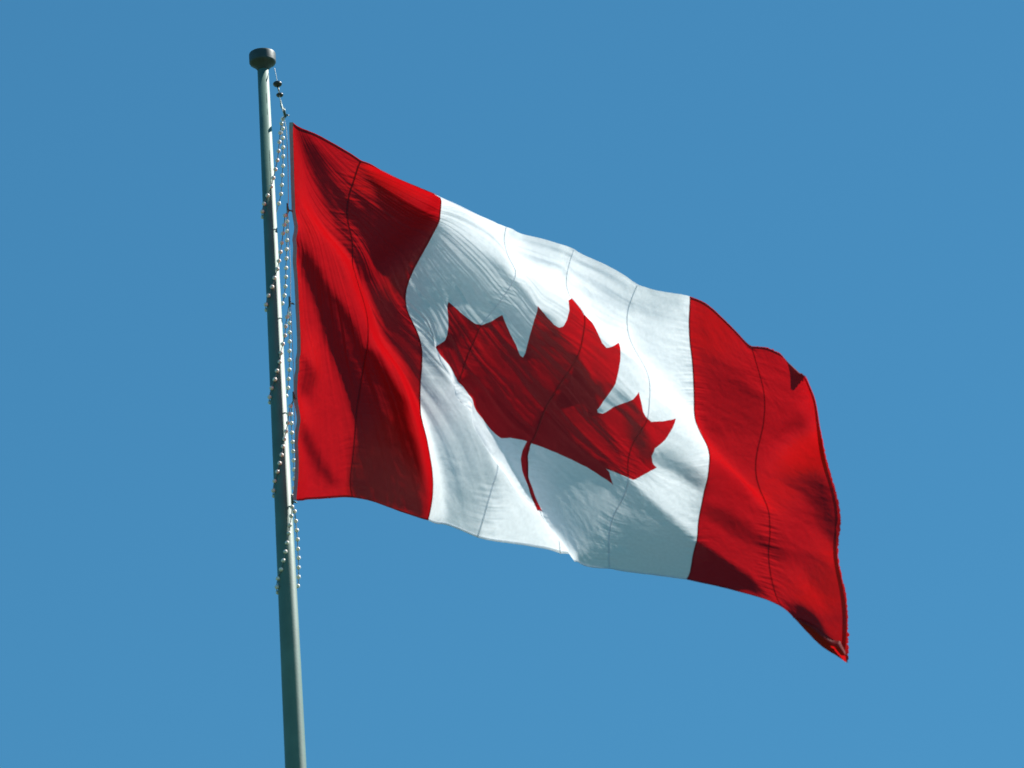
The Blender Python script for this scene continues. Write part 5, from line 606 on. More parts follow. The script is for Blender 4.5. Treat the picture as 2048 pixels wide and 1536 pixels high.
-1,-1,-1,-1,-1,-1,0,-1,-1,-1,11,-1,-1,0,-1,-1,0,-1,-1,-1,0,-1,0,0,0,2,2,2,1,0,0,0,0,-1,0,1,-1,1,1,1,2,2,0,-1,0,-1,-1,-1,-1,-1,1,
0,0,1,0,2,0,0,0,1,0,0,0,0,-1,0,1,1,2,0,0,-1,-1,0,-1,0,-1,0,-2,0,-1,-1,-1,-2,-1,0,-1,-1,-1,0,-1,9,0,-1,-1,0,0,-1,0,-1,0,-1,0,0,
0,1,0,1,2,1,1,0,-1,0,-1,1,-1,1,0,-1,1,2,4,-2,0,0,0,0,0,-1,0,-1,0,0,0,1,0,1,1,1,-1,0,0,0,0,1,0,1,1,1,0,0,-1,0,-1,0,-1,-1,-2,0,
-2,-1,0,-2,0,-1,-1,0,-2,0,-1,-1,9,-1,-1,0,0,-1,0,0,-1,0,0,-1,0,1,0,1,1,1,1,1,0,0,-1,0,-1,0,0,-1,1,-1,-2,-2,5,2,2,1,0,0,0,-1,-1,
0,1,0,-1,1,0,0,1,1,0,1,0,0,0,1,0,0,1,0,0,0,-1,-1,-1,-1,-1,0,-2,0,-1,-1,0,-2,-1,0,-1,0,-1,-1,-1,5,1,1,-1,0,0,0,-1,1,-1,0,1,0,0,
1,1,1,0,0,0,0,0,-1,0,-1,0,-1,1,-2,-1,-1,0,1,3,2,2,2,0,0,0,0,-2,0,0,1,-1,0,1,0,0,2,0,1,2,0,0,1,-1,-1,0,-1,-1,0,-1,-1,-1,-1,-1,
0,-1,-1,-1,-1,0,0,-1,0,-1,0,1,0,5,0,0,1,-1,0,0,0,0,0,0,1,0,1,1,0,0,1,1,-1,0,-1,0,-1,0,-1,1,-1,-1,0,-1,-1,1,2,2,2,1,2,1,-1,0,0,
-1,0,-1,1,0,-1,0,1,0,1,2,1,1,1,-1,0,-1,-1,-1,0,-2,-1,-1,0,-2,0,-1,-1,0,-1,1,-1,0,-1,0,0,-1,0,1,4,1,0,0,0,0,0,1,-1,1,0,0,1,0,0,
2,0,0,0,1,-1,0,-1,-1,-1,0,-1,0,0,-1,0,0,1,0,1,2,2,2,1,1,0,0,-1,-2,1,-1,0,0,0,1,0,2,1,0,1,0,0,-1,-1,0,-1,-1,-1,-1,-1,-1,0,-1,-1,
0,-1,0,-1,1,-1,0,-1,1,0,0,0,5,-1,0,0,1,0,0,0,1,0,0,0,1,1,0,0,1,0,0,0,0,-1,0,-1,-1,0,0,-1,1,-1,0,0,0,1,1,0,1,2,2,1,0,0,0,0,
-2,0,-1,1,0,0,1,0,1,2,0,0,-1,0,-1,-1,0,-2,0,0,-1,-1,-1,-1,0,-1,0,0,0,-1,0,0,0,-1,1,-1,0,5,0,0,0,0,0,0,0,0,0,1,0,0,0,1,1,0,1,
0,0,0,0,-1,-1,0,-1,-1,1,-1,1,0,1,-1,1,-1,2,1,0,1,2,1,0,-1,0,0,-1,0,-1,0,0,1,1,0,0,1,0,0,0,-1,0,-2,0,-1,-1,0,-1,0,-1,0,0,-1,0,
-1,0,0,0,0,0,-1,0,0,5,-1,0,0,0,0,0,1,0,1,0,0,0,0,0,1,1,0,1,-1,0,0,-1,0,-1,-1,0,0,1,1,0,-1,1,-1,1,0,1,1,0,1,0,1,1,0,-1,-1,-1,
0,0,1,0,0,0,1,1,0,0,-1,0,-1,0,-1,0,-1,-1,0,-1,0,-1,0,0,-1,0,0,0,0,0,-1,0,1,-1,4,1,-1,0,0,0,1,-1,1,0,0,0,0,0,1,0,1,1,0,1,0,-1,
0,-1,0,-1,-1,0,1,0,1,0,-1,0,1,1,0,0,1,-1,2,1,0,-1,0,-1,-1,0,1,-1,1,0,0,0,1,1,0,0,-1,-1,0,0,-1,-1,0,-1,0,0,-1,0,0,0,0,-1,0,-1,
0,1,0,-1,0,4,0,0,0,0,0,0,0,0,0,1,0,0,0,0,0,0,1,1,1,0,0,0,0,-2,0,-1,0,-1,1,0,0,0,1,0,0,2,0,0,0,1,1,0,-2,-1,-1,1,0,0,0,0,0,1,
0,0,1,1,-1,0,0,-1,-1,0,0,0,0,-1,0,0,-1,-1,0,0,0,0,0,0,-1,0,0,0,3,0,1,0,0,0,0,1,0,0,-1,1,0,0,-1,0,1,1,1,0,1,0,0,-1,0,-1,-1,-2,
0,-1,0,0,2,0,1,0,0,2,-1,1,0,1,-3,0,-1,1,0,0,0,1,0,1,0,0,0,1,0,1,0,-1,0,0,-1,0,-1,0,0,-1,0,-1,1,-1,0,0,-1,1,-1,1,-1,0,0,3,0,0,
0,0,1,0,-1,1,0,0,0,0,0,1,-1,0,0,1,1,1,1,0,0,-1,-1,-1,-1,-2,-2,0,2,0,1,0,1,0,0,1,0,-1,-4,2,0,1,1,0,1,0,0,0,0,0,0,0,0,2,1,0,0,
-1,-1,0,0,-1,0,0,0,-1,1,-1,0,0,0,0,-1,0,0,0,0,0,3,0,0,0,1,-1,0,1,-1,1,0,0,0,0,0,0,0,-1,0,2,1,1,0,1,-1,-1,-1,-2,-2,0,-1,0,1,0,
1,0,0,0,1,0,-2,0,-1,1,0,0,2,0,1,0,0,0,0,0,0,1,0,1,1,0,-1,1,-1,-1,1,-1,0,0,0,-1,0,0,-1,0,0,1,0,-1,0,0,-1,2,1,0,0,0,1,0,0,0,0,
0,0,0,0,-1,1,-1,0,0,0,1,1,1,0,1,0,-2,-1,-1,-2,0,-1,0,1,-1,1,0,0,1,-1,0,-1,1,0,0,1,-1,1,1,0,1,0,0,0,0,-1,1,1,1,0,1,-1,0,0,-1,
0,0,-1,0,0,0,0,0,0,0,-1,0,0,1,-1,0,3,-1,1,1,-1,0,1,0,0,0,0,0,0,0,0,-1,0,0,0,-1,0,1,2,1,0,-1,1,-2,-1,-1,-1,0,-1,0,0,-1,0,0,0,
1,1,0,0,1,0,-1,1,0,0,1,0,-1,1,0,0,0,0,1,1,1,0,-1,0,0,0,0,-1,1,0,-1,0,0,0,-1,0,0,0,1,-1,0,1,3,0,0,0,1,0,-1,1,0,0,1,-1,0,0,0,
-1,0,0,-1,0,0,0,1,1,1,1,-1,0,-1,-1,-2,-1,0,-1,1,0,-1,0,-1,2,1,1,0,0,1,-1,0,0,0,0,0,1,-1,0,0,1,-1,0,1,2,1,0,-1,0,-1,0,0,0,0,0,
0,0,-1,1,0,0,0,-1,0,0,0,2,1,0,0,0,1,1,-1,1,-1,0,1,0,-1,0,0,-1,-1,0,0,-1,0,0,1,1,1,0,0,0,-1,0,-1,-2,0,-1,-1,1,-1,1,0,1,2,1,0,
0,1,-2,0,-1,1,0,0,1,0,0,-1,1,-1,1,0,1,1,0,-1,1,-1,0,-1,0,1,0,-1,1,-1,0,0,0,0,0,1,-1,2,1,0,1,0,0,0,1,0,0,0,0,-1,1,-1,0,-1,0,0,
-1,0,-1,0,0,1,0,2,0,0,0,-1,-2,0,-1,-1,0,-1,1,-1,0,1,2,1,1,0,1,0,-2,0,0,0,1,-1,0,1,-1,0,0,0,0,1,1,1,0,-1,0,0,0,0,0,-1,1,-1,1,
0,-1,0,1,0,-1,0,3,0,1,0,1,0,1,-1,0,1,-1,0,0,-1,0,0,0,-1,-1,0,0,0,-1,-1,0,2,0,2,0,0,-1,0,-1,-1,-1,-1,0,-1,1,0,0,1,2,1,1,0,0,0,
-1,-1,1,-1,1,0,-1,1,-1,1,-2,1,0,1,1,0,0,0,0,0,0,-1,1,-1,1,-1,0,1,0,-1,0,1,0,3,0,1,1,0,1,0,1,-1,0,0,-1,0,0,-1,0,0,0,-1,0,-1,-1,
0,0,0,0,1,0,1,1,0,0,-1,-2,0,-1,-1,0,0,0,0,0,1,2,2,0,1,0,-1,0,-1,0,0,0,0,0,0,-2,1,-1,0,1,1,1,0,0,-1,0,0,1,-1,1,-1,1,0,0,0,0,
0,-1,0,3,2,0,0,2,0,0,-1,1,0,0,0,-1,-1,1,-2,0,0,0,-1,-1,1,-1,0,-1,0,0,1,1,0,1,0,-1,0,-2,0,-1,-1,0,0,0,0,1,1,1,1,1,0,1,-1,0,0,
-1,0,0,-1,0,0,0,0,-1,0,0,2,1,0,0,0,-1,0,1,0,0,0,0,0,0,0,0,0,0,5,1,0,1,0,0,0,1,0,-1,0,0,0,0,-2,1,-1,-1,0,0,0,-1,0,-1,0,0,0,1,
0,1,0,0,1,-1,-1,-1,-1,-1,-1,0,1,0,-1,1,0,2,1,1,1,0,0,-1,0,0,-1,-1,0,0,-1,0,1,-1,1,0,1,0,1,-1,1,0,0,-1,1,0,1,0,0,0,0,-1,-1,7,0,
1,0,0,1,0,0,-1,0,0,-1,0,0,0,-1,0,0,-1,-1,0,0,0,0,0,-1,0,0,0,1,1,0,0,0,-1,-1,-1,-1,0,-1,0,0,0,-1,1,0,1,2,0,2,-1,1,0,-1,-1,0,-1,
0,0,0,0,0,-1,1,0,2,0,1,-1,0,0,1,0,0,-1,1,0,0,1,1,0,9,-1,1,0,0,0,0,0,1,0,-1,0,0,-1,0,0,0,-1,0,-1,0,-1,0,0,0,0,0,-1,0,0,0,2,0,
0,0,-1,-2,0,-2,0,-1,0,0,0,0,0,1,0,2,0,1,0,0,0,-1,-1,0,1,0,0,-1,1,0,-1,1,0,2,-1,1,0,0,0,0,0,1,-1,1,1,0,0,0,9,1,0,0,0,0,0,0,
-1,1,0,0,0,0,-1,0,-1,-1,0,0,0,0,-1,0,0,0,0,0,-1,0,0,0,1,0,0,-1,0,-2,-1,-1,0,0,0,0,-1,1,0,1,1,0,0,1,0,-1,1,0,-1,-1,0,0,1,-1,0,
1,0,1,0,1,0,0,0,0,0,1,0,0,0,1,0,0,0,12,0,-1,0,0,0,0,0,0,-1,0,0,0,-1,1,-1,-1,1,-1,0,-1,0,-1,0,0,0,0,0,1,-2,1,-1,1,1,1,-1,-1,
-1,-1,-2,-1,0,0,0,1,0,0,1,0,0,1,-1,0,1,-1,0,0,0,0,0,0,0,1,-1,0,0,0,2,0,0,0,1,0,0,0,1,0,-1,1,0,-1,14,-1,0,-1,0,-1,0,0,0,0,0,0,
-1,0,-1,0,0,-1,-1,0,0,-1,1,0,0,0,-1,0,0,1,-1,0,0,1,0,1,0,-1,-2,-1,-1,-1,0,0,0,0,1,0,0,0,0,1,0,0,0,0,0,-1,0,0,0,1,-1,0,0,1,1,
0,1,0,1,-1,1,0,0,0,0,0,-1,1,-1,15,-1,-1,0,0,-1,0,-1,0,0,0,0,-1,0,-1,0,-1,0,0,-1,0,0,0,-1,0,0,1,0,-1,0,0,0,0,1,1,1,-1,-1,-1,-1,
-2,-1,0,1,0,0,0,0,0,1,0,0,0,0,1,0,0,-1,0,-1,0,0,1,0,1,-1,0,1,1,1,-1,1,0,0,0,0,0,0,0,-1,1,15,0,0,-1,-1,0,0,0,-1,-1,0,-1,0,0,0,
-2,1,-1,0,0,-1,0,-1,1,-1,0,0,0,0,0,0,0,0,0,1,1,1,0,-1,-1,-1,-2,0,-1,0,1,0,0,0,0,0,-1,1,0,0,0,0,1,-1,0,0,0,0,1,-1,0,1,0,1,1,0,
0,0,0,0,0,0,-1,0,0,1,16,-1,0,0,-1,0,-2,0,0,0,-1,0,-1,-1,0,0,-1,-1,0,0,-1,0,1,-1,1,-1,0,0,0,0,0,0,0,0,0,1,2,0,1,-2,-1,-1,-2,0,
0,0,-1,0,1,0,0,0,0,0,1,0,0,0,0,0,-1,0,0,0,1,1,-1,1,0,1,1,0,-1,0,0,0,0,0,-1,1,0,17,-1,-1,-1,0,-1,0,-1,0,-1,0,-1,0,-1,-1,0,-1,1,
-1,-1,1,0,-1,0,0,0,0,-1,1,0,0,0,0,-1,1,0,1,2,0,1,-2,-1,-1,-2,1,-1,1,0,-1,0,0,1,-1,1,0,0,0,0,0,0,0,0,0,0,0,0,1,-1,1,0,1,0,1,0,
-1,0,-1,1,0,-1,2,16,0,-1,0,-1,0,0,-1,-1,-1,-1,0,-1,0,0,-1,0,-1,0,0,-1,0,0,0,0,0,-1,1,-1,0,0,0,0,0,0,1,1,2,1,0,0,-2,-1,-1,-1,0,
0,0,0,0,0,-1,1,0,0,1,0,0,-1,0,0,0,0,1,0,0,0,1,-1,1,1,0,0,-1,1,-1,0,0,0,0,1,16,0,0,-1,0,-1,-1,-1,0,-1,0,-2,1,-1,-1,0,-1,0,0,0,
0,-1,0,0,-1,1,0,-1,1,-1,0,1,-1,1,-1,0,0,1,2,1,1,0,-2,-1,-1,0,-1,0,0,0,-1,1,-1,0,1,0,0,0,1,0,0,0,0,-1,1,0,0,0,1,0,0,1,0,0,-1,
1,0,-1,0,1,0,17,-1,-1,1,-2,0,-1,0,-2,0,-1,0,-2,0,0,-1,0,0,-1,0,0,1,-1,0,0,-1,1,0,-1,0,0,0,0,-1,1,0,0,1,1,2,1,0,0,-1,-2,-1,0,0,
0,-1,1,-1,1,-1,0,0,1,0,0,0,0,-1,1,0,0,0,0,0,0,0,1,0,1,0,0,0,0,0,0,0,0,16,0,0,-1,0,-1,-1,-1,-1,-1,-1,0,0,-1,0,0,0,-1,0,0,0,-1,
1,-1,0,0,-1,0,0,1,-1,0,0,0,-1,0,1,0,1,1,2,1,0,-1,-1,-1,0,0,-1,0,0,0,-1,1,-1,1,0,0,0,0,0,1,-1,0,0,0,1,0,0,0,0,1,0,1,0,-1,0,0,
0,0,0,17,-1,0,-1,-1,-1,-1,-1,0,-1,-1,-1,0,0,-1,0,0,0,0,-1,0,1,-1,1,-1,0,0,0,0,-1,1,-1,0,0,0,0,-1,0,1,1,1,2,1,0,-1,0,-1,-1,0,0,
-1,0,-1,0,1,0,0,0,0,0,1,-1,0,1,-1,1,-1,1,0,0,0,0,1,0,1,0,0,0,0,-1,0,17,0,-2,-1,0,-1,-1,0,-2,0,-1,0,-1,0,0,-1,0,0,0,0,0,-1,0,0,
1,-1,0,0,0,0,-1,0,0,0,-1,0,0,0,0,1,1,2,1,1,0,-2,0,-1,0,-1,0,0,0,0,-1,0,1,0,1,0,-1,1,-1,0,1,0,0,-1,1,0,-1,1,0,1,1,0,0,0,0,1,
-1,17,-1,0,-1,-2,-1,0,-2,0,-1,0,-1,-1,0,0,0,0,0,0,0,0,0,0,-1,0,1,-1,0,-1,0,1,-1,0,-1,1,-1,1,-1,0,0,0,1,2,1,1,1,-2,0,-1,0,0,-1,
0,-1,1,0,0,1,-1,1,0,-1,1,0,-1,0,1,0,-1,1,0,0,0,1,0,2,0,0,0,0,-1,18,-2,-2,-1,-1,0,-2,0,0,-1,-1,-1,1,-1,0,0,0,0,0,0,-1,0,1,0,-1,
0,0,0,0,0,-1,1,-1,0,0,0,-1,1,-1,0,1,0,1,2,0,0,0,0,0,-1,-1,0,0,0,-1,1,0,0,1,0,0,0,0,-1,1,0,0,0,0,0,0,0,1,0,0,0,2,1,0,-1,1,18,
-2,-2,-2,0,-2,0,0,-1,0,-1,0,-1,0,-1,1,0,0,-1,1,0,0,-1,1,0,-1,1,-1,1,-1,0,-1,0,0,-1,0,0,0,0,0,0,0,1,0,2,1,0,-1,0,0,0,0,0,-1,1,
-1,0,1,0,0,0,1,-1,0,0,0,0,0,1,-1,1,0,-1,1,1,0,0,1,1,1,0,16,-3,-1,-1,-1,0,0,-1,-1,0,0,0,-1,0,0,0,-1,0,1,0,0,0,0,-1,1,0,-1,1,-1,
0,0,0,0,0,-1,0,0,-1,0,0,0,1,-1,1,1,0,1,1,-1,0,0,-1,0,1,-1,0,1,0,0,0,0,0,0,0,0,0,0,1,-1,1,0,0,1,0,0,1,1,0,0,1,0,13,-2,-1,0,
-1,0,-1,0,0,0,0,-1,0,0,0,-1,1,0,0,-1,1,0,0,0,-1,1,0,-1,0,1,-1,0,-1,0,1,-1,-1,1,0,0,0,0,0,0,0,1,1,-1,1,0,0,0,0,0,0,0,-1,1,0,0,
1,-1,1,0,-1,0,0,0,1,0,1,0,0,0,1,1,0,1,1,-1,1,4,3,0,0,1,0,0,0,0,-1,0,0,1,-1,0,0,0,0,0,0,-1,0,0,0,1,-1,0,0,1,-1,0,-1,1,-1,0,0,
1,-1,0,0,0,0,0,1,0,0,0,1,-1,1,0,0,0,0,0,0,1,-1,1,0,0,0,0,-1,1,0,1,0,0,0,0,1,1,0,1,0,0,0,1,1,-1,1,3,2,1,0,0,0,0,0,0,0,0,0,
0,0,0,-1,0,0,0,1,-1,0,0,-1,1,0,0,-1,0,1,0,0,0,-1,1,-1,1,0,0,0,-1,1,-1,1,0,0,0,1,0,0,1,-1,0,0,1,-1,0,0,1,-1,1,-1,1,0,1,-1,1,1,
0,0,1,0,1,0,0,1,1,-1,0,0,2,1,2,1,0,0,1,0,0,0,0,0,0,0,0,0,0,0,-1,1,-1,0,0,0,0,-1,0,1,0,0,-1,1,-1,1,0,0,0,0,0,0,0,0,0,0,0,0,
0,0,1,0,0,0,1,0,0,-1,0,1,0,-1,1,0,1,0,0,-1,2,0,0,1,0,0,1,0,0,1,1,-1,1,0,0,3,1,1,0,1,1,0,-1,1,0,0,0,0,0,0,0,0,-1,1,-1,0,0,0,
0,0,0,0,-1,0,0,1,-1,1,0,1,-1,1,-1,0,0,0,0,0,0,0,0,1,0,-1,0,0,1,0,0,0,0,1,-1,0,1,0,0,0,0,0,2,-1,0,1,0,2,0,0,1,1,0,-1,1,1,0,
0,5,0,0,1,0,0,0,1,-1,1,0,0,-1,1,-1,0,0,0,0,0,0,0,0,0,-1,0,0,0,0,1,-1,1,0,0,0,1,-1,1,0,-1,0,1,-1,1,-1,0,0,0,1,0,0,-1,0,0,1,0,
-1,1,0,0,0,0,0,1,1,0,1,1,0,1,0,0,1,0,0,1,0,0,0,1,1,6,0,-1,0,1,0,0,0,1,-1,0,1,0,-1,1,-1,0,0,0,0,0,0,-1,0,1,-1,0,0,0,0,1,1,0,
0,0,0,1,-1,-1,1,-1,0,0,0,0,1,-1,0,0,0,0,0,0,1,-1,0,1,0,0,0,1,0,0,1,0,0,0,1,0,1,1,1,0,1,1,-1,0,1,0,1,2,7,-1,1,-1,0,0,0,0,0,
1,0,-1,0,0,0,0,0,0,-1,0,0,0,1,-1,0,0,0,0,1,0,1,0,0,1,0,-1,0,0,0,-1,1,-1,0,0,0,-1,1,0,-1,0,1,0,0,-1,1,0,0,0,0,1,-1,1,1,0,1,0,
1,0,1,1,0,1,1,1,0,-1,1,0,1,1,2,7,0,-1,1,-1,0,1,0,-1,0,0,0,0,0,-1,1,-1,0,1,0,-1,1,-1,0,-1,0,0,1,1,1,0,0,0,0,0,1,-1,0,0,0,-1,
0,0,-1,1,0,-1,0,0,0,0,0,0,1,-1,1,0,0,0,0,1,0,0,1,0,1,1,0,1,1,1,1,1,0,0,0,0,1,1,1,1,7,0,0,-1,1,-1,0,0,0,0,0,-1,0,0,0,0,0,1,
-1,0,1,-1,-1,0,0,1,1,0,0,0,1,0,1,-1,1,-1,0,0,0,-1,0,0,0,0,-1,0,0,0,0,0,-1,0,1,-1,1,0,0,0,1,0,1,0,1,0,1,0,0,1,1,0,1,1,1,1,0,
1,0,0,1,1,1,7,0,0,0,-1,1,-1,0,0,-1,0,0,0,0,0,-1,1,-1,1,0,0,-1,1,-1,1,0,0,1,1,0,0,0,0,1,-1,0,0,0,-1,1,-1,-1,0,0,0,-1,0,0,-1,0,
0,1,-1,1,0,1,0,1,0,1,-1,1,1,0,0,1,1,0,1,0,1,1,1,0,0,1,1,1,0,2,0,8,0,-1,1,-1,0,0,-1,0,-1,-1,1,-1,0,0,0,0,1,0,0,-1,1,-1,1,-1,
1,1,1,-1,1,0,0,0,0,0,0,0,-1,1,-1,0,0,-1,0,-1,0,-1,0,0,0,0,0,1,0,0,0,1,0,1,0,1,1,0,1,0,0,0,1,0,1,1,0,1,1,1,0,1,0,2,0,2,10,
-1,-1,-1,1,-2,0,-1,0,-1,0,-1,0,0,0,1,0,0,0,0,1,-1,0,0,2,0,0,0,1,0,0,0,0,-1,0,0,0,0,0,-1,0,0,0,-1,-1,0,0,-1,1,0,0,-1,0,1,1,0,
1,0,1,0,1,1,0,0,1,0,0,1,0,1,-1,1,0,1,2,1,1,1,0,2,0,10,-1,0,-1,-1,0,-1,-1,-1,0,-1,-1,0,0,0,0,1,0,1,0,0,1,1,0,-1,1,1,0,0,-1,0,
0,0,0,0,0,0,-1,0,1,-1,0,-1,-1,1,-1,0,0,-1,0,0,1,0,0,0,1,0,1,1,1,0,0,1,1,0,0,0,0,1,-1,1,1,0,0,1,2,1,2,1,-1,2,13,-2,-2,0,-2,-1,
-1,-1,-2,0,-1,0,0,0,0,1,0,1,0,1,0,0,1,1,1,-1,0,0,0,0,-1,0,0,0,0,0,-1,1,-1,0,0,0,0,0,-1,1,-1,0,0,-1,0,0,0,0,1,0,1,1,0,1,1,0,
1,0,0,1,0,0,-1,2,0,-1,0,1,0,3,2,0,1,1,0,13,-2,-1,-2,0,-2,-3,0,-1,-2,0,0,-1,0,1,0,1,0,0,1,1,1,1,1,0,1,-1,0,-1,0,0,0,-1,0,0,0,
0,0,0,0,0,-1,1,0,0,0,0,0,0,0,0,-1,0,0,0,1,0,1,0,0,1,1,0,0,1,0,0,0,1,-1,0,1,0,0,1,0,2,2,1,1,-1,15,-3,-2,-1,-3,-2,-1,-3,-1,0,
-1,0,0,1,0,0,0,1,1,0,2,1,0,1,1,0,0,-1,0,-1,0,-1,0,1,-1,1,0,-1,0,0,0,1,-1,0,1,-1,1,0,0,0,0,0,0,0,0,0,0,0,1,1,0,0,1,0,0,0,0,
0,0,0,1,0,0,0,1,2,0,2,1,1,0,16,-3,-4,-3,-1,-2,-3,-1,-1,-2,0,0,1,0,1,0,1,1,0,2,0,1,2,0,0,1,-1,0,-1,0,-1,0,0,-1,1,-1,0,1,0,0,0,
0,0,1,-1,1,0,1,0,0,0,0,0,-1,0,0,0,0,1,0,0,1,-1,1,0,0,0,0,0,1,0,0,1,0,1,0,2,1,1,1,0,17,-4,-4,-2,-4,-3,-1,-2,-1,0,0,-1,1,0,0,2,
0,1,1,1,1,1,1,1,0,-1,0,-1,0,-1,0,-1,0,0,0,0,0,0,0,0,1,0,0,0,1,1,0,0,0,1,0,1,-1,0,0,-1,0,1,-1,0,1,0,0,0,0,0,0,1,0,0,0,0,0,2,
0,1,1,1,2,1,2,19,-5,-6,-6,-2,-1,-2,-1,-2,0,0,1,0,0,1,0,2,0,2,1,1,2,0,0,1,-1,0,-1,-1,0,-1,1,-1,0,-1,-1,0,0,1,0,0,0,1,1,0,0,1,0,
2,0,0,0,1,0,-1,0,0,-1,0,0,0,0,1,-1,0,0,0,0,0,0,1,1,0,1,1,1,1,1,2,1,2,18,-2,-2,-5,-6,-5,-2,-2,0,-1,0,1,0,1,1,1,0,2,1,1,1,1,1,
1,-1,0,-1,-1,0,0,0,-1,0,-1,-1,-1,0,0,-1,1,0,1,0,0,2,0,1,1,0,1,1,0,0,0,0,0,-1,0,0,0,0,0,-1,1,-1,0,1,-1,1,1,0,0,1,0,1,2,0,2,0,
3,3,1056,-10,-10,-13,-13,-14,-13,-14,-13,-14,-13,-14,-13,-14,-13,-13,-14,-13,-13,-12,-13,-14,-15,-15,-15,-14,-12,-13,-12,-13,-11,-13,-14,-13,
-14,-13,-13,-14,-13,-13,-14,-13,-14,-13,-13,-13,-13,-14,-15,-14,-13,-15,-13,-14,-14,-13,-13,-13,-13,-13,-13,-13,-14,-14,-14,-13,-14,-13,-13,-13,
-13,-13,-13,-13,-13,-13,-14,-13,-13,-13,-12,-26,-4,-3,1,0,0,0,0,0,0,0,0,0,0,0,0,0,0,1,0,2,2,3,3,2,1,-2,-3,-5,-2,-2,0,0,0,0,0,0,0,0,
-1,1,0,0,0,0,0,0,2,-1,-1,-1,0,-1,0,-1,0,0,0,0,1,1,0,-1,0,-1,0,0,0,0,0,0,0,0,0,0,0,1,0,0,0,0,-26,-2,-2,-1,0,1,0,1,0,1,0,1,0,2,
1,0,2,1,0,3,3,3,2,1,0,0,-1,-2,-2,-4,-5,-3,-1,0,0,0,-1,1,0,0,0,0,1,0,1,1,3,2,4,-1,-2,-1,-3,-3,-2,-2,-1,0,1,1,1,1,1,-2,-1,-2,0,
-1,1,0,0,0,0,0,0,0,0,0,1,1,1,-28,2,-2,-2,0,0,1,0,1,0,1,1,1,0,2,2,2,3,3,0,1,1,2,3,2,-1,-1,-1,-1,-2,-3,-4,-3,-3,-1,0,0,-1,0,1,
-1,0,1,1,0,2,2,2,3,2,0,-3,-1,-2,-1,-4,-3,-2,1,1,0,1,2,1,-2,-2,-2,-1,-1,0,0,0,0,0,1,0,0,1,0,1,1,-27,1,-1,-2,-1,0,0,1,0,1,0,0,1,
2,1,2,3,3,3,2,0,1,-1,-1,0,2,2,2,-1,0,0,-2,-3,-4,-2,-3,0,0,-1,-1,1,0,0,0,2,0,0,0,0,4,1,1,-2,0,-2,-1,-2,-2,-1,-1,0,0,1,1,2,-2,-2,
-2,-2,0,0,0,0,0,0,0,1,0,1,1,1,-28,2,2,-2,-2,-2,0,0,0,1,1,1,0,0,1,1,2,2,3,3,1,0,1,-1,-1,0,1,3,4,1,0,0,-1,-1,-4,-3,-2,-1,-1,0,
-1,0,0,0,-1,1,-1,-1,-1,0,2,3,1,-1,0,0,0,-1,-2,-1,-1,-1,-1,1,1,2,-1,-2,-3,-2,0,0,0,0,0,1,0,1,0,1,0,-27,2,1,0,-2,-2,-1,0,0,0,0,0,
1,1,0,1,0,1,0,2,3,3,0,0,1,-1,0,2,4,4,1,1,1,0,0,-2,-4,-4,-2,-1,0,-1,-1,-1,-1,-2,-1,-1,0,-1,1,1,2,2,0,1,1,1,-2,-2,-1,-2,0,0,1,1,
1,0,-2,-2,-3,-1,0,0,0,0,1,0,1,0,1,-26,1,2,1,-1,-2,-3,-1,0,0,0,1,0,0,1,0,0,-1,1,0,2,2,3,2,0,1,1,-1,1,4,5,3,0,0,0,0,0,-2,-4,-3,
-3,-1,-2,-1,-1,-1,-2,-1,-1,0,0,0,2,0,2,1,1,1,0,-1,-2,0,-2,-1,0,1,2,1,1,-3,-2,-2,-1,0,0,0,0,1,0,0,0,-25,1,2,1,0,-1,-3,-2,-1,0,0,
0,0,0,0,0,0,1,-1,0,0,1,3,3,3,1,0,1,-1,0,3,5,4,1,1,0,-1,0,0,-3,-3,-4,-3,-1,-2,-2,-1,-2,-1,-1,0,0,1,2,1,1,1,0,0,-1,0,-1,-1,0,-1,
1,1,2,1,0,-2,-2,-1,-1,-1,0,0,0,0,1,0,-25,1,2,2,0,0,0,-4,-2,-1,0,-1,0,1,-1,0,0,-1,1,0,0,0,0,3,3,3,2,0,1,0,0,2,5,4,1,0,0,0,0,0,
-1,-3,-3,-4,-4,-2,-1,-1,-1,-1,-1,0,0,1,1,1,0,1,0,0,0,-1,0,-1,0,0,0,1,2,2,1,-2,-3,-2,0,0,0,-1,1,-1,-1,-23,0,1,3,1,1,-1,-1,-3,-2,
-1,-1,0,-2,0,0,0,0,-1,0,0,0,1,1,3,3,2,2,1,0,1,-1,1,5,4,1,0,0,1,0,-1,0,-1,-3,-3,-4,-3,-2,-1,-1,-1,0,-1,1,1,0,1,-1,1,0,-1,1,-1,0,
0,-1,1,0,1,3,1,1,-2,-2,-1,-1,-1,1,-1,-1,1,-22,0,1,2,2,0,0,0,-1,-3,-2,0,-1,-1,-2,0,-1,-1,0,0,0,0,0,0,1,3,3,3,2,1,0,1,0,1,3,5,0,
0,-1,1,0,0,0,-1,0,-3,-4,-3,-3,-1,-1,0,0,-1,0,1,-1,1,-1,1,0,-1,1,-1,0,1,-1,0,1,1,3,2,1,-2,-3,-1,0,-1,0,0,-1,-22,1,1,1,2,2,1,0,0,
-3,-2,-2,0,-1,-1,-2,-2,-1,0,0,-1,0,0,1,0,0,3,3,2,2,2,0,1,-1,2,2,6,0,-1,-1,1,0,0,1,-1,0,-1,-3,-4,-3,-1,-1,0,-1,0,-1,1,-1,0,0,0,0,
0,1,0,-1,0,1,0,0,1,2,3,2,-2,-3,-1,-1,-1,0,0,-21,1,0,1,2,2,2,1,0,1,-3,-3,-2,0,0,-2,-2,-2,-2,-2,0,0,0,-1,0,2,0,2,2,3,2,2,0,1,-1,
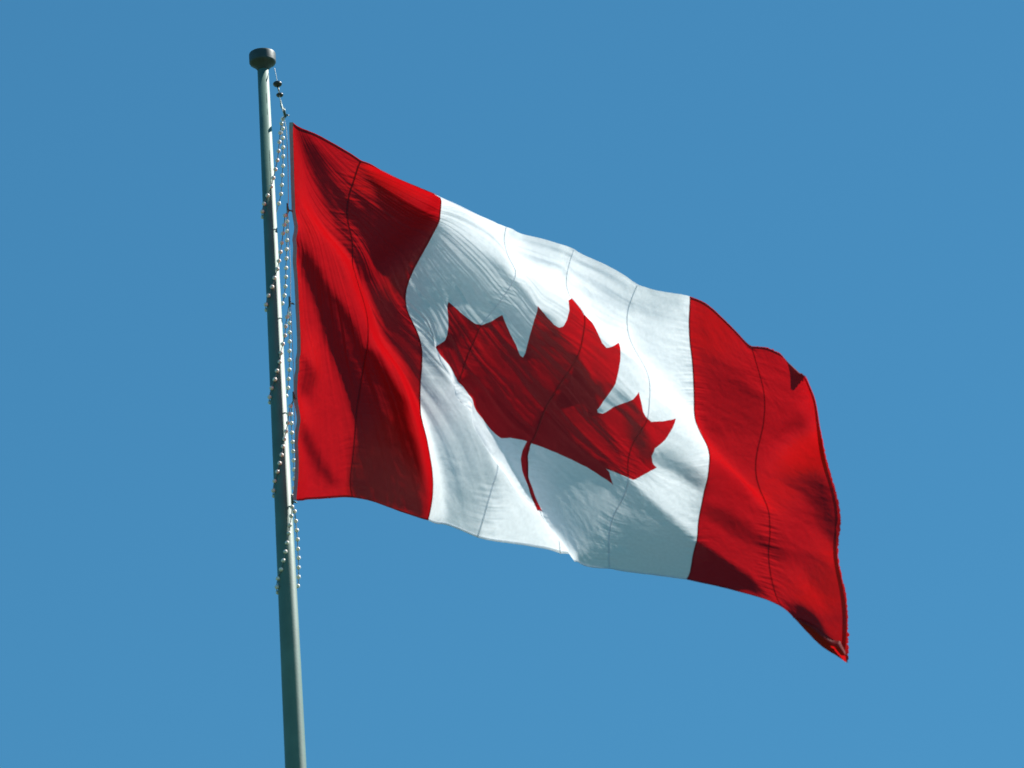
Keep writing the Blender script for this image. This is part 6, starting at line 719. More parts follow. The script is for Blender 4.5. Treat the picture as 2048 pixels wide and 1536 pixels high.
2,2,5,2,-1,-1,0,0,1,0,1,0,-1,-1,-4,-3,-3,-1,0,-1,0,-1,0,0,-1,1,0,0,0,0,0,1,-1,0,1,0,1,3,2,1,-2,-3,-1,0,0,0,-19,-1,1,1,2,1,3,1,
1,0,0,-1,-4,-1,-1,1,-1,-2,-3,-3,-2,-2,0,0,0,-1,1,0,2,2,1,2,2,0,1,0,2,3,5,2,-1,0,0,0,1,0,1,0,0,0,-3,-3,-4,-2,-1,-1,-1,0,0,1,-1,
1,0,0,0,0,0,1,0,-1,1,0,0,3,3,0,-3,-2,-1,0,0,-19,1,0,0,2,1,1,4,1,1,1,0,-1,-3,-2,-2,1,0,-2,-3,-4,-3,-3,-1,0,0,0,0,1,0,2,1,1,3,1,
1,1,1,3,4,4,0,0,-1,1,1,-1,2,0,0,-1,-2,-2,-4,-3,-2,0,-1,0,0,0,0,0,0,1,0,0,0,0,0,0,1,0,0,2,3,0,-3,-2,0,0,-18,0,0,1,1,3,-1,3,3,
1,1,1,1,-1,-2,-2,-3,0,0,-1,-3,-5,-4,-4,-1,-1,0,1,0,1,0,0,2,0,2,2,1,2,1,3,5,4,0,1,-1,0,1,0,0,0,0,0,-1,-1,-2,-3,-3,-1,-1,-1,0,0,
0,1,-1,1,0,0,0,0,0,-1,0,0,0,2,3,0,-1,0,-1,-17,1,1,0,0,2,1,0,4,2,1,0,2,1,0,0,-2,-3,-2,-2,-1,-2,-4,-4,-6,-1,-1,-1,1,-1,0,2,-1,1,
1,1,2,2,2,2,2,4,6,1,1,-1,0,-1,0,0,1,0,0,0,0,-1,-2,-3,-3,-1,-1,-1,0,0,0,0,0,0,0,0,0,0,0,-1,0,0,2,2,1,-1,0,-15,0,0,0,1,1,4,-1,
1,5,1,1,0,0,1,0,2,-1,-2,-2,-3,-2,-2,-4,-4,-7,-3,-1,-1,1,0,-1,0,1,0,1,1,2,2,2,2,2,3,5,3,2,-1,0,-1,0,0,0,1,1,0,1,0,-1,-1,-4,-2,
-2,-2,-1,1,0,-1,0,0,0,0,0,-1,0,0,0,1,2,2,0,1,-13,0,-1,1,0,2,3,2,-2,2,4,1,0,0,-1,0,0,1,0,0,-1,0,-2,-2,-4,-5,-8,-4,-3,-1,0,0,0,0,
0,1,1,0,2,2,2,3,2,2,4,4,2,-1,0,-1,0,2,1,0,1,0,1,0,0,0,-1,-3,-3,-2,-2,-1,1,0,0,0,-1,0,0,1,0,0,1,2,2,1,1,-11,-1,1,-1,2,1,2,3,0,
-3,3,3,0,0,-1,-2,-2,0,1,1,2,0,0,-1,-2,-4,-5,-8,-6,-1,-2,0,0,-1,1,0,0,1,0,2,2,2,3,3,3,4,4,1,0,1,0,-1,0,1,1,1,0,1,1,0,0,0,1,-3,
-2,-2,-2,-1,0,1,0,1,2,1,2,2,1,1,0,1,0,-15,6,3,1,-2,1,1,2,3,-2,-3,2,1,0,0,0,-2,-3,-2,1,0,2,0,0,-1,-1,-3,-5,-6,-6,-2,-1,0,0,-1,0,
0,1,1,0,1,2,3,4,4,3,4,3,1,0,1,0,0,0,0,1,1,1,0,1,0,1,0,1,1,0,0,0,0,0,2,1,1,1,0,1,0,0,0,-2,-1,-18,9,7,3,-1,-4,-1,1,3,2,-4,-3,
2,2,-1,-1,0,0,-1,-3,-1,-1,1,0,0,-1,-2,-3,-4,-6,-3,-3,-1,0,0,0,1,0,0,1,1,1,1,3,4,5,4,5,2,1,-1,1,0,0,0,0,1,1,0,1,0,2,0,2,0,2,1,
1,1,0,1,1,0,0,0,0,0,0,-2,0,0,-19,9,8,6,2,-4,-4,-2,0,3,2,-3,-3,0,1,0,1,-1,-1,0,-3,-3,-1,0,0,-1,0,-1,-2,-4,-6,-3,-2,-1,0,0,0,0,0,
1,0,1,1,2,2,3,4,6,6,2,2,0,0,0,-1,1,0,0,2,1,1,1,1,1,1,1,1,1,1,1,0,0,0,0,0,0,0,-1,0,-1,-1,-16,6,7,4,4,2,-5,-4,-2,0,2,1,-2,-2,
1,1,-1,0,0,-2,-1,-2,-4,-2,0,1,-1,0,-1,-2,-5,-5,-2,-2,0,0,0,0,1,0,1,0,1,0,1,1,4,4,6,6,4,1,0,0,1,0,0,1,0,1,2,1,2,0,2,0,1,1,1,1,
0,0,0,0,0,-1,-1,0,0,0,-1,-12,3,3,6,3,4,0,-4,-4,-3,0,1,1,-1,0,-1,0,-1,-1,-1,-1,-2,-2,-2,-2,0,1,0,-1,-2,-1,-5,-5,-2,-1,0,0,1,0,0,1,
0,1,0,0,0,1,3,5,6,5,5,3,1,0,-1,1,0,1,1,1,2,1,2,0,1,2,0,0,0,0,1,-1,0,-1,0,0,-1,1,0,-1,-9,0,3,4,3,3,3,0,-2,-3,-4,-1,0,0,-1,-1,
-1,0,-2,-1,-1,-2,-1,-2,-2,-1,1,0,0,0,-2,-2,-4,-4,-2,-1,1,0,1,0,0,1,-1,0,0,0,0,2,3,4,5,7,5,3,1,1,0,1,0,1,1,1,2,1,2,1,0,1,0,0,0,
-1,0,-1,0,0,-1,1,-1,0,0,-8,0,0,4,4,2,3,0,-2,-2,-1,-2,-1,0,-1,-1,-1,-2,-1,-1,-2,0,-1,-2,-2,-1,0,1,0,0,0,-1,-4,-5,-4,0,-1,1,1,1,0,
-1,1,0,-1,0,0,0,1,4,5,3,6,7,5,2,0,0,1,0,2,1,2,1,0,1,0,0,0,0,0,-1,0,0,0,-1,1,0,0,-1,0,-9,0,1,2,3,2,3,0,-1,-1,-2,0,-2,-1,-1,-1,
-1,-1,-1,-2,0,-2,0,-1,-1,-2,-1,0,2,0,0,0,0,-2,-5,-5,0,0,0,0,0,1,-2,0,0,0,-1,1,0,1,2,5,6,5,6,6,4,0,1,1,0,1,1,1,1,0,1,0,-1,0,-1,
0,0,-1,0,1,0,-1,0,0,0,-9,0,0,1,3,1,1,2,-1,-1,0,-2,0,-1,-2,0,-2,-1,-1,-1,-1,0,-2,1,0,-2,-2,0,1,2,1,1,1,0,-1,-5,-6,-1,-1,0,-1,-1,
0,-1,0,-1,1,-1,1,0,1,2,3,6,7,6,7,4,1,2,1,0,0,1,1,0,-1,-1,1,-1,0,0,-1,1,0,-1,0,0,0,0,-1,-10,-1,0,1,1,3,0,3,0,-1,-1,-1,-1,-1,-1,
-2,0,-2,0,-1,-1,0,0,-1,0,0,-1,-1,-1,3,2,2,2,2,1,0,-4,-7,-4,-3,-1,-1,-1,-1,-1,0,-1,0,0,0,1,1,2,2,5,7,7,9,4,2,2,1,0,0,-1,0,0,0,
-1,0,-1,0,1,-1,0,1,-1,0,-1,0,1,-12,0,-1,0,3,0,2,1,0,0,-1,0,-1,-2,0,-1,-1,0,-2,0,0,-1,0,0,0,1,0,-1,0,0,4,3,2,3,2,0,-1,-3,-5,-4,
-6,-3,-3,-2,-1,0,0,0,-1,1,0,1,0,1,2,4,5,8,8,6,3,3,1,-1,0,-1,0,0,-1,0,1,-1,0,1,-1,0,0,0,-1,0,-1,-13,-1,-1,-1,1,3,0,1,2,0,0,-2,0,
-1,-1,0,-1,-1,0,0,-1,0,0,1,0,0,1,1,-1,0,2,5,4,2,1,2,0,-2,-3,-5,-3,-5,-5,-4,-3,-2,-1,0,1,0,0,0,0,2,0,0,3,3,7,6,7,4,4,4,0,0,-1,
0,1,-1,0,1,-1,0,0,0,-1,0,0,-1,0,-16,-1,0,0,0,1,1,1,2,0,-1,0,-1,0,0,-1,-1,1,-1,0,0,1,0,0,1,2,1,1,1,0,1,4,4,1,2,-1,1,-1,-2,-2,
-4,-4,-3,-4,-5,-4,-3,-1,0,0,0,0,1,-1,1,1,-1,1,2,5,6,6,6,5,5,2,0,0,0,0,0,0,0,0,0,-1,0,-1,0,-1,0,-18,-1,-1,-1,1,1,1,1,2,0,0,0,0,
-1,0,0,0,0,1,0,0,1,1,1,1,0,2,1,3,2,0,0,3,3,0,0,-1,0,-1,-1,-1,-2,-2,-5,-4,-4,-5,-4,-2,-1,0,0,0,1,-1,0,1,0,1,1,2,4,5,5,7,6,4,2,
0,1,0,-1,1,-1,0,-1,0,-1,-1,0,0,-20,-2,-1,0,0,1,1,0,1,2,1,0,-1,1,0,0,1,0,0,1,2,0,1,1,2,2,1,3,2,1,0,0,1,1,0,0,-1,0,-1,-1,0,0,
-1,0,-3,-4,-5,-5,-5,-4,-1,0,-1,0,1,0,-1,0,0,1,0,2,2,3,4,7,7,5,4,2,0,1,-1,0,-1,0,0,-1,0,-2,-1,-23,0,-1,-1,-1,1,0,1,0,3,1,0,1,1,
0,1,0,1,2,1,1,2,1,2,1,2,2,1,2,2,0,-2,-2,2,1,0,-1,-1,0,-1,0,0,0,0,1,-2,-2,-5,-6,-5,-6,-3,0,0,-1,0,0,0,0,0,1,0,0,2,1,2,5,5,7,5,
4,2,1,0,0,0,-1,0,-2,0,-1,-24,-1,0,-1,-1,-1,1,0,2,2,1,2,1,0,1,1,2,1,1,2,2,1,3,1,2,2,1,2,1,0,1,-2,-3,-1,0,1,0,-1,-1,1,0,-1,1,1,
0,1,0,-1,-4,-5,-7,-6,-4,-3,0,-1,0,0,0,0,0,0,0,0,1,1,1,3,2,5,5,4,4,2,2,1,0,-1,0,-1,0,-26,0,-1,-1,-1,0,1,0,1,1,4,1,2,2,1,1,2,1,
2,2,1,2,2,2,1,2,2,0,1,0,-1,-2,-2,-2,0,-1,1,0,1,-1,0,2,0,1,1,0,1,-1,1,-3,-2,-7,-8,-6,-4,-2,-1,-1,1,0,0,0,0,0,0,0,-1,1,2,1,2,3,
4,4,3,2,3,2,0,1,0,-25,-1,-2,-1,0,0,0,1,1,2,3,4,1,1,2,2,2,2,2,1,2,2,1,1,2,0,1,2,-2,0,-1,0,-2,-3,-2,0,-1,1,1,1,1,1,1,0,1,0,0,
1,0,1,-1,-1,-4,-7,-8,-7,-3,-1,-2,0,0,-1,1,-1,0,0,1,-1,0,0,1,1,1,3,3,3,2,3,4,3,1,-26,-1,-1,-1,0,1,1,1,1,1,2,5,3,3,1,2,1,3,1,1,
2,0,1,1,0,1,0,-1,1,0,0,-1,-1,-2,-1,-2,0,-1,0,1,1,2,2,2,-1,0,0,1,0,0,0,0,-1,-2,-3,-6,-8,-6,-3,-3,-1,0,-1,1,-1,0,0,0,0,0,0,0,1,0,
1,2,3,3,3,3,3,-27,0,1,0,2,2,3,0,-1,1,2,2,5,2,2,2,2,0,1,2,0,1,1,0,1,0,0,0,-1,0,-1,0,1,-1,-2,-1,-2,0,-1,0,1,0,2,1,0,1,0,-1,1,
0,0,1,0,1,-1,0,-3,-6,-7,-6,-5,-3,-1,-2,0,0,0,0,-1,0,0,1,-1,0,1,1,0,2,3,3,3,-28,1,1,3,1,3,3,0,0,1,0,3,4,3,2,1,1,2,1,0,1,0,0,1,
0,0,0,-1,0,-1,1,0,-1,0,-2,-1,-1,-1,1,1,0,1,-2,-1,1,0,1,1,0,0,2,-1,2,1,0,1,1,-1,-4,-6,-8,-8,-5,-2,-2,-1,-1,1,0,0,0,-1,0,1,-1,0,2,
1,1,2,2,-25,0,1,1,1,2,3,3,1,1,2,1,2,5,1,1,1,1,0,0,0,1,0,0,0,0,-1,1,-1,0,-1,0,-1,-1,0,-1,0,0,0,1,2,0,-1,-3,0,1,1,1,0,1,0,1,1,
1,2,0,0,0,0,-2,-3,-6,-10,-8,-3,-3,-1,-2,0,0,0,1,0,-1,1,0,0,1,1,1,0,-25,2,1,0,0,2,3,5,2,1,1,2,2,2,3,0,1,0,1,0,0,0,0,0,-1,0,0,
-2,1,-1,-1,0,-1,-1,-1,0,0,1,1,1,1,-1,-1,0,-3,0,2,2,2,0,1,1,1,1,1,1,0,0,-1,-1,-2,-2,-3,-7,-9,-7,-4,-1,-1,0,0,-1,0,1,0,0,0,0,1,0,
2,-22,0,1,0,1,1,2,6,3,1,2,1,1,2,1,1,0,0,0,0,0,0,0,-1,0,-1,0,0,-1,0,-1,-1,-1,-1,0,0,1,0,1,0,0,0,0,0,2,-1,-2,-1,2,4,1,3,1,2,0,
0,0,-2,-1,-1,-1,0,-2,-2,-5,-7,-7,-6,-2,-2,-1,1,0,-1,0,1,0,1,0,1,0,-21,1,0,0,1,0,1,5,5,3,1,0,2,1,1,0,0,0,0,0,0,-1,-1,0,0,0,-1,0,
0,-2,0,-2,0,0,0,0,1,1,0,1,-3,-1,2,2,6,0,-3,-4,-3,0,6,5,4,0,0,0,-2,0,-2,-1,-1,-2,0,-1,-2,-2,-6,-7,-7,-2,-2,-2,1,0,0,0,0,0,0,1,0,
-19,-1,0,1,0,0,2,2,7,3,1,1,0,0,2,0,-1,-1,1,0,-1,0,0,-1,0,-1,1,-1,-1,0,-1,-1,-1,0,1,1,0,1,1,-2,0,-1,-1,3,2,4,0,-2,-5,-4,4,6,5,2,
1,-2,-1,-2,0,-2,-1,-1,-1,-1,-1,-1,-2,-3,-5,-7,-5,-1,-2,0,0,0,0,0,1,-1,1,-20,1,0,0,0,1,1,3,4,4,2,0,-1,0,2,0,-1,0,-1,0,0,-1,-1,1,
-1,0,-1,1,-1,0,-1,0,0,0,1,1,2,0,-1,-1,-1,-1,-1,0,-2,2,4,2,-2,-3,4,2,2,3,1,0,-1,-1,-2,-1,-1,-1,-1,-1,0,-1,0,-1,-3,-4,-5,-5,-3,-2,
-1,0,1,0,-1,1,-1,-19,0,0,0,1,0,1,1,3,4,2,1,0,0,0,0,0,-1,-1,0,0,0,0,-1,0,0,0,-1,1,-1,0,0,1,1,1,2,0,0,-2,-3,-2,-1,1,-1,-1,-2,1,
2,4,7,-3,-2,0,1,2,3,0,-1,-1,0,-1,-1,-1,0,-1,0,-1,0,0,-3,-2,-5,-5,-3,-2,-2,-1,0,0,0,0,-19,0,0,1,-1,0,1,0,3,4,2,1,-1,0,0,1,-1,0,0,
-1,0,0,-1,0,-1,0,0,1,0,1,0,1,1,2,1,0,0,-2,-2,-5,-5,-2,0,1,1,2,0,1,-2,5,0,0,-2,1,2,3,4,2,-1,-1,-1,0,-1,-1,0,0,0,-1,0,0,-1,-2,-3,
-5,-4,-3,-2,-1,0,-1,-1,-20,1,0,0,0,0,0,1,0,2,4,1,1,-1,0,0,0,0,-1,1,-1,0,0,-1,1,-1,0,0,1,1,1,1,3,1,-1,-1,-2,-2,-4,-1,-2,-4,1,0,1,
0,1,2,6,-4,-5,-3,1,1,2,2,4,3,3,0,0,-1,0,0,0,-1,0,1,-1,1,-1,0,-2,-1,-5,-4,-4,-2,-2,-1,-1,-20,0,0,0,1,0,-1,0,0,2,2,3,0,0,0,1,0,0,
0,-1,1,0,0,0,-1,0,0,0,0,2,2,3,0,-1,-1,-2,-3,-2,0,1,1,3,-3,-4,-3,0,1,3,2,-2,-4,-5,-2,-1,2,3,3,4,5,2,0,0,1,0,0,0,0,-1,0,-1,1,-1,
1,-2,0,-3,-4,-5,-3,-3,-1,-20,0,0,0,-1,1,0,-2,0,0,3,3,2,1,0,0,0,0,0,0,0,0,0,0,0,1,0,0,1,1,3,0,-1,-2,-1,-2,-1,0,0,1,3,4,-2,-4,-4,
-1,1,1,2,-1,-5,-5,-5,-2,1,3,3,4,3,5,3,1,-1,0,0,0,0,0,0,0,-1,0,0,0,-1,0,-1,-3,-5,-3,-4,-20,-1,1,0,0,-1,-1,0,-1,0,2,3,3,1,0,1,0,
-1,0,0,0,1,1,0,1,-1,1,0,1,1,0,-1,-1,0,-2,0,0,-1,1,2,1,-4,0,5,0,-3,1,-1,-1,-2,-2,-5,-6,-4,1,2,2,2,3,4,4,4,1,0,0,0,0,0,0,0,-1,0,
-1,0,1,-1,0,0,-2,-3,-3,-21,1,0,0,0,-2,-1,0,-1,0,1,2,4,2,0,1,0,0,1,0,0,0,0,1,0,1,-1,1,0,-1,-1,0,0,-1,0,0,0,1,1,1,1,1,-1,0,2,0,
-2,-3,-3,0,0,-2,-7,-6,2,1,0,2,2,2,5,3,4,0,0,0,0,0,0,0,0,0,0,0,-1,1,0,0,1,-1,0,-20,0,0,0,-1,0,-1,-2,0,0,0,2,3,3,2,-1,1,0,0,0,
1,0,1,-1,0,0,0,0,0,-1,0,-1,0,0,0,0,2,1,1,1,0,1,0,0,1,0,-6,-2,-4,0,1,2,2,-1,-6,-4,-1,-1,1,2,3,5,4,3,1,0,-1,0,0,-1,1,0,0,0,1,0,
1,0,1,1,1,-20,1,0,-1,-2,-1,-1,1,-1,0,0,1,2,3,1,2,0,1,-1,0,0,0,0,1,0,0,0,0,-1,0,-1,0,-1,1,1,1,1,2,2,0,0,1,2,-2,0,1,-3,-6,-3,-3,
0,2,4,2,-5,-5,-3,-2,0,2,2,3,4,5,2,0,1,-1,0,0,0,0,1,1,0,1,1,2,1,1,2,-17,-1,-1,-2,-1,-1,0,-1,1,0,-1,0,1,3,2,1,1,-1,1,0,0,0,1,0,
0,0,0,-1,0,0,0,0,0,0,1,2,1,2,0,1,1,0,1,0,-1,-2,1,-3,-5,-3,-2,2,3,2,-2,-4,-5,-3,-1,0,2,3,3,4,4,2,0,1,-1,1,1,0,1,1,1,2,1,1,2,2,
0,-15,-1,-3,-2,-1,-1,-1,0,0,0,1,-1,1,0,3,1,0,2,-1,1,0,0,0,1,0,-1,0,0,0,-1,0,1,0,1,1,1,2,1,2,1,1,1,0,1,-3,-3,-3,1,2,-4,-3,-1,3,
2,-2,-3,-4,-5,-3,1,2,1,1,3,5,4,1,0,2,0,0,2,1,1,3,1,1,2,1,1,1,-12,-5,-3,-3,-1,0,0,0,0,0,0,1,-1,1,1,1,2,0,1,0,-1,1,0,0,0,1,0,
-1,0,0,1,-1,1,2,2,1,1,1,1,1,1,1,1,2,-3,-8,-3,1,2,4,1,-2,-2,-2,-1,-2,-3,-4,-6,3,1,0,1,1,1,4,5,2,0,2,1,2,1,2,1,1,2,1,1,2,1,-12,
-7,-4,-1,-1,0,1,1,0,0,1,0,1,0,-1,0,2,1,0,0,0,0,-1,1,1,0,0,1,-1,0,0,2,2,1,1,2,0,0,0,1,0,-1,-1,-5,-2,1,0,1,1,3,5,4,-2,-6,-4,-3,
0,-1,-1,-3,-2,-1,0,0,1,2,3,3,2,1,2,1,1,1,1,1,1,0,2,1,3,-16,-4,-4,-1,0,1,0,0,2,1,1,1,0,-2,-1,0,2,0,0,0,1,-1,1,0,0,1,1,0,0,1,2,
3,1,0,0,-1,1,0,0,-1,0,-1,-3,-2,0,2,1,-1,1,1,3,8,-6,-6,-4,-1,0,3,2,-5,-3,-2,-1,0,0,0,1,2,2,2,1,0,2,0,1,1,1,1,1,1,1,-17,-2,-3,-2,
-1,0,2,1,0,2,1,1,-1,-1,-2,0,1,2,0,0,0,1,0,0,1,0,1,1,2,1,1,-1,1,0,1,0,-2,0,-1,-1,-1,-1,0,0,1,1,1,0,-1,1,-5,-4,1,1,-1,0,0,3,5,
1,-6,-3,-3,-2,0,0,1,2,1,1,1,2,0,1,1,1,0,2,0,0,0,-15,-2,-1,-3,-1,0,0,1,1,1,0,1,0,-2,-1,0,1,1,1,1,0,0,1,0,1,1,1,1,1,0,0,0,0,0,
-1,-1,1,-2,0,-1,-1,0,1,0,1,1,0,0,-2,-5,-2,-6,2,3,1,-1,2,2,2,2,-4,-4,-2,-1,-1,0,0,1,3,2,1,1,0,1,0,1,1,-1,0,1,-1,-11,-1,-1,-2,-4,
-1,0,1,0,0,1,-1,0,-1,0,1,0,2,1,0,1,1,0,1,0,1,0,1,-1,1,-1,0,0,0,-1,0,-1,0,-2,1,-1,1,0,1,0,0,0,-1,-1,-3,-2,-3,0,2,-1,0,1,0,-2,
-4,2,0,-1,-1,-1,0,1,2,2,2,1,0,2,0,0,0,0,1,0,-1,1,-5,-1,-1,-3,-3,-4,-1,-1,1,-1,0,1,-1,1,0,0,1,1,2,0,1,0,0,1,0,0,0,0,0,0,-1,0,
-1,0,0,-1,0,-1,1,-1,1,0,0,1,0,0,0,-1,-1,-1,-2,-1,0,2,1,-3,-3,-1,-1,-1,0,0,0,-2,0,-1,0,0,2,2,3,1,0,1,1,-1,1,-1,0,0,0,0,-1,-2,-2,
-3,-5,-4,0,-1,1,-1,0,1,-1,1,1,1,1,1,1,0,0,0,-1,0,0,0,0,0,-1,1,-1,0,-1,0,0,-1,1,-1,1,0,0,0,1,0,0,-1,0,0,1,0,-3,-2,0,4,0,-7,-4,
-2,0,2,1,0,0,-2,-2,-1,-1,2,2,2,3,1,0,0,1,-1,0,0,0,0,2,0,-2,-3,-3,-4,-5,-2,0,-1,1,1,0,1,0,1,0,1,0,0,0,0,0,0,0,0,0,-1,1,0,-2,0,
0,1,-1,0,0,0,0,0,0,0,1,-1,1,0,1,0,0,1,-1,-2,-2,-2,1,4,-1,-9,-4,0,1,2,1,0,-2,-1,-4,0,1,3,2,2,1,1,-1,0,0,1,0,0,-1,3,-1,-1,-2,-4,
-4,-3,-4,-1,1,0,0,1,0,1,0,1,1,-1,0,-1,0,0,0,0,0,0,0,-1,0,1,-1,0,-1,1,0,0,0,1,-1,1,0,0,1,0,0,0,1,1,-1,1,0,-4,-3,-2,1,4,-1,-8,
-4,0,1,0,2,1,-1,-2,-3,2,1,2,0,2,0,1,0,0,0,0,0,0,2,-1,-2,-2,-1,-3,-5,-3,-1,0,0,0,1,2,0,0,-1,0,1,-1,0,-1,0,0,0,0,0,0,0,0,-1,1,0,
0,0,0,0,0,0,1,0,1,0,-1,1,1,1,0,0,1,-1,0,-1,-4,-3,-1,1,4,-1,-8,-3,0,2,0,2,1,-1,2,-4,-1,0,1,1,1,0,0,1,-1,0,0,1,0,-2,-1,-1,-2,-2,
-2,-3,-2,-1,1,0,0,0,1,0,0,-1,1,0,0,0,0,-1,0,0,-1,0,0,0,1,-1,0,1,0,1,0,1,0,0,0,-1,1,1,-1,1,1,0,1,-1,1,0,0,-1,-5,-3,-1,0,3,-2,
-5,-3,0,2,3,3,0,-2,-3,-2,-1,0,1,2,1,0,0,0,0,1,-1,-3,-2,-1,-1,-1,-1,-1,-3,-2,0,-2,0,1,1,-1,0,0,-1,1,2,0,0,0,0,-1,-1,0,0,0,0,0,1,
0,0,1,1,0,0,0,0,0,1,-1,0,1,0,0,2,-1,1,0,0,0,0,0,-5,-4,-1,-1,2,-3,-3,-2,1,1,1,1,-1,-1,-2,-1,0,0,1,2,2,-1,1,1,-1,1,-9,-1,-1,1,0,
0,-2,-1,-2,-2,0,-1,0,1,1,-1,-1,0,0,2,2,1,-1,-1,0,0,0,0,0,0,0,0,0,1,0,0,1,-1,1,0,0,0,0,1,0,0,0,1,1,0,0,0,0,0,0,0,-4,-4,-2,0,0,
-4,-2,-2,-1,0,4,1,-1,-2,-2,0,0,2,1,1,2,0,0,0,0,-17,1,1,0,1,1,0,-2,-1,-2,-1,-1,-1,1,1,0,0,-1,0,1,2,2,0,0,0,0,-1,0,1,0,0,0,1,-1,
0,0,0,1,0,1,0,0,1,-1,0,1,0,0,1,1,0,1,0,1,-1,0,-1,-3,-4,-2,0,-1,-4,-3,-1,-1,1,2,0,0,-2,-2,-1,1,3,2,1,1,0,1,0,-24,2,1,2,1,0,1,0,
-2,-1,-2,-1,0,1,2,1,-1,0,0,-1,0,2,3,1,0,-1,1,1,-1,0,0,1,-1,1,0,0,0,0,0,0,0,1,0,0,1,-1,1,0,0,1,1,0,1,0,1,-1,1,-1,-1,-4,-3,-1,
-1,-4,-4,-1,1,-1,1,0,-1,-2,-1,0,2,3,2,1,0,1,0,-27,1,1,0,2,1,1,0,0,-2,-1,-1,0,1,2,1,0,0,-1,1,0,1,2,2,1,1,0,-1,0,1,0,-1,1,-1,0,
0,1,0,0,0,1,-1,0,1,-1,1,0,0,1,0,1,0,1,1,1,1,0,0,0,0,-3,-3,-3,-2,-4,-3,-2,1,-1,-1,1,-1,-3,0,2,2,2,2,1,0,1,-29,0,1,1,1,1,1,1,-1,
0,-1,-1,-1,0,2,3,1,0,0,0,0,0,2,3,1,1,0,0,0,-1,0,1,-1,0,0,0,0,0,1,0,-1,1,0,0,0,0,0,0,0,2,0,1,1,0,1,1,1,1,1,1,0,-3,-4,-2,-1,
-3,-4,-4,0,-1,-1,0,0,-2,0,1,2,2,2,1,1,-30,0,1,0,1,2,1,0,0,-1,0,-1,0,0,1,2,2,0,1,0,1,1,0,2,3,0,0,0,0,0,0,-1,0,0,0,0,0,0,0,0,
1,-1,0,0,1,0,0,1,0,-1,1,1,0,1,1,2,2,1,2,-1,0,1,-1,-4,-3,-1,-2,-2,-5,-3,-1,0,2,-1,-4,-1,2,2,3,1,1,-30,0,0,2,0,1,1,1,0,-1,-1,0,0,
0,0,2,2,2,0,1,1,0,0,0,3,4,-1,0,-1,0,-1,0,0,0,0,0,0,0,0,0,0,0,1,0,0,0,0,0,0,1,0,0,1,1,2,0,1,2,0,2,0,1,0,0,-3,-3,-1,-2,-1,-2,
-3,-2,-2,-1,-3,-3,0,3,2,3,2,-30,1,1,0,0,1,1,0,0,0,-1,1,-2,0,2,2,2,1,2,0,0,1,0,1,0,3,1,-1,0,-1,1,0,-1,0,0,0,0,0,0,0,0,1,-1,1,
1,0,1,-1,1,0,0,1,1,1,0,3,1,0,-1,1,2,0,1,1,0,-2,-3,-1,-1,-1,-1,3,-12,-5,-1,-3,-2,2,3,2,2,-27,0,-1,0,1,0,0,1,0,-1,1,-1,1,1,0,2,3,
2,0,0,1,-1,1,-1,0,0,5,0,-1,0,-1,0,0,0,0,-1,0,1,0,0,0,1,1,1,0,1,0,1,0,0,1,0,1,0,2,0,1,0,1,1,1,1,0,0,0,0,0,-1,-2,-1,-3,-9,0,
-5,-2,-2,-2,0,1,1,1,-23,-1,-1,-1,0,-1,1,0,0,1,0,0,0,0,1,2,2,2,1,0,-1,1,-1,1,-1,-1,3,5,-1,-2,0,-1,0,0,-1,1,0,0,0,0,1,1,1,1,1,0,
1,0,0,1,0,1,0,0,-1,0,3,1,3,1,0,-1,0,-1,0,1,0,0,0,-2,-3,-5,1,-4,-6,0,-1,-4,-2,0,1,-20,-1,0,-1,-1,-1,-1,0,0,1,0,0,1,0,0,0,3,2,1,
1,0,-1,0,-1,0,0,-1,3,5,-1,-3,0,0,-1,0,0,0,1,0,2,1,0,1,1,1,0,0,1,1,0,1,0,-1,1,0,0,0,4,0,0,0,0,0,0,0,0,0,-1,-1,-1,-2,-1,-3,0,
-2,-4,-2,-4,-3,-2,1,-15,-1,-1,0,-2,-1,-2,-1,1,0,-1,0,0,0,0,1,0,3,2,1,0,0,-1,0,-1,0,-1,0,4,5,-2,-3,-1,0,1,0,0,0,2,0,1,1,1,-1,1,2,
0,1,0,0,1,0,1,-1,1,1,0,0,1,-1,0,0,0,1,0,0,0,-1,0,-2,0,0,0,-2,-1,-1,-6,-4,-4,-2,-2,-12,1,-1,-1,-1,-1,-2,-2,-2,-1,1,0,-2,0,0,0,1,
2,3,1,0,0,0,-1,0,0,0,-1,0,3,4,-3,-1,0,-1,0,2,1,0,2,0,0,1,1,0,0,2,0,1,0,0,0,1,1,-1,0,0,-1,0,1,0,1,0,0,0,0,-1,0,-1,0,-1,1,1,1,
-2,-4,-5,-3,-3,-3,-4,-8,-1,0,0,0,-2,-2,-2,-3,-2,-1,-1,1,-1,0,-1,1,2,2,1,1,-1,0,0,1,-1,1,1,-1,-1,2,2,-1,0,0,1,0,0,2,0,0,1,0,0,1,
1,1,1,0,1,0,0,-1,1,0,0,-1,1,-1,1,0,0,0,0,0,0,0,-1,-1,0,1,0,1,1,-2,-4,-2,-4,-2,-1,-1,-7,1,0,-1,-1,0,-2,-3,-3,-3,-1,0,-2,0,0,0,0,
1,2,2,0,0,0,1,0,1,0,0,2,-2,-2,3,2,-1,0,0,1,1,-1,1,1,0,0,1,0,0,1,1,1,0,0,1,0,-1,1,-1,0,-1,1,-1,0,1,0,0,0,-1,0,1,0,0,0,1,0,0,
0,-1,-2,-3,-4,-2,-2,-5,-1,0,0,0,-1,-1,-2,-3,-3,-3,-2,0,-1,0,0,0,0,1,2,2,1,0,0,1,0,1,0,0,0,1,0,0,1,0,1,0,0,1,-1,1,0,0,1,0,1,0,
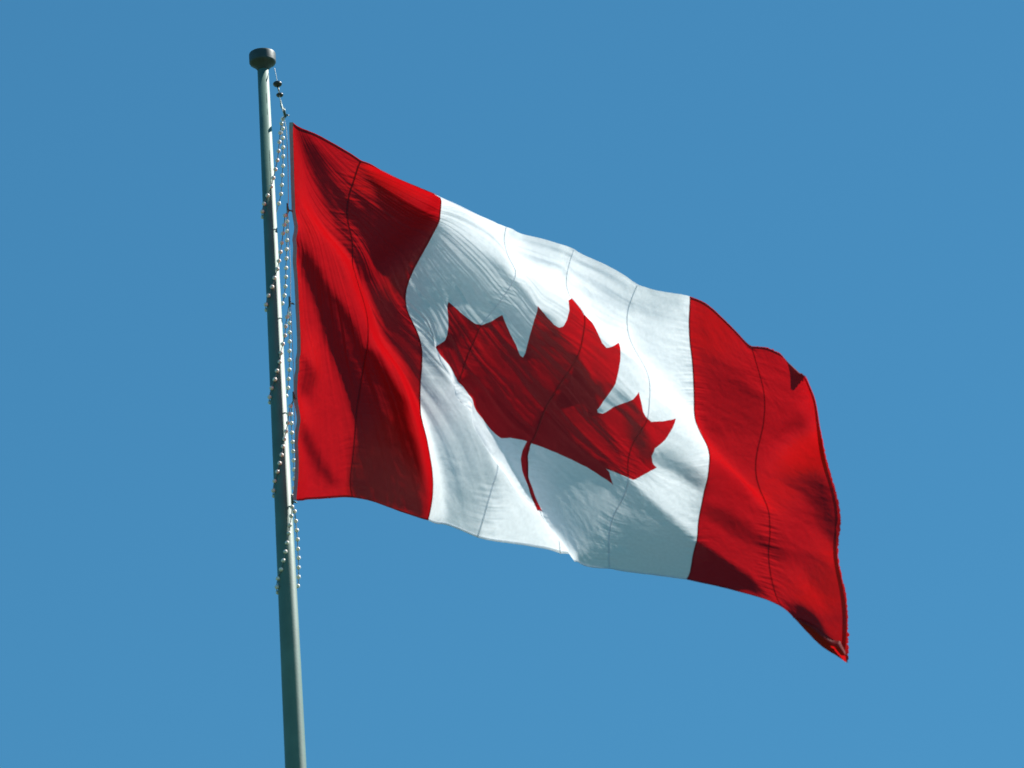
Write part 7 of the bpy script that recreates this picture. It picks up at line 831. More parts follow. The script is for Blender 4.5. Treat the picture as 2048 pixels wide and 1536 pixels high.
0,1,1,0,0,0,0,0,0,0,0,-1,0,0,0,1,-1,1,0,-1,0,0,1,1,0,0,-1,0,0,0,-1,-2,-5,-7,-4,0,0,-1,-1,-1,0,-2,-2,-4,-3,-2,-1,0,-2,0,0,1,1,2,
1,1,2,0,0,0,0,1,-1,1,1,1,0,0,0,1,0,0,0,1,0,0,1,-1,0,1,0,1,1,0,0,0,1,0,-1,1,-1,-1,1,-1,1,-1,0,1,-1,0,1,0,1,-1,0,1,0,1,0,0,-1,
-2,-2,-4,-8,-5,0,-1,0,0,-1,-1,0,-3,-2,-4,-2,-2,-1,0,-1,0,0,1,2,2,2,0,1,-1,1,0,0,-1,1,1,0,0,0,1,0,2,1,0,-1,0,1,0,0,1,-1,0,1,0,1,
1,0,0,0,1,-1,-1,1,-1,0,0,0,0,0,1,0,0,0,0,1,0,-1,1,-1,0,1,0,-2,-5,-5,-3,-5,0,0,-1,-1,0,-2,-1,0,-2,-4,-3,-1,-2,0,0,-1,-1,1,2,2,2,
0,0,2,0,0,-1,1,-1,0,-1,1,0,1,1,2,2,0,1,-1,0,-1,1,-1,1,0,0,0,1,0,1,1,0,0,-1,1,-1,0,0,-1,1,0,0,0,0,0,0,0,1,0,0,-1,1,0,-2,-1,-1,
-3,-4,-1,-6,-1,-1,0,0,-1,0,-1,-1,-2,-1,-4,-3,0,-2,0,-1,1,0,0,3,1,2,1,-1,0,0,1,0,0,-1,0,0,1,2,1,-1,2,2,0,0,-1,0,0,0,0,0,0,0,0,2,
1,0,1,-1,1,-1,-1,0,0,1,-1,0,0,0,1,0,0,1,-1,0,0,0,-1,0,-1,-1,-2,-1,-1,-1,-7,-1,0,-1,-1,-1,0,0,-2,0,-2,-2,-3,-2,0,-2,1,-1,0,1,1,2,
2,0,1,0,0,0,0,0,0,1,0,1,1,0,1,-1,1,2,0,0,0,-1,0,0,0,0,0,1,0,0,1,1,0,0,0,0,0,0,-1,1,0,1,0,-1,1,0,-1,1,0,0,-1,-1,-1,-1,-1,-1,
-1,1,0,-9,-1,-1,0,0,0,-1,-1,0,-1,-2,-1,-2,-2,-2,0,-1,0,-1,1,1,2,1,2,0,1,-1,0,0,2,0,1,1,0,-1,1,-1,0,0,1,2,1,-1,0,0,-1,1,-1,1,-1,
1,1,0,1,0,0,0,1,-1,1,0,-1,1,-1,1,0,0,0,0,-1,0,0,0,-1,-1,-1,-1,0,0,0,0,-12,0,0,0,-1,-1,0,-1,0,-1,0,-1,-2,-2,-1,-1,-1,-1,1,-1,1,1,
2,1,1,0,1,-1,1,1,2,1,1,0,0,-2,0,0,0,-1,2,1,1,0,-1,0,-1,1,-1,1,0,0,0,0,1,0,0,1,1,0,0,0,0,1,-1,0,0,0,0,0,-1,-1,0,0,-1,0,-1,0,
1,-1,0,-13,0,-1,0,-1,0,0,0,-1,0,-1,-1,0,-2,-2,-1,-1,0,-1,0,0,1,1,2,1,1,0,1,1,1,2,1,1,1,-1,-1,-2,-1,0,0,0,0,2,1,0,0,0,-1,0,0,0,
0,0,0,0,1,1,0,0,0,0,1,0,0,0,1,-1,-1,0,0,0,0,-1,0,-1,0,1,0,-1,1,0,-15,0,0,-1,0,0,-1,-1,0,0,0,0,-1,-2,-1,-2,0,-2,0,0,0,1,1,1,2,
1,1,1,1,1,2,2,0,1,0,-1,-2,-1,-2,0,-1,2,0,1,2,-1,0,0,0,0,-1,1,0,-1,1,0,0,0,1,0,1,0,0,0,0,-1,0,1,0,-1,0,-1,0,0,0,0,0,0,1,0,0,
-16,-1,0,-1,0,-1,0,0,0,0,0,-1,0,-1,-1,-1,-2,0,-1,0,0,0,1,2,0,2,1,1,0,1,2,1,3,0,0,-1,0,-2,-1,-1,0,-1,1,0,1,2,0,0,0,-1,1,-1,1,0,
0,1,0,0,0,0,0,0,0,0,0,0,0,-1,0,0,0,0,0,-1,1,0,0,1,0,0,1,-18,0,-1,0,0,0,-1,0,0,-1,1,0,-2,1,-2,-1,-1,-1,0,-1,1,0,1,0,3,0,1,1,1,
1,0,2,1,1,1,1,-1,-1,-1,-2,-1,0,0,0,1,0,1,1,0,1,-1,1,-1,2,0,-1,1,0,-1,0,0,1,0,-1,0,0,0,0,-1,0,0,0,0,1,0,0,1,0,0,1,-1,-18,-1,0,
-1,0,0,0,-1,0,0,-1,0,0,-1,0,-2,0,-1,-1,0,0,1,0,2,0,2,1,0,0,0,0,1,1,2,2,1,1,0,-1,-1,-1,-1,-1,1,-1,0,1,0,1,0,1,0,2,0,0,1,-1,0,
0,0,0,-1,0,0,-1,0,0,0,0,0,-1,1,0,0,0,1,0,0,1,0,1,-19,-1,0,0,-1,0,0,0,-1,0,-1,0,0,-1,-1,0,-1,0,-1,0,0,0,2,0,2,0,2,0,1,0,-1,0,
0,2,2,2,1,0,0,0,-1,-2,0,-1,0,0,0,1,0,1,0,1,1,1,1,-1,0,0,-1,0,0,0,0,0,0,0,0,0,0,-1,1,-1,0,0,1,0,0,1,0,0,-1,-20,0,-1,0,0,0,-1,
1,-1,-1,0,-1,-1,0,0,-1,-1,0,0,0,0,0,0,2,1,2,0,1,0,0,0,0,1,0,1,2,2,1,1,-1,-1,-1,-1,-1,-1,1,0,-1,1,0,2,1,1,1,0,0,0,-1,1,-1,0,0,
0,0,1,-1,0,0,-1,1,-1,0,0,0,0,0,1,0,0,0,0,-19,0,-1,0,-1,-1,1,-1,0,0,0,-2,0,-1,-1,0,0,-1,0,0,0,0,1,0,1,1,2,1,0,0,1,-1,0,0,0,2,
2,2,0,1,0,-1,-2,-1,0,-1,0,1,0,1,0,1,1,1,1,-1,0,0,0,0,0,0,0,0,-1,1,-1,0,1,-1,0,0,0,0,0,1,-1,0,1,0,0,-20,0,0,-1,0,0,0,0,0,-1,
-1,0,-1,-1,-1,0,-1,0,0,0,-1,1,1,0,1,1,1,1,1,0,0,1,0,0,0,0,0,2,2,0,0,0,-1,-1,-1,1,0,0,0,0,1,1,1,0,0,1,0,0,-1,1,0,0,-1,0,1,0,
0,0,-1,0,1,-1,0,0,0,-1,1,0,0,0,1,-19,-1,0,0,0,-1,0,-1,0,1,-1,0,-1,-1,-1,-1,-1,0,0,0,0,0,0,1,0,2,1,1,0,2,0,0,0,1,0,-1,1,-1,1,1,
-1,0,0,0,1,-1,0,0,1,1,0,0,0,1,1,0,0,0,0,0,0,0,0,0,0,0,0,0,0,1,-1,0,0,0,-1,1,-1,0,0,1,0,-20,0,0,0,-1,1,-1,1,-1,-1,1,-1,-1,-1,
-1,-1,0,-1,0,-1,1,0,0,0,1,0,1,2,2,0,2,0,1,-1,0,0,0,0,-2,0,0,0,1,1,0,0,0,1,0,0,1,-1,0,0,1,2,-1,0,1,0,-1,0,1,0,0,0,0,0,0,-1,0,
1,0,-1,1,-1,0,0,1,-1,1,-19,0,-1,0,0,0,0,-1,1,0,-1,0,-1,-1,-1,-1,-1,-1,-1,1,0,0,0,0,0,1,1,1,2,1,1,1,0,0,1,0,0,-1,-2,-2,0,0,1,1,
0,1,1,0,0,0,0,1,-1,1,1,0,2,0,0,-1,1,0,-1,0,0,0,0,0,1,0,0,-1,0,0,0,0,0,0,0,1,0,-19,-1,1,-1,0,0,0,0,0,0,0,-1,0,0,-1,-2,-1,-1,0,
-1,0,0,-1,1,0,0,1,1,1,3,1,1,0,1,0,1,-1,0,-1,-2,-1,-1,1,0,1,1,0,0,1,0,-1,0,1,-1,1,2,1,0,0,0,0,0,0,0,0,0,1,-1,0,0,0,1,-1,0,0,
0,0,0,0,0,1,-19,0,-1,1,0,-1,0,0,0,0,0,1,0,-1,-1,-1,-2,-1,-1,0,-1,0,0,0,0,0,1,1,1,1,1,2,1,0,0,0,1,0,0,0,-2,0,-1,0,0,0,0,1,0,0,
0,0,0,0,0,2,1,1,0,1,-1,0,0,0,0,0,0,0,0,0,0,-1,1,0,-1,0,1,0,-1,1,0,-19,0,0,0,0,0,0,0,0,0,1,-1,0,0,0,-1,-1,-1,-2,-2,-1,0,0,0,0,
0,0,0,1,2,1,1,2,1,0,0,0,1,1,1,0,0,-2,-2,0,0,0,0,-1,1,0,0,-1,1,-1,1,2,2,0,0,0,0,0,0,0,0,-1,1,0,0,0,0,-1,1,0,0,-1,1,0,0,0,-19,
0,1,-1,0,0,0,0,1,0,0,1,0,0,0,0,-1,-2,-2,-2,-1,-1,-1,0,0,0,-1,1,1,0,3,1,0,1,1,1,0,1,2,1,1,0,-2,-1,-2,-1,0,-1,1,-1,1,-1,0,0,1,
-1,1,2,2,0,0,-1,1,0,-1,0,1,0,-1,0,0,1,0,-1,0,1,0,0,0,0,0,-18,0,-1,0,0,1,-1,1,0,0,1,0,1,1,0,-1,0,-2,-1,-2,-2,-2,-1,-1,0,-1,1,0,
0,1,0,2,2,1,1,0,0,1,2,2,2,-1,0,-1,-2,-2,-1,0,0,0,-1,0,1,-1,0,0,1,2,1,1,0,0,-1,0,1,0,-1,0,1,0,-1,0,0,1,0,-1,1,-1,1,0,1,-19,1,
0,0,0,-1,2,0,0,1,0,1,1,0,0,1,-1,0,-2,-2,-2,-3,-1,-2,-1,0,-1,0,0,1,1,1,1,2,1,0,2,0,2,2,1,1,0,-1,-1,-3,-1,-1,0,0,0,0,-1,0,0,0,0,
0,3,1,1,0,0,0,-1,0,0,0,0,0,1,-1,1,-1,0,1,-1,1,0,1,-1,-18,0,0,0,0,1,-1,1,1,1,0,1,0,1,1,0,0,-1,-1,-1,-3,-2,-3,-2,-1,-1,0,-1,0,0,
1,1,1,1,2,1,1,1,1,2,2,0,1,0,-2,0,-3,-1,-1,0,-1,0,0,0,0,0,0,0,1,2,2,0,0,-1,0,0,0,0,0,0,0,0,0,0,1,-1,1,0,0,0,0,-18,0,0,0,1,0,
1,1,0,0,2,0,1,0,1,0,0,0,0,-2,-1,-3,-3,-3,-2,-2,-1,0,0,0,0,1,1,2,0,2,1,1,1,1,2,2,1,-1,1,-2,-1,-2,-1,-1,1,-1,0,0,-1,0,0,0,0,2,1,
1,0,1,0,-1,0,0,0,0,0,0,0,1,-1,1,0,0,0,0,0,-18,0,1,0,1,1,0,0,1,2,0,1,0,1,-1,1,0,0,-1,0,-2,-2,-2,-3,-4,-1,-1,-1,-1,0,0,0,1,1,2,
2,1,1,0,1,1,3,1,1,0,0,-1,-2,-2,-1,-1,0,0,0,0,0,-1,0,0,0,1,3,0,0,0,0,0,0,0,0,0,1,-1,0,1,0,0,0,1,-1,1,-18,1,0,1,0,1,2,1,0,0,1,
1,1,-1,1,-1,1,-1,0,-1,-1,-1,-3,-2,-2,-3,-3,-1,0,-1,0,-1,1,1,1,2,1,2,1,0,1,1,2,2,0,1,-1,-1,-2,-2,0,0,0,-1,0,-1,0,0,-1,0,1,1,2,1,
0,0,0,0,0,0,0,0,1,-1,0,0,1,0,0,1,0,-17,0,1,2,1,0,1,1,1,1,0,0,0,1,-1,0,-1,0,-1,0,-1,-1,-1,-2,-3,-3,-2,-2,-2,0,-1,1,0,0,2,1,2,1,
2,1,0,0,2,1,2,0,0,0,-2,-1,-1,0,-1,0,-1,0,-1,0,-1,0,0,0,3,0,1,1,0,0,0,0,0,0,0,1,0,1,-1,1,0,1,1,-17,2,1,1,1,1,1,0,1,0,0,1,0,
-1,0,0,-1,0,-1,-1,-1,0,-1,-1,-2,-2,-3,-3,-1,-2,0,0,-1,1,0,1,2,3,0,1,1,1,-1,2,2,1,0,0,1,-1,-2,-1,0,-1,-1,0,-1,-1,0,-1,0,1,0,3,1,
1,0,0,0,0,1,0,0,0,1,-1,1,0,1,0,1,-15,1,2,0,2,1,0,1,0,1,0,-1,0,0,0,-1,-1,-1,0,-1,0,-2,0,-1,-1,-3,-2,-2,-3,-1,-1,-1,1,-1,1,1,2,0,
3,1,0,1,0,0,1,1,2,1,0,0,0,-1,-1,-1,-1,-2,0,-1,0,0,0,0,0,1,2,1,1,0,0,1,0,0,0,1,0,1,0,0,0,1,0,-12,0,1,2,0,2,0,1,0,0,0,0,-1,0,
-2,0,-1,-1,-1,0,-1,0,-1,-1,-1,-1,-2,-3,-2,-2,-1,-1,0,0,0,1,0,2,1,2,1,0,0,1,-1,1,1,1,1,1,0,0,-1,-1,-1,-1,-1,0,0,0,0,-1,1,0,1,2,2,
0,0,0,0,1,1,0,0,0,0,1,1,0,0,-11,2,0,1,1,0,2,0,0,0,0,0,-1,-1,0,-1,0,-1,-1,-1,0,-1,-1,-1,-1,0,-2,-2,-3,-3,-2,0,-1,1,0,-1,1,1,1,2,
2,0,1,-1,0,0,1,1,1,1,0,0,0,-1,-1,-1,0,-1,0,0,-1,1,0,0,1,2,1,2,0,1,0,0,0,0,1,1,0,1,0,0,-1,-8,0,1,1,0,1,0,0,1,0,1,-1,0,-1,-1,
-1,-1,0,-1,-1,-1,-1,0,-1,0,-2,-1,-1,-2,-3,-3,-2,0,0,0,0,0,1,1,1,1,1,1,0,0,1,1,0,1,1,0,0,-1,0,0,-1,-1,0,-1,0,1,0,-1,1,1,0,2,1,2,
-1,1,1,0,1,0,0,1,0,0,1,-1,-8,1,1,0,2,0,0,0,0,1,-1,1,-1,-1,-1,-1,0,-2,-1,-1,-1,1,-1,-1,-1,0,0,-1,-2,-2,-2,-3,-1,-2,0,1,0,-1,1,1,
2,2,0,1,1,0,0,1,1,-1,1,0,0,0,-1,0,-1,-1,0,0,0,0,1,0,0,0,1,3,0,2,0,0,1,0,0,1,1,0,0,0,0,-6,1,0,1,-1,1,0,1,0,-1,0,-1,0,-1,0,-1,
-2,0,-1,0,-1,-1,-1,1,-1,0,-1,-1,0,-1,-3,-2,-3,-1,0,-1,0,0,0,0,2,1,3,1,0,0,1,0,0,1,0,0,0,-1,1,-1,0,-1,0,-1,0,0,1,0,0,1,1,1,2,1,
0,1,0,1,1,0,0,0,1,-1,0,-5,0,1,0,0,0,1,-1,0,0,0,-1,-1,0,-1,-1,-1,-1,0,-1,-1,-1,0,0,0,-1,0,0,0,-1,-1,-2,-3,-2,-2,0,-1,0,0,1,0,3,
1,1,1,1,0,1,0,0,0,-1,1,1,-1,0,0,0,-1,0,0,0,-1,1,0,1,0,1,2,1,1,0,1,0,0,0,1,1,-1,1,1,-4,0,0,0,1,-1,0,0,-1,0,-1,0,-1,-1,-1,-1,0,
0,-1,-1,0,0,0,-1,0,0,0,0,-1,0,-1,-1,-2,-2,-2,-2,0,0,-1,0,0,1,2,2,2,1,0,0,0,-1,0,1,0,0,0,1,0,-1,0,-1,-1,1,0,0,1,0,1,0,2,1,2,0,
0,1,0,1,-1,0,1,0,1,-4,0,0,0,0,0,-1,0,0,-1,-1,-1,0,-1,0,-1,0,-1,-1,0,0,-1,0,0,0,0,-1,0,1,-1,1,-1,-1,-3,-3,-1,-2,-1,0,0,1,0,2,2,
1,1,0,1,-1,1,0,0,0,0,1,0,0,1,-1,-1,0,0,0,0,0,0,1,1,0,3,0,1,1,-1,1,0,1,0,0,1,1,-3,0,0,-1,0,0,0,-1,-1,-1,-1,0,-1,0,-2,0,-1,0,0,
-1,0,0,0,0,0,0,1,-1,0,1,-1,0,0,-2,-2,-4,-1,-1,-1,0,-1,1,1,2,2,1,1,-1,1,0,0,0,0,1,0,1,0,-1,0,1,-1,-1,1,0,0,1,-1,1,1,0,2,1,0,1,
0,0,0,1,1,1,2,-4,0,0,0,-1,0,-1,-1,0,-2,0,-1,0,-1,0,0,-1,-1,0,0,0,0,0,0,0,0,0,1,-1,0,1,0,-1,0,-2,-3,-3,-2,0,-1,0,0,0,2,2,1,1,1,
0,0,0,0,0,0,1,0,0,1,0,-1,1,-1,0,1,0,0,0,0,0,2,1,1,1,0,0,0,1,0,0,1,2,-3,-1,0,0,-1,-1,-1,0,-2,0,-1,-1,-1,0,0,-1,0,0,0,0,0,0,0,
0,0,1,-1,1,0,0,0,0,0,0,-2,-1,-3,-3,-2,-1,1,-1,1,0,1,3,1,0,1,0,0,0,0,0,1,1,0,0,1,0,-1,0,0,-1,1,0,0,0,1,0,1,1,1,1,0,1,0,0,1,2,
1,-4,0,-1,-1,0,-1,-1,-1,-1,-1,-1,0,0,0,-1,0,0,0,0,0,0,0,0,0,0,0,1,-1,1,0,0,1,0,-1,0,-1,-3,-2,-3,-1,-2,1,-1,1,1,1,2,1,0,1,0,0,0,
1,0,1,1,0,-1,1,0,-1,0,0,0,0,1,0,0,-1,2,1,1,0,1,0,1,1,1,0,2,-4,-1,-1,0,-1,-1,-1,-1,-1,-1,0,-1,0,-1,1,0,0,0,0,0,0,0,0,0,1,0,0,
0,0,0,1,-1,0,0,0,-1,0,-3,-3,-3,-1,-1,1,-1,2,1,1,2,1,-1,1,0,0,0,1,0,1,1,0,0,0,0,0,0,0,0,-1,0,0,1,0,1,1,1,1,1,0,1,0,2,1,-5,-1,
-1,-1,-1,-1,0,-2,0,0,-2,0,0,0,0,0,0,0,0,1,0,1,0,0,-1,0,1,0,0,1,-1,1,0,0,0,-1,-1,-1,-2,-3,-3,-1,-1,1,0,1,2,1,1,1,0,0,1,0,1,0,1,
0,1,0,-1,1,-1,0,-1,0,1,0,0,0,-1,2,1,2,0,1,0,1,2,0,1,-6,-1,0,-2,0,-1,-2,0,-1,-1,0,-1,0,1,0,1,0,0,0,0,0,0,0,0,1,0,0,0,1,-1,1,
-1,0,0,0,0,0,-1,-2,-2,-2,-2,-2,0,0,1,1,1,1,1,1,1,-1,1,0,2,0,1,0,0,0,0,-1,0,0,0,0,0,-1,0,1,-1,1,2,2,0,2,0,1,1,1,-7,-1,-1,0,-2,
-1,0,-1,-1,0,-1,0,-1,1,0,0,1,0,1,-1,1,0,0,1,0,0,0,0,0,0,0,1,0,-1,0,0,-1,0,0,-2,-2,-3,-1,-1,-1,1,1,1,2,1,0,0,2,0,0,0,1,1,0,0,
1,-1,-1,0,0,0,-1,0,1,-1,0,0,1,0,2,2,1,1,1,1,0,-8,-1,-1,-1,-1,-1,-1,0,0,-1,0,-1,1,-1,1,0,0,1,0,1,0,0,0,0,0,1,-1,1,0,0,0,0,0,0,
0,0,0,-1,0,0,-2,-1,-3,-2,0,-1,1,1,1,1,1,1,0,1,0,0,1,0,1,0,0,0,0,-1,0,-1,1,0,-1,1,-1,1,0,0,1,1,2,1,1,0,1,-9,-1,-2,-1,0,-1,0,-1,
0,-1,0,1,-1,0,0,1,0,1,0,0,0,1,0,0,1,-1,1,0,-1,1,0,-1,0,1,-1,0,0,0,0,0,0,-1,-1,-2,-2,-1,0,1,0,2,1,1,0,0,1,0,0,1,1,0,-1,0,0,-1,
0,0,-1,0,1,-1,1,0,-1,1,1,1,0,2,1,0,-1,-10,-2,-1,0,-1,0,-1,0,-1,0,0,-1,0,0,0,1,1,0,0,1,0,0,1,0,-1,1,0,0,1,-1,0,0,0,-1,1,0,0,1,
-1,1,0,-1,0,-2,-1,-1,-2,1,1,0,1,0,1,0,0,1,0,1,0,0,1,-1,0,-1,0,0,0,-1,0,1,0,0,1,0,0,1,1,1,0,0,-1,-11,-1,-1,-1,-1,0,-1,0,0,0,0,
0,0,0,0,-1,1,0,1,0,0,0,0,1,0,0,0,1,-1,1,-1,1,-1,0,0,0,0,1,1,0,1,0,-1,0,-1,-2,0,-2,0,1,0,1,0,1,0,0,0,0,0,1,-1,1,-1,0,-1,0,0,
1,0,0,0,0,1,0,1,0,1,0,0,-1,-1,-12,-1,-1,-1,0,-1,1,-1,0,0,0,-1,0,0,0,1,-1,0,0,1,1,0,0,-1,1,0,0,0,0,0,1,-1,0,1,-1,1,1,0,1,0,1,
1,0,0,-1,-1,-2,0,-1,-1,1,0,1,-1,1,0,0,0,0,0,1,-1,0,0,0,0,0,0,0,0,0,1,0,1,0,1,0,-1,0,-1,-2,-13,-1,0,-1,0,0,-1,0,0,-1,0,1,0,0,0,
-1,0,0,1,-1,0,0,0,1,0,0,0,0,1,0,-1,0,1,-1,1,1,0,1,1,1,0,1,0,1,-1,0,-1,-2,-1,0,-1,0,0,1,-1,0,0,0,1,0,0,0,0,0,-1,0,1,0,0,1,1,
0,0,1,0,0,-1,0,-2,-1,-2,-14,0,0,-1,-1,0,0,-1,0,1,-1,0,0,0,-1,0,1,0,-1,1,0,0,1,-1,0,0,1,-1,0,0,1,0,0,1,1,0,1,1,0,1,1,0,1,-1,1,
-1,-1,0,-1,-1,-1,0,-1,0,0,0,0,0,0,0,0,1,0,0,0,0,0,1,0,0,1,0,1,0,0,0,0,-2,-1,-2,-2,-14,0,-1,0,-1,0,-1,1,-1,0,1,-1,0,-1,1,0,-1,0,
1,0,0,0,-1,1,0,0,-1,1,-1,1,0,1,1,1,0,1,1,0,2,0,1,0,0,1,-1,0,-1,-1,-1,-1,0,-1,0,-1,0,0,0,0,0,1,0,-1,0,1,1,0,0,0,1,0,0,1,1,0,
1,-1,-2,-1,-1,-1,-1,-15,0,0,-1,0,0,0,-1,1,-1,0,0,0,0,0,0,0,0,-1,0,0,0,1,-1,0,0,0,0,1,0,1,0,1,1,1,1,1,1,0,1,0,0,1,-1,0,-1,1,-2,
0,-1,-1,0,-1,0,0,-1,0,0,0,0,0,0,1,0,1,0,1,0,0,1,1,1,0,1,-1,-1,-1,-1,-1,-1,0,-15,0,-1,1,-1,-1,1,0,-1,1,-1,0,-1,1,-1,0,0,0,0,0,0,
0,0,0,0,0,0,-1,1,1,1,2,0,1,2,1,1,0,1,0,-1,1,-1,0,0,0,-1,0,-1,-1,-1,-1,0,-1,0,0,0,0,0,0,0,0,1,0,0,2,0,0,2,0,1,0,1,1,0,-1,-2,
-1,-1,0,0,-15,0,-1,0,0,0,-1,0,1,-1,0,0,0,-1,1,-1,0,0,1,-1,0,1,-1,0,0,-1,0,2,0,1,1,1,2,1,1,1,1,1,-1,0,0,-1,0,0,0,-1,-1,0,-1,0,
-1,0,-1,0,-1,0,0,0,0,0,0,1,0,1,1,-1,1,1,1,2,0,1,1,0,0,-2,0,-1,-1,0,1,-15,-1,1,-1,0,0,0,0,-1,0,0,0,-1,0,0,0,0,0,0,1,0,-1,0,0,
-1,1,0,1,1,1,2,1,2,2,1,1,0,0,0,-1,-1,0,0,-1,-1,0,0,-1,-1,-1,0,-1,0,0,0,0,0,-1,0,0,1,0,0,1,0,2,0,2,0,1,1,2,1,0,-2,0,-1,-1,0,1,
0,-15,0,-1,0,0,0,-1,0,0,0,-1,0,1,-1,-1,1,0,0,0,0,0,0,0,-1,0,1,1,1,2,2,1,2,1,2,1,1,0,0,-1,-1,-1,-1,0,0,-1,-1,-1,-1,-1,0,0,-1,0,
0,0,0,-1,1,1,0,0,1,0,0,1,0,1,1,1,2,1,1,1,0,-1,-2,0,1,0,-1,1,-14,-1,0,-1,0,-1,1,0,-1,-1,1,-1,-1,1,0,0,0,1,0,0,0,-1,0,0,1,0,2,
1,1,2,2,2,2,1,1,0,0,0,-1,-1,-1,-1,-1,-2,0,-1,-1,-1,1,-1,-1,0,0,0,0,0,1,0,0,1,0,1,1,1,-1,1,1,0,2,0,2,1,0,0,0,0,-1,-1,1,1,1,-14,
-1,0,-1,0,0,-1,0,0,-1,-1,0,1,-1,1,0,0,0,1,0,0,0,-1,1,0,1,2,1,3,2,2,2,1,1,0,0,1,-2,0,-1,-1,-1,-2,-1,-2,0,-1,0,-2,0,0,0,0,0,0,1,
1,0,1,0,1,1,1,0,1,0,0,1,1,1,1,0,1,-1,0,0,0,1,0,1,0,-13,0,-2,0,-1,0,-1,-1,-1,1,-1,0,-1,1,-1,1,1,1,0,0,0,1,0,0,1,1,2,2,3,1,3,
1,1,1,1,-1,-2,0,-1,0,-1,-2,-1,-1,-1,-2,-1,-1,1,-1,0,0,-1,1,0,1,0,2,0,1,1,1,1,1,1,-1,1,0,0,1,0,0,-1,1,0,1,0,1,0,1,1,-12,-2,0,0,
-1,-2,0,-1,-1,-1,0,0,0,0,1,-1,1,0,1,2,0,0,1,1,1,2,1,3,2,3,1,2,1,-1,0,0,-1,-1,-1,-1,0,-1,-2,-1,-2,-1,0,-1,-2,0,0,0,0,0,1,0,2,1,
1,0,2,0,1,1,1,1,0,0,-1,0,0,0,-1,-1,1,2,3,0,0,0,2,-12,0,-1,-2,-1,-1,-1,-2,0,0,0,-1,0,0,0,1,0,1,1,0,2,1,1,2,1,2,2,3,1,2,2,1,0,
1,-1,-1,-1,-1,-1,-1,-1,0,-1,-1,-1,0,-2,0,0,-1,-2,0,0,0,1,1,1,0,1,2,0,2,1,1,0,1,0,0,0,0,-1,-1,-1,-1,0,2,2,2,1,0,-1,-10,-2,-2,0,
-2,-2,-1,-1,-1,-1,0,0,1,0,0,1,0,0,0,1,2,2,2,2,3,2,2,1,3,2,0,1,1,0,-1,-1,-1,-1,-1,-1,-1,-1,0,-1,0,-1,0,-1,-1,0,0,-2,0,0,0,1,0,2,
1,1,1,1,1,0,1,1,0,0,0,-1,-1,-1,-1,-2,0,2,2,2,1,0,-3,-9,-2,-2,-2,-2,-1,-2,-1,0,-1,-1,1,-1,1,0,0,1,0,1,1,1,2,3,3,2,3,3,2,2,1,1,
1,0,-2,0,-2,0,-1,-1,-1,0,-1,-1,0,0,0,-1,0,0,0,-1,0,-1,-2,0,0,1,1,2,1,2,0,1,1,0,0,0,0,0,-1,0,-2,-2,0,0,0,2,1,2,0,-1,-8,-3,-3,-2,
0,-2,-2,-1,-2,0,0,0,0,0,1,0,0,1,0,1,1,3,3,3,4,3,3,2,1,1,1,-1,0,0,-2,0,-2,0,-1,0,-1,-1,0,0,-1,0,1,0,0,-1,0,0,-1,0,-1,-1,0,0,1,
2,1,2,0,1,1,-1,0,0,-1,0,-1,-1,-1,-1,1,1,0,2,2,0,-1,-8,-2,-2,-2,-2,-2,-2,-2,0,-1,0,-1,1,0,0,0,1,0,1,1,2,2,3,3,4,4,2,3,1,1,0,0,
-1,-2,-1,-1,-1,-1,0,-1,0,0,0,-1,1,0,0,0,0,0,1,-1,1,-1,-2,-1,0,0,0,1,1,1,2,0,0,1,0,-1,0,-1,-1,0,-1,0,1,0,1,2,1,1,2,-7,-2,-3,-3,
-3,-1,-2,0,-2,0,-1,1,0,0,0,1,-1,1,0,1,1,3,3,5,4,3,4,2,1,0,0,-1,-2,-2,-1,-2,-1,-1,0,0,-1,1,-1,1,0,1,0,1,0,1,-1,1,0,0,0,-1,-2,-1,
0,0,2,1,0,1,0,0,0,0,0,0,-1,-1,0,0,0,1,2,2,2,1,2,-7,-2,-1,-4,-2,-3,0,-2,-1,-2,1,-1,0,1,0,0,0,0,1,1,2,2,4,4,4,4,3,2,1,0,-1,-2,
-2,-1,-3,-1,-1,-1,0,0,0,0,0,0,1,0,1,0,2,0,0,0,0,0,0,-1,-1,0,-1,1,0,1,1,0,1,0,0,0,0,-1,0,-1,-1,1,1,1,1,2,2,3,2
]
q = np.array(GRID, dtype=float).reshape(3, NU, NV)
q = np.cumsum(np.cumsum(q, 1), 2) / 3.0
GP = np.moveaxis(q, 0, -1)                                       # photo x, photo y, depth  on the cloth grid
def catmull(t):
    return np.stack([-.5 * t + t * t - .5 * t ** 3, 1 - 2.5 * t * t + 1.5 * t ** 3, .5 * t + 2 * t * t - 1.5 * t ** 3, -.5 * t * t + .5 * t ** 3], -1)
GE = np.pad(GP, ((1, 1), (1, 1), (0, 0)), mode='reflect', reflect_type='odd')
FLAG_Z = 26.0                                                     # the hoist hangs a little to the camera side of the pole
def raw_surf(u, v):
    fu = np.clip(u, 0, 1) * (NU - 1); fv = np.clip(v, 0, 1) * (NV - 1)
    i = np.minimum(fu.astype(int), NU - 2); j = np.minimum(fv.astype(int), NV - 2)
    wu, wv = catmull(fu - i), catmull(fv - j); s = 0
    for a in range(4):
        for b in range(4): s = s + (wu[..., a] * wv[..., b])[..., None] * GE[i + a, j + b]
    return unproject(s[..., 0], s[..., 1], s[..., 2] + _line(s[..., 1])[0] - math.tan(PITCH) * (1000 - s[..., 1]) - FLAG_Z)
def normal_at(u, v, fn, e=.0015):
    u = np.clip(u, e, 1 - e); v = np.clip(v, 2 * e, 1 - 2 * e)
    n = np.cross(fn(u + e, v) - fn(u - e, v), fn(u, v + 2 * e) - fn(u, v - 2 * e))
    return n / np.linalg.norm(n, axis=-1, keepdims=True)
surf = raw_surf
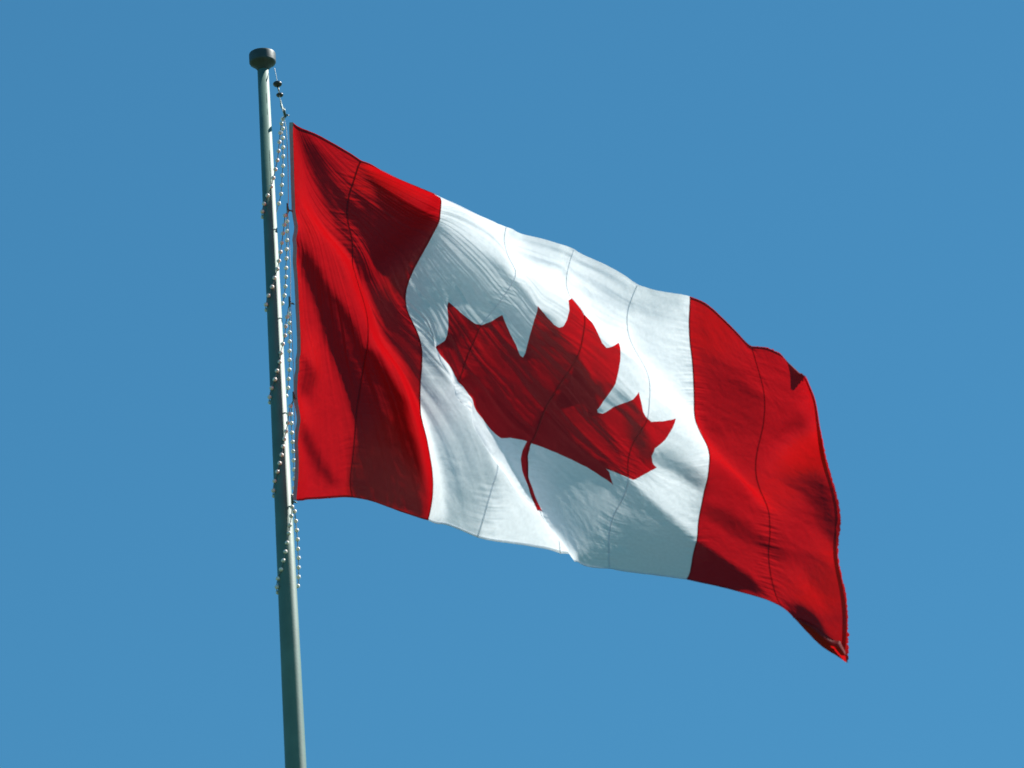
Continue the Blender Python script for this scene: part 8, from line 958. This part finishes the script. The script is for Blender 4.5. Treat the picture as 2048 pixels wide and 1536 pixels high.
def panel_normals(u, v): return -normal_at(u, v, surf)           # faces the camera
cdir = (Vector((0, 0, CAM_H)) - W(1100, 700)).normalized()
FLAG = empty('flag', W(583, 238), 'large red and white flag with a maple leaf streaming from the pole', 'flag')
def grid_panel(name, u0, u1, nu, nv, mat):
    u, v = np.meshgrid(np.linspace(u0, u1, nu + 1), np.linspace(0, 1, nv + 1), indexing='ij')
    u, v = u.ravel(), v.ravel()
    F = [(i * (nv + 1) + j, i * (nv + 1) + j + 1, (i + 1) * (nv + 1) + j + 1, (i + 1) * (nv + 1) + j) for i in range(nu) for j in range(nv)]
    return mesh_obj(name, surf(u, v), F, mat, FLAG, uvs=np.stack([u * 2, 1 - v], -1), normals=None)
RES_V = 200
hoist_red = grid_panel('red_panel', 0, .25, 100, RES_V, M_RED); hoist_red['label'] = 'red panel along the pole side'
fly_red = grid_panel('red_panel', .75, 1, 100, RES_V, M_RED); fly_red['label'] = 'red panel at the free end'
# the eleven-pointed leaf outline in cloth space
LUV = [(0.49903, 0.11429), (0.47873, 0.17119), (0.49842, 0.18209), (0.51106, 0.20252), (0.52035, 0.22673), (0.529, 0.24579), (0.53661, 0.25244), (0.54407, 0.24513), (0.5575, 0.227), (0.55872, 0.25253), (0.56069, 0.28448), (0.56208, 0.31685), (0.56284, 0.34169), (0.56005, 0.37188), (0.55792, 0.40327), (0.5573, 0.43706), (0.56051, 0.44775), (0.56689, 0.44252), (0.57543, 0.40749), (0.58549, 0.38346), (0.59523, 0.3596), (0.60278, 0.33298), (0.60901, 0.35333), (0.61479, 0.37595), (0.61964, 0.38443), (0.63403, 0.39794), (0.65295, 0.38891), (0.67533, 0.36958), (0.67228, 0.39945), (0.66628, 0.43815), (0.6564, 0.47476), (0.65816, 0.502), (0.66604, 0.52355), (0.67471, 0.53419), (0.6529, 0.58995), (0.63391, 0.64055), (0.5901, 0.6686), (0.59556, 0.67308), (0.59876, 0.68788), (0.60531, 0.71602), (0.58726, 0.70356), (0.56762, 0.68327), (0.54944, 0.67372), (0.53155, 0.67317), (0.51423, 0.67925), (0.50014, 0.68516), (0.50282, 0.70592), (0.49954, 0.74353), (0.50023, 0.78194), (0.50446, 0.82308), (0.5053, 0.85355), (0.5058, 0.8894), (0.4961, 0.8894), (0.50123, 0.84909), (0.49796, 0.80956), (0.49288, 0.77456), (0.48997, 0.7427), (0.49028, 0.71692), (0.49419, 0.6857), (0.48378, 0.68627), (0.47194, 0.68342), (0.45905, 0.69024), (0.451, 0.6824), (0.4425, 0.672), (0.427, 0.65), (0.4035, 0.625), (0.3915, 0.6), (0.383, 0.575), (0.369, 0.55), (0.34, 0.525), (0.318, 0.503), (0.3318, 0.47214), (0.33114, 0.45362), (0.32486, 0.4075), (0.31878, 0.36128), (0.33494, 0.36703), (0.35431, 0.37737), (0.36615, 0.38363), (0.37706, 0.37938), (0.38355, 0.35891), (0.39135, 0.32306), (0.4081, 0.35266), (0.42512, 0.38429), (0.43731, 0.41639), (0.44178, 0.42036), (0.4414, 0.39974), (0.43528, 0.34106), (0.42749, 0.26973), (0.42568, 0.21209), (0.44051, 0.23649), (0.45358, 0.24982), (0.46162, 0.2495), (0.46759, 0.24112), (0.47046, 0.22101), (0.46961, 0.19743), (0.46411, 0.17368)]
def resample(poly, step):
    out = []
    for k in range(len(poly)):
        a, b = poly[k], poly[(k + 1) % len(poly)]; l = math.hypot((b[0] - a[0]) * 2, b[1] - a[1]); n = max(1, int(l / step))
        for i in range(n): out.append((a[0] + (b[0] - a[0]) * i / n, a[1] + (b[1] - a[1]) * i / n))
    return out
LR = resample(LUV, .006); LA = np.array(LR)
def in_leaf(u, v):
    ins = np.zeros(u.shape, bool); n = len(LR)
    for k in range(n):
        x1, y1 = LR[k]; x2, y2 = LR[(k + 1) % n]
        if y1 == y2: continue
        ins ^= ((y1 > v) != (y2 > v)) & (u < (x2 - x1) * (v - y1) / (y2 - y1) + x1)
    return ins
nu, nv = 180, 180
gu, gv = np.meshgrid(np.linspace(.25, .75, nu + 1), np.linspace(0, 1, nv + 1), indexing='ij')
ins = in_leaf(gu, gv)
du = np.full(gu.shape, 9.)
for x, y in LR: du = np.minimum(du, np.hypot((gu - x) * 2, gv - y))
bad = du < .0022                                                    # drop grid points crowding the outline
near = du < .016                                                    # cells re-triangulated round the outline
cell_near = near[:-1, :-1] | near[1:, :-1] | near[:-1, 1:] | near[1:, 1:]
verts = np.stack([gu.ravel(), gv.ravel()], -1).tolist(); white_f, leaf_f = [], []
idx = lambda i, j: i * (nv + 1) + j
for i in range(nu):
    for j in range(nv):
        if not cell_near[i, j]:
            (leaf_f if ins[i, j] else white_f).append((idx(i, j), idx(i, j + 1), idx(i + 1, j + 1), idx(i + 1, j)))
# constrained triangulation of the band of cells round the outline
used = set()
edges_cnt = {}
for i in range(nu):
    for j in range(nv):
        if cell_near[i, j]:
            q4 = [idx(i, j), idx(i, j + 1), idx(i + 1, j + 1), idx(i + 1, j)]; used.update(q4)
            for k in range(4):
                e = tuple(sorted((q4[k], q4[(k + 1) % 4]))); edges_cnt[e] = edges_cnt.get(e, 0) + 1
border = [e for e, c in edges_cnt.items() if c == 1]; bset = {i for e in border for i in e}
badf = bad.ravel()
keep = [i for i in used if i in bset or not badf[i]]
loc = {g: k for k, g in enumerate(keep)}
cv = [Vector((verts[g][0] * 2, verts[g][1])) for g in keep]
nb = len(cv); cv += [Vector((x * 2, y)) for x, y in LR]
ce = [(loc[a], loc[b]) for a, b in border] + [(nb + k, nb + (k + 1) % len(LR)) for k in range(len(LR))]
ov, oe, of, ovm, oem, ofm = delaunay_2d_cdt(cv, ce, [], 0, 1e-7)
base = len(verts); remap = []
for k, p in enumerate(ov):
    src = [s for s in ovm[k] if s < nb]
    if src: remap.append(keep[src[0]])
    else: remap.append(len(verts)); verts.append([p.x / 2, p.y])
for f in of:
    c = sum((ov[i] for i in f), Vector((0, 0))) / len(f); cu, cvv = c.x / 2, c.y
    i, j = int((cu - .25) / .5 * nu), int(cvv * nv)
    if not (0 <= i < nu and 0 <= j < nv and cell_near[i, j]): continue
    fa = tuple(remap[k] for k in f)
    a, b, c3 = (verts[k] for k in fa[:3])
    if (b[0] - a[0]) * (c3[1] - a[1]) - (b[1] - a[1]) * (c3[0] - a[0]) > 0: fa = fa[::-1]
    (leaf_f if in_leaf(np.array([cu]), np.array([cvv]))[0] else white_f).append(fa)
VU = np.array(verts)
def sub_mesh(name, faces, mat):
    ids = sorted({i for f in faces for i in f}); m = {g: k for k, g in enumerate(ids)}
    uvp = VU[ids]; F = [tuple(m[i] for i in f) for f in faces]
    return mesh_obj(name, surf(uvp[:, 0], uvp[:, 1]), F, mat, FLAG, uvs=np.stack([uvp[:, 0] * 2, 1 - uvp[:, 1]], -1), normals=-normal_at(uvp[:, 0], uvp[:, 1], surf))
white = sub_mesh('white_panel', white_f, M_WHITE)
leaf = sub_mesh('maple_leaf', leaf_f, M_RED)
# felled seams: folded strips of doubled cloth standing 2 mm proud of the camera side
def seam(u0, mat, parent, v0=0., v1=1., w=.0011, off=.0025, name='seam'):
    n = 220; v = np.linspace(v0, v1, n); V, UV = [], []
    for du_, o in ((-w, 0.0006), (-w * .6, off), (w * .6, off), (w, 0.0006)):
        u = np.clip(np.full(n, u0 + du_), 0, 1); p = surf(u, v); nn = normal_at(u, v, surf)
        nn = nn * np.sign((nn @ np.array(cdir)).mean())
        V.append(p + nn * o); UV.append(np.stack([u * 2, 1 - v], -1))
    V = np.concatenate(V); UV = np.concatenate(UV)
    F = [(a * n + k, a * n + k + 1, (a + 1) * n + k + 1, (a + 1) * n + k) for a in range(3) for k in range(n - 1)]
    o = mesh_obj(name, V, F, mat, parent, uvs=UV); o.location = (0, 0, 0) if parent is not FLAG else o.location
    return o
def leaf_span(x):                                                   # where the vertical u = const crosses the leaf
    v = np.linspace(0, 1, 2001); m = in_leaf(np.full(v.shape, x), v); return v[m].min(), v[m].max()
SEAM_W, SEAM_O = .0011, .0025
seam(.125, M_RED, hoist_red); seam(.875, M_RED, fly_red); seam(.2495, M_RED, hoist_red); seam(.7505, M_RED, fly_red)
for us in (.375, .5, .625):
    a, b = leaf_span(us); a, b = a + .002, b - .002
    seam(us, M_WHITE, white, 0, a)
    seam(us, M_RED, leaf, a, b)
    if b < .98: seam(us, M_WHITE, white, b if us > .4 else .722, 1)
# doubled hems along the top, the bottom and the worn free end
random.seed(4)
def hem(u0, u1, v0, inward, mat, parent, n=150):
    u = np.linspace(u0, u1, n); V, UV = [], []
    for dv, o in ((0, .0012), (.001, .0022), (.0050, .0022), (.006, .0006)):
        v = np.full(n, v0 + inward * dv); p = surf(u, v); nn = normal_at(u, v, surf); nn = nn * np.sign((nn @ np.array(cdir)).mean())
        if dv == 0 and u0 >= .75 and v0 == 0:
            q_ = surf(u, np.full(n, .01)); t_ = p - q_; t_ /= np.linalg.norm(t_, axis=-1, keepdims=True)
            p = p + t_ * (np.array([random.random() for _ in range(n)]) * .010 * np.clip((u - .87) / .05, 0, 1))[:, None]
        V.append(p - nn * o); UV.append(np.stack([u * 2, 1 - v], -1))
    F = [(a * n + k, a * n + k + 1, (a + 1) * n + k + 1, (a + 1) * n + k) for a in range(3) for k in range(n - 1)]
    o = mesh_obj('hem', np.concatenate(V), F, mat, parent, uvs=np.concatenate(UV)); o.location = (0, 0, 0)
for v0, inward in ((0., 1), (1., -1)):
    hem(0, .25, v0, inward, M_RED, hoist_red); hem(.75, .95 if v0 == 0 else 1, v0, inward, M_RED, fly_red)
hem(.25, .75, 1., -1, M_WHITE, white)
def fly_hem():
    n = 260; v = np.linspace(.001, .999, n); V, UV = [], []
    jag = np.array([.004 * random.random() * (1 + 2.5 * (abs(k / n - .06) < .06) + 1.5 * (k / n > .93)) for k in range(n)])
    for du_, o in ((-.008, .0008), (-.007, .003), (0., .003), (None, .003)):
        if du_ is None:
            p = surf(np.full(n, 1.), v); q_ = surf(np.full(n, .994), v); t_ = (p - q_); t_ /= np.linalg.norm(t_, axis=-1, keepdims=True)
            p = p + t_ * (jag * 1.2)[:, None]; u = np.full(n, 1.)
        else: u = np.full(n, 1 + du_); p = surf(u, v)
        nn = normal_at(u, v, surf); nn = nn * np.sign((nn @ np.array(cdir)).mean())
        V.append(p + nn * o); UV.append(np.stack([u * 2, 1 - v], -1))
    F = [(a * n + k, a * n + k + 1, (a + 1) * n + k + 1, (a + 1) * n + k) for a in range(3) for k in range(n - 1)]
    o = mesh_obj('hem', np.concatenate(V), F, M_RED, fly_red, uvs=np.concatenate(UV)); o.location = (0, 0, 0)
fly_hem()
# the lowest corner of the free end, rolled forward by the wind
def corner():
    ns, nt = 40, 12; ss = np.linspace(0, 1, ns); us = .90 + .099 * ss
    fu = us * (NU - 1); i = np.minimum(fu.astype(int), NU - 2); a = (fu - i)[:, None]
    Eg = GP[i, NV - 1] * (1 - a) + GP[i + 1, NV - 1] * a
    inner = np.array([(0, 0, 3), (.12, 6, -7), (.3, 18, -12), (.5, 27, -8), (.66, 22, -16), (.8, 12, -26), (.92, 2, -26), (1., -2, -22)])
    dx = np.interp(ss, inner[:, 0], inner[:, 1]); dy = np.interp(ss, inner[:, 0], inner[:, 2])
    V, UV = [], []
    for t in np.linspace(0, 1, nt):
        x = Eg[:, 0] + dx * t; y = Eg[:, 1] + dy * t; bulge = 16 * np.sin(math.pi * min(1, t * .93)) * np.minimum(1, ss * 5)
        z = Eg[:, 2] - bulge - 4 * t + _line(y)[0] - math.tan(PITCH) * (1000 - y) - FLAG_Z
        V.append(unproject(x, y, z)); UV.append(np.stack([us * 2, np.full(ns, .04 * t)], -1))
    F = [(b * ns + k, b * ns + k + 1, (b + 1) * ns + k + 1, (b + 1) * ns + k) for b in range(nt - 1) for k in range(ns - 1)]
    o = mesh_obj('rolled_corner', np.concatenate(V), F, M_RED, fly_red, uvs=np.concatenate(UV)); o.location = (0, 0, 0)
corner()
# canvas header along the hoist
def header():
    n = 160; v = np.linspace(-.002, 1.002, n); P0 = surf(np.zeros(n), np.clip(v, 0, 1))
    side = np.array(CM)[:3, 0] * -1.0; fwd = -np.array(CM)[:3, 2]
    V = []; wd = 8 * M_PX
    for a, b in ((.0, -.004), (wd, -.004), (wd, .004), (.0, .004)):
        V.append(P0 + side * (a - .002) + fwd * b)
    V = np.concatenate(V); F = []
    for s in range(4):
        for k in range(n - 1): F.append((s * n + k, s * n + k + 1, ((s + 1) % 4) * n + k + 1, ((s + 1) % 4) * n + k))
    F += [(0, n, 2 * n, 3 * n), (n - 1, 4 * n - 1, 3 * n - 1, 2 * n - 1)]
    return mesh_obj('header', V, F, M_CANVAS, FLAG, smooth=False)
header()
# ------------------------------------------------------------------ flagpole
cap_h = 30 * M_PX / math.cos(PITCH)
def pole_r(z):                                                      # measured taper of the upper pole
    k = (POLE_T - z) / (1430 * M_PX / math.cos(PITCH)); return M_PX * (11.3 + 9.9 * k) if k < 1 else M_PX * (21.2 + 9.9 * (k - 1) * .8)
POLE = empty('flagpole', (POLE_X, POLE_Y, 0), 'tall tapering grey green metal flagpole with a dark drum cap', 'flagpole')
zs = [0, .3, 2, 5, 8, 10, 11, 12, 13, 14, POLE_T - cap_h * .8]
zs = [z for z in zs if z < POLE_T - cap_h] + [POLE_T - cap_h * .6]
mesh_obj('shaft', *lathe([(pole_r(z), z) for z in zs], 64, (POLE_X, POLE_Y, 0)), M_POLE, POLE)
R = 27.5 * M_PX; z0 = POLE_T
K_ = M_PX / math.cos(PITCH)
prof = [(11.4 * M_PX, z0 - 36 * K_), (12.5 * M_PX, z0 - 33 * K_), (17 * M_PX, z0 - 28 * K_), (22 * M_PX, z0 - 24 * K_), (26 * M_PX, z0 - 21.5 * K_), (R, z0 - 19 * K_), (R, z0 - 18 * K_), (R, z0 - 3 * K_), (R * .985, z0 - 1.2 * K_), (R * .95, z0 - .2 * K_), (R * .9, z0), (R * .3, z0 + .5 * K_)]
mesh_obj('cap', *lathe(prof, 64, (POLE_X, POLE_Y, 0)), M_CAP, POLE)
mesh_obj('base_collar', *lathe([(.16, 0), (.16, .04), (.13, .08), (.09, .12), (.085, .3)], 48, (POLE_X, POLE_Y, 0)), M_CAP, POLE)
# ------------------------------------------------------------------ halyard with swivel and hooks
HAL = empty('halyard', W(565, 228, zp(228)), 'thin halyard line with a dark ball swivel beside the flag header', 'halyard')
hooks = [(569, 229), (575, 420), (579, 606), (587, 797), (584, 1003)]
rope = [(549, 136), (552, 150), (555, 167), (557, 180), (559, 192), (562, 208), (567, 228), (573, 260), (576, 330), (576.5, 400), (575.5, 425), (578, 470), (581, 540), (581, 606), (584, 670), (587, 740), (588, 797), (590, 860), (592, 930), (593, 1001)]
mesh_obj('rope', *tube([W(x, y, zp(y) - 20 * min(1, (y - 136) / 60)) for x, y in rope], .0016, 8), M_ROPE, HAL)
def ball(x, y, rx, rz, n=20):
    c = W(x, y, zp(y) - 14); V, F = lathe([(max(.0004, rx * math.sin(t)), -rz * math.cos(t)) for t in np.linspace(.05, math.pi - .05, 12)], n, c)
    return V, F
mesh_obj('swivel_ball', *ball(555, 168, 9.5 * M_PX, 6.0 * M_PX), M_BALL, HAL)
mesh_obj('swivel_ball', *ball(559.5, 190, 7.5 * M_PX, 4.5 * M_PX), M_BALL, HAL)
mesh_obj('swivel_rod', *tube([W(555, 170, zp(170) - 14), W(559.5, 190, zp(190) - 14)], .0036, 10), M_HOOK, HAL)
mesh_obj('shackle', *tube([W(561, 200, zp(200) - 16), W(563, 212, zp(212) - 17), W(568, 226, zp(226) - 18), W(571, 234, zp(234) - 18)], [.003, .005, .0035, .006], 10), M_HOOK, HAL)
def hook(x, y):
    zp = lambda y_: globals()['zp'](y_) - 18
    a = tube([W(x - 1, y - 14, zp(y)), W(x, y - 6, zp(y)), W(x + 1, y + 2, zp(y)), W(x, y + 8, zp(y))], [.0025, .005, .0065, .003], 10)
    b = tube([W(x, y, zp(y)), W(x + 6, y + 1, zp(y)), W(x + 10, y + 3, zp(y))], [.0035, .004, .0025], 8)
    return join(a, b)
for x, y in hooks: mesh_obj('snap_hook', *hook(x, y), M_HOOK, HAL)
# ------------------------------------------------------------------ beaded retainer loops round the pole
LOOPS = [
 ((567, 234), [(563, 247), (560.6, 265.5), (558.6, 284), (557, 302), (554.7, 320.6), (550.8, 338.8), (546.5, 356), (542.5, 373), (535, 391), (528, 407.5), (524.5, 423)],
  [(565.5, 238), (565.5, 257), (565.5, 276), (566, 295), (566, 313), (566, 332), (564.5, 350.5), (563.5, 370), (562, 388), (557.7, 407)]),
 ((574.5, 425), [(570, 431), (568.4, 450), (566, 467), (563.5, 486), (561, 504), (557.7, 522), (554.7, 538), (549, 556), (544, 574), (537, 591), (532, 609)],
  [(573.9, 443), (573.9, 462.5), (574, 480.7), (573, 498.7), (572.7, 517), (572, 536), (571.7, 554), (570.7, 573), (568.8, 591), (564.5, 607)]),
 ((578, 610), [(574, 634), (571, 652.7), (570, 671), (565.5, 688), (562, 706), (559.6, 724), (554, 741.6), (549.5, 759), (543, 776), (539, 794)],
  [(578.8, 628), (579, 646), (579, 665), (579, 683), (578.8, 702), (578.8, 720), (578.6, 739.6), (577, 758), (576, 776), (572, 792)]),
 ((586, 802), [(581, 812), (578, 828), (575.5, 846), (572, 862.7), (569, 878), (566, 893), (563, 910), (559, 926.5), (554.7, 943.4), (549, 962), (546.5, 981)],
  [(582, 828.5), (582.7, 846.6), (583.6, 865.6), (585, 884), (586, 902.7), (587, 921), (588, 939.5), (588.5, 958), (588.5, 976), (584, 992)]),
 ((584, 1006), [(584, 1014), (582.7, 1032), (580, 1050), (577.8, 1066.5), (574, 1085.6), (570.7, 1103.6), (566.4, 1121), (562, 1138.8), (555.7, 1157), (553.5, 1174)],
  [(589, 1023), (591.4, 1042), (593.4, 1060.6), (595, 1079), (595.7, 1098), (597, 1116), (597, 1135), (597, 1154), (595.5, 1172)])]
LAB = ['topmost white beaded loop round the pole, hanging from the hook above the flag',
       'second white beaded loop from the pole top, beside the upper third of the header',
       'third white beaded loop from the pole top, level with the middle of the header',
       'fourth white beaded loop from the pole top, beside the lower third of the header',
       'lowest white beaded loop round the pole, hanging below the flag']
bv, bf = lathe([(max(.0004, 4.4 * M_PX * math.sin(t)), -4.4 * M_PX * math.cos(t)) for t in np.linspace(.08, math.pi - .08, 10)], 16)
bead_me = bpy.data.meshes.new('bead'); bead_me.from_pydata([tuple(p) for p in bv], [], bf); bead_me.polygons.foreach_set('use_smooth', [True] * len(bead_me.polygons)); bead_me.materials.append(M_BEAD)
def spline(pts, n):
    pts = np.array([tuple(p) for p in pts]); out = []
    E_ = np.vstack([2 * pts[0] - pts[1], pts, 2 * pts[-1] - pts[-2]])
    for i in range(len(pts) - 1):
        for t in np.linspace(0, 1, n, endpoint=False): out.append(catmull(np.array(t)) @ E_[i:i + 4])
    out.append(pts[-1]); return np.array(out)
for (hk, left, right), lab in zip(LOOPS, LAB):
    hkp = W(*hk, zp(hk[1]) - 14); root = empty('bead_loop', hkp, lab, 'bead loop', 'beaded loops holding the flag to the pole')
    # ring: hook -> front strand over the pole's camera side -> left side -> behind the pole -> up to the hook
    yl = left[-1][1]; rr = pole_r(W(550, yl, zp(yl)).z) / M_PX; lx, rx = left[-1][0], right[-1][0]
    pole_c = xp
    front = []
    for x, y in left:
        front.append((x, y, -20 if x > xp(y) - rr * .5 else -20 * max(.15, 1 - (xp(y) - rr * .5 - x) / (rr + 4))))
    back = []
    for f_, yo in ((0.12, 12), (.42, 22), (.72, 18)):
        x = lx - 1 + (rx - lx) * f_; y = yl + yo * .9; back.append((x + (-2 if f_ < .2 else 0), y, (rr + 5) * math.sin(math.pi * min(.92, f_ + .08))))
    rgt = []
    for k, (x, y) in enumerate(reversed(right)): rgt.append((x, y, 17 if k < len(right) - 1 else 4))
    path = [(hk[0], hk[1], -14)] + front + back + rgt
    P3 = [W(x, y, zp(y) + z) for x, y, z in path]
    sp = spline(P3 + [P3[0]], 6)
    mesh_obj('cable', *tube([Vector(p) for p in sp[:-1]], .0020, 6, closed=True), M_CABLE, root)
    for p in P3[1:]:
        b = bpy.data.objects.new('bead', bead_me); COL.objects.link(b); b.parent = root; b.location = p - hkp
        b.rotation_euler = (random.random(), random.random(), 0)
# ------------------------------------------------------------------ ground far below the frame
g = simple('grass', (.045, .075, .025), .95, 0, .35, .8)
S = 3000.0
gr = mesh_obj('ground', [(-S, -S, 0), (S, -S, 0), (S, S, 0), (-S, S, 0)], [(0, 1, 2, 3)], g, smooth=False); gr['kind'] = 'structure'
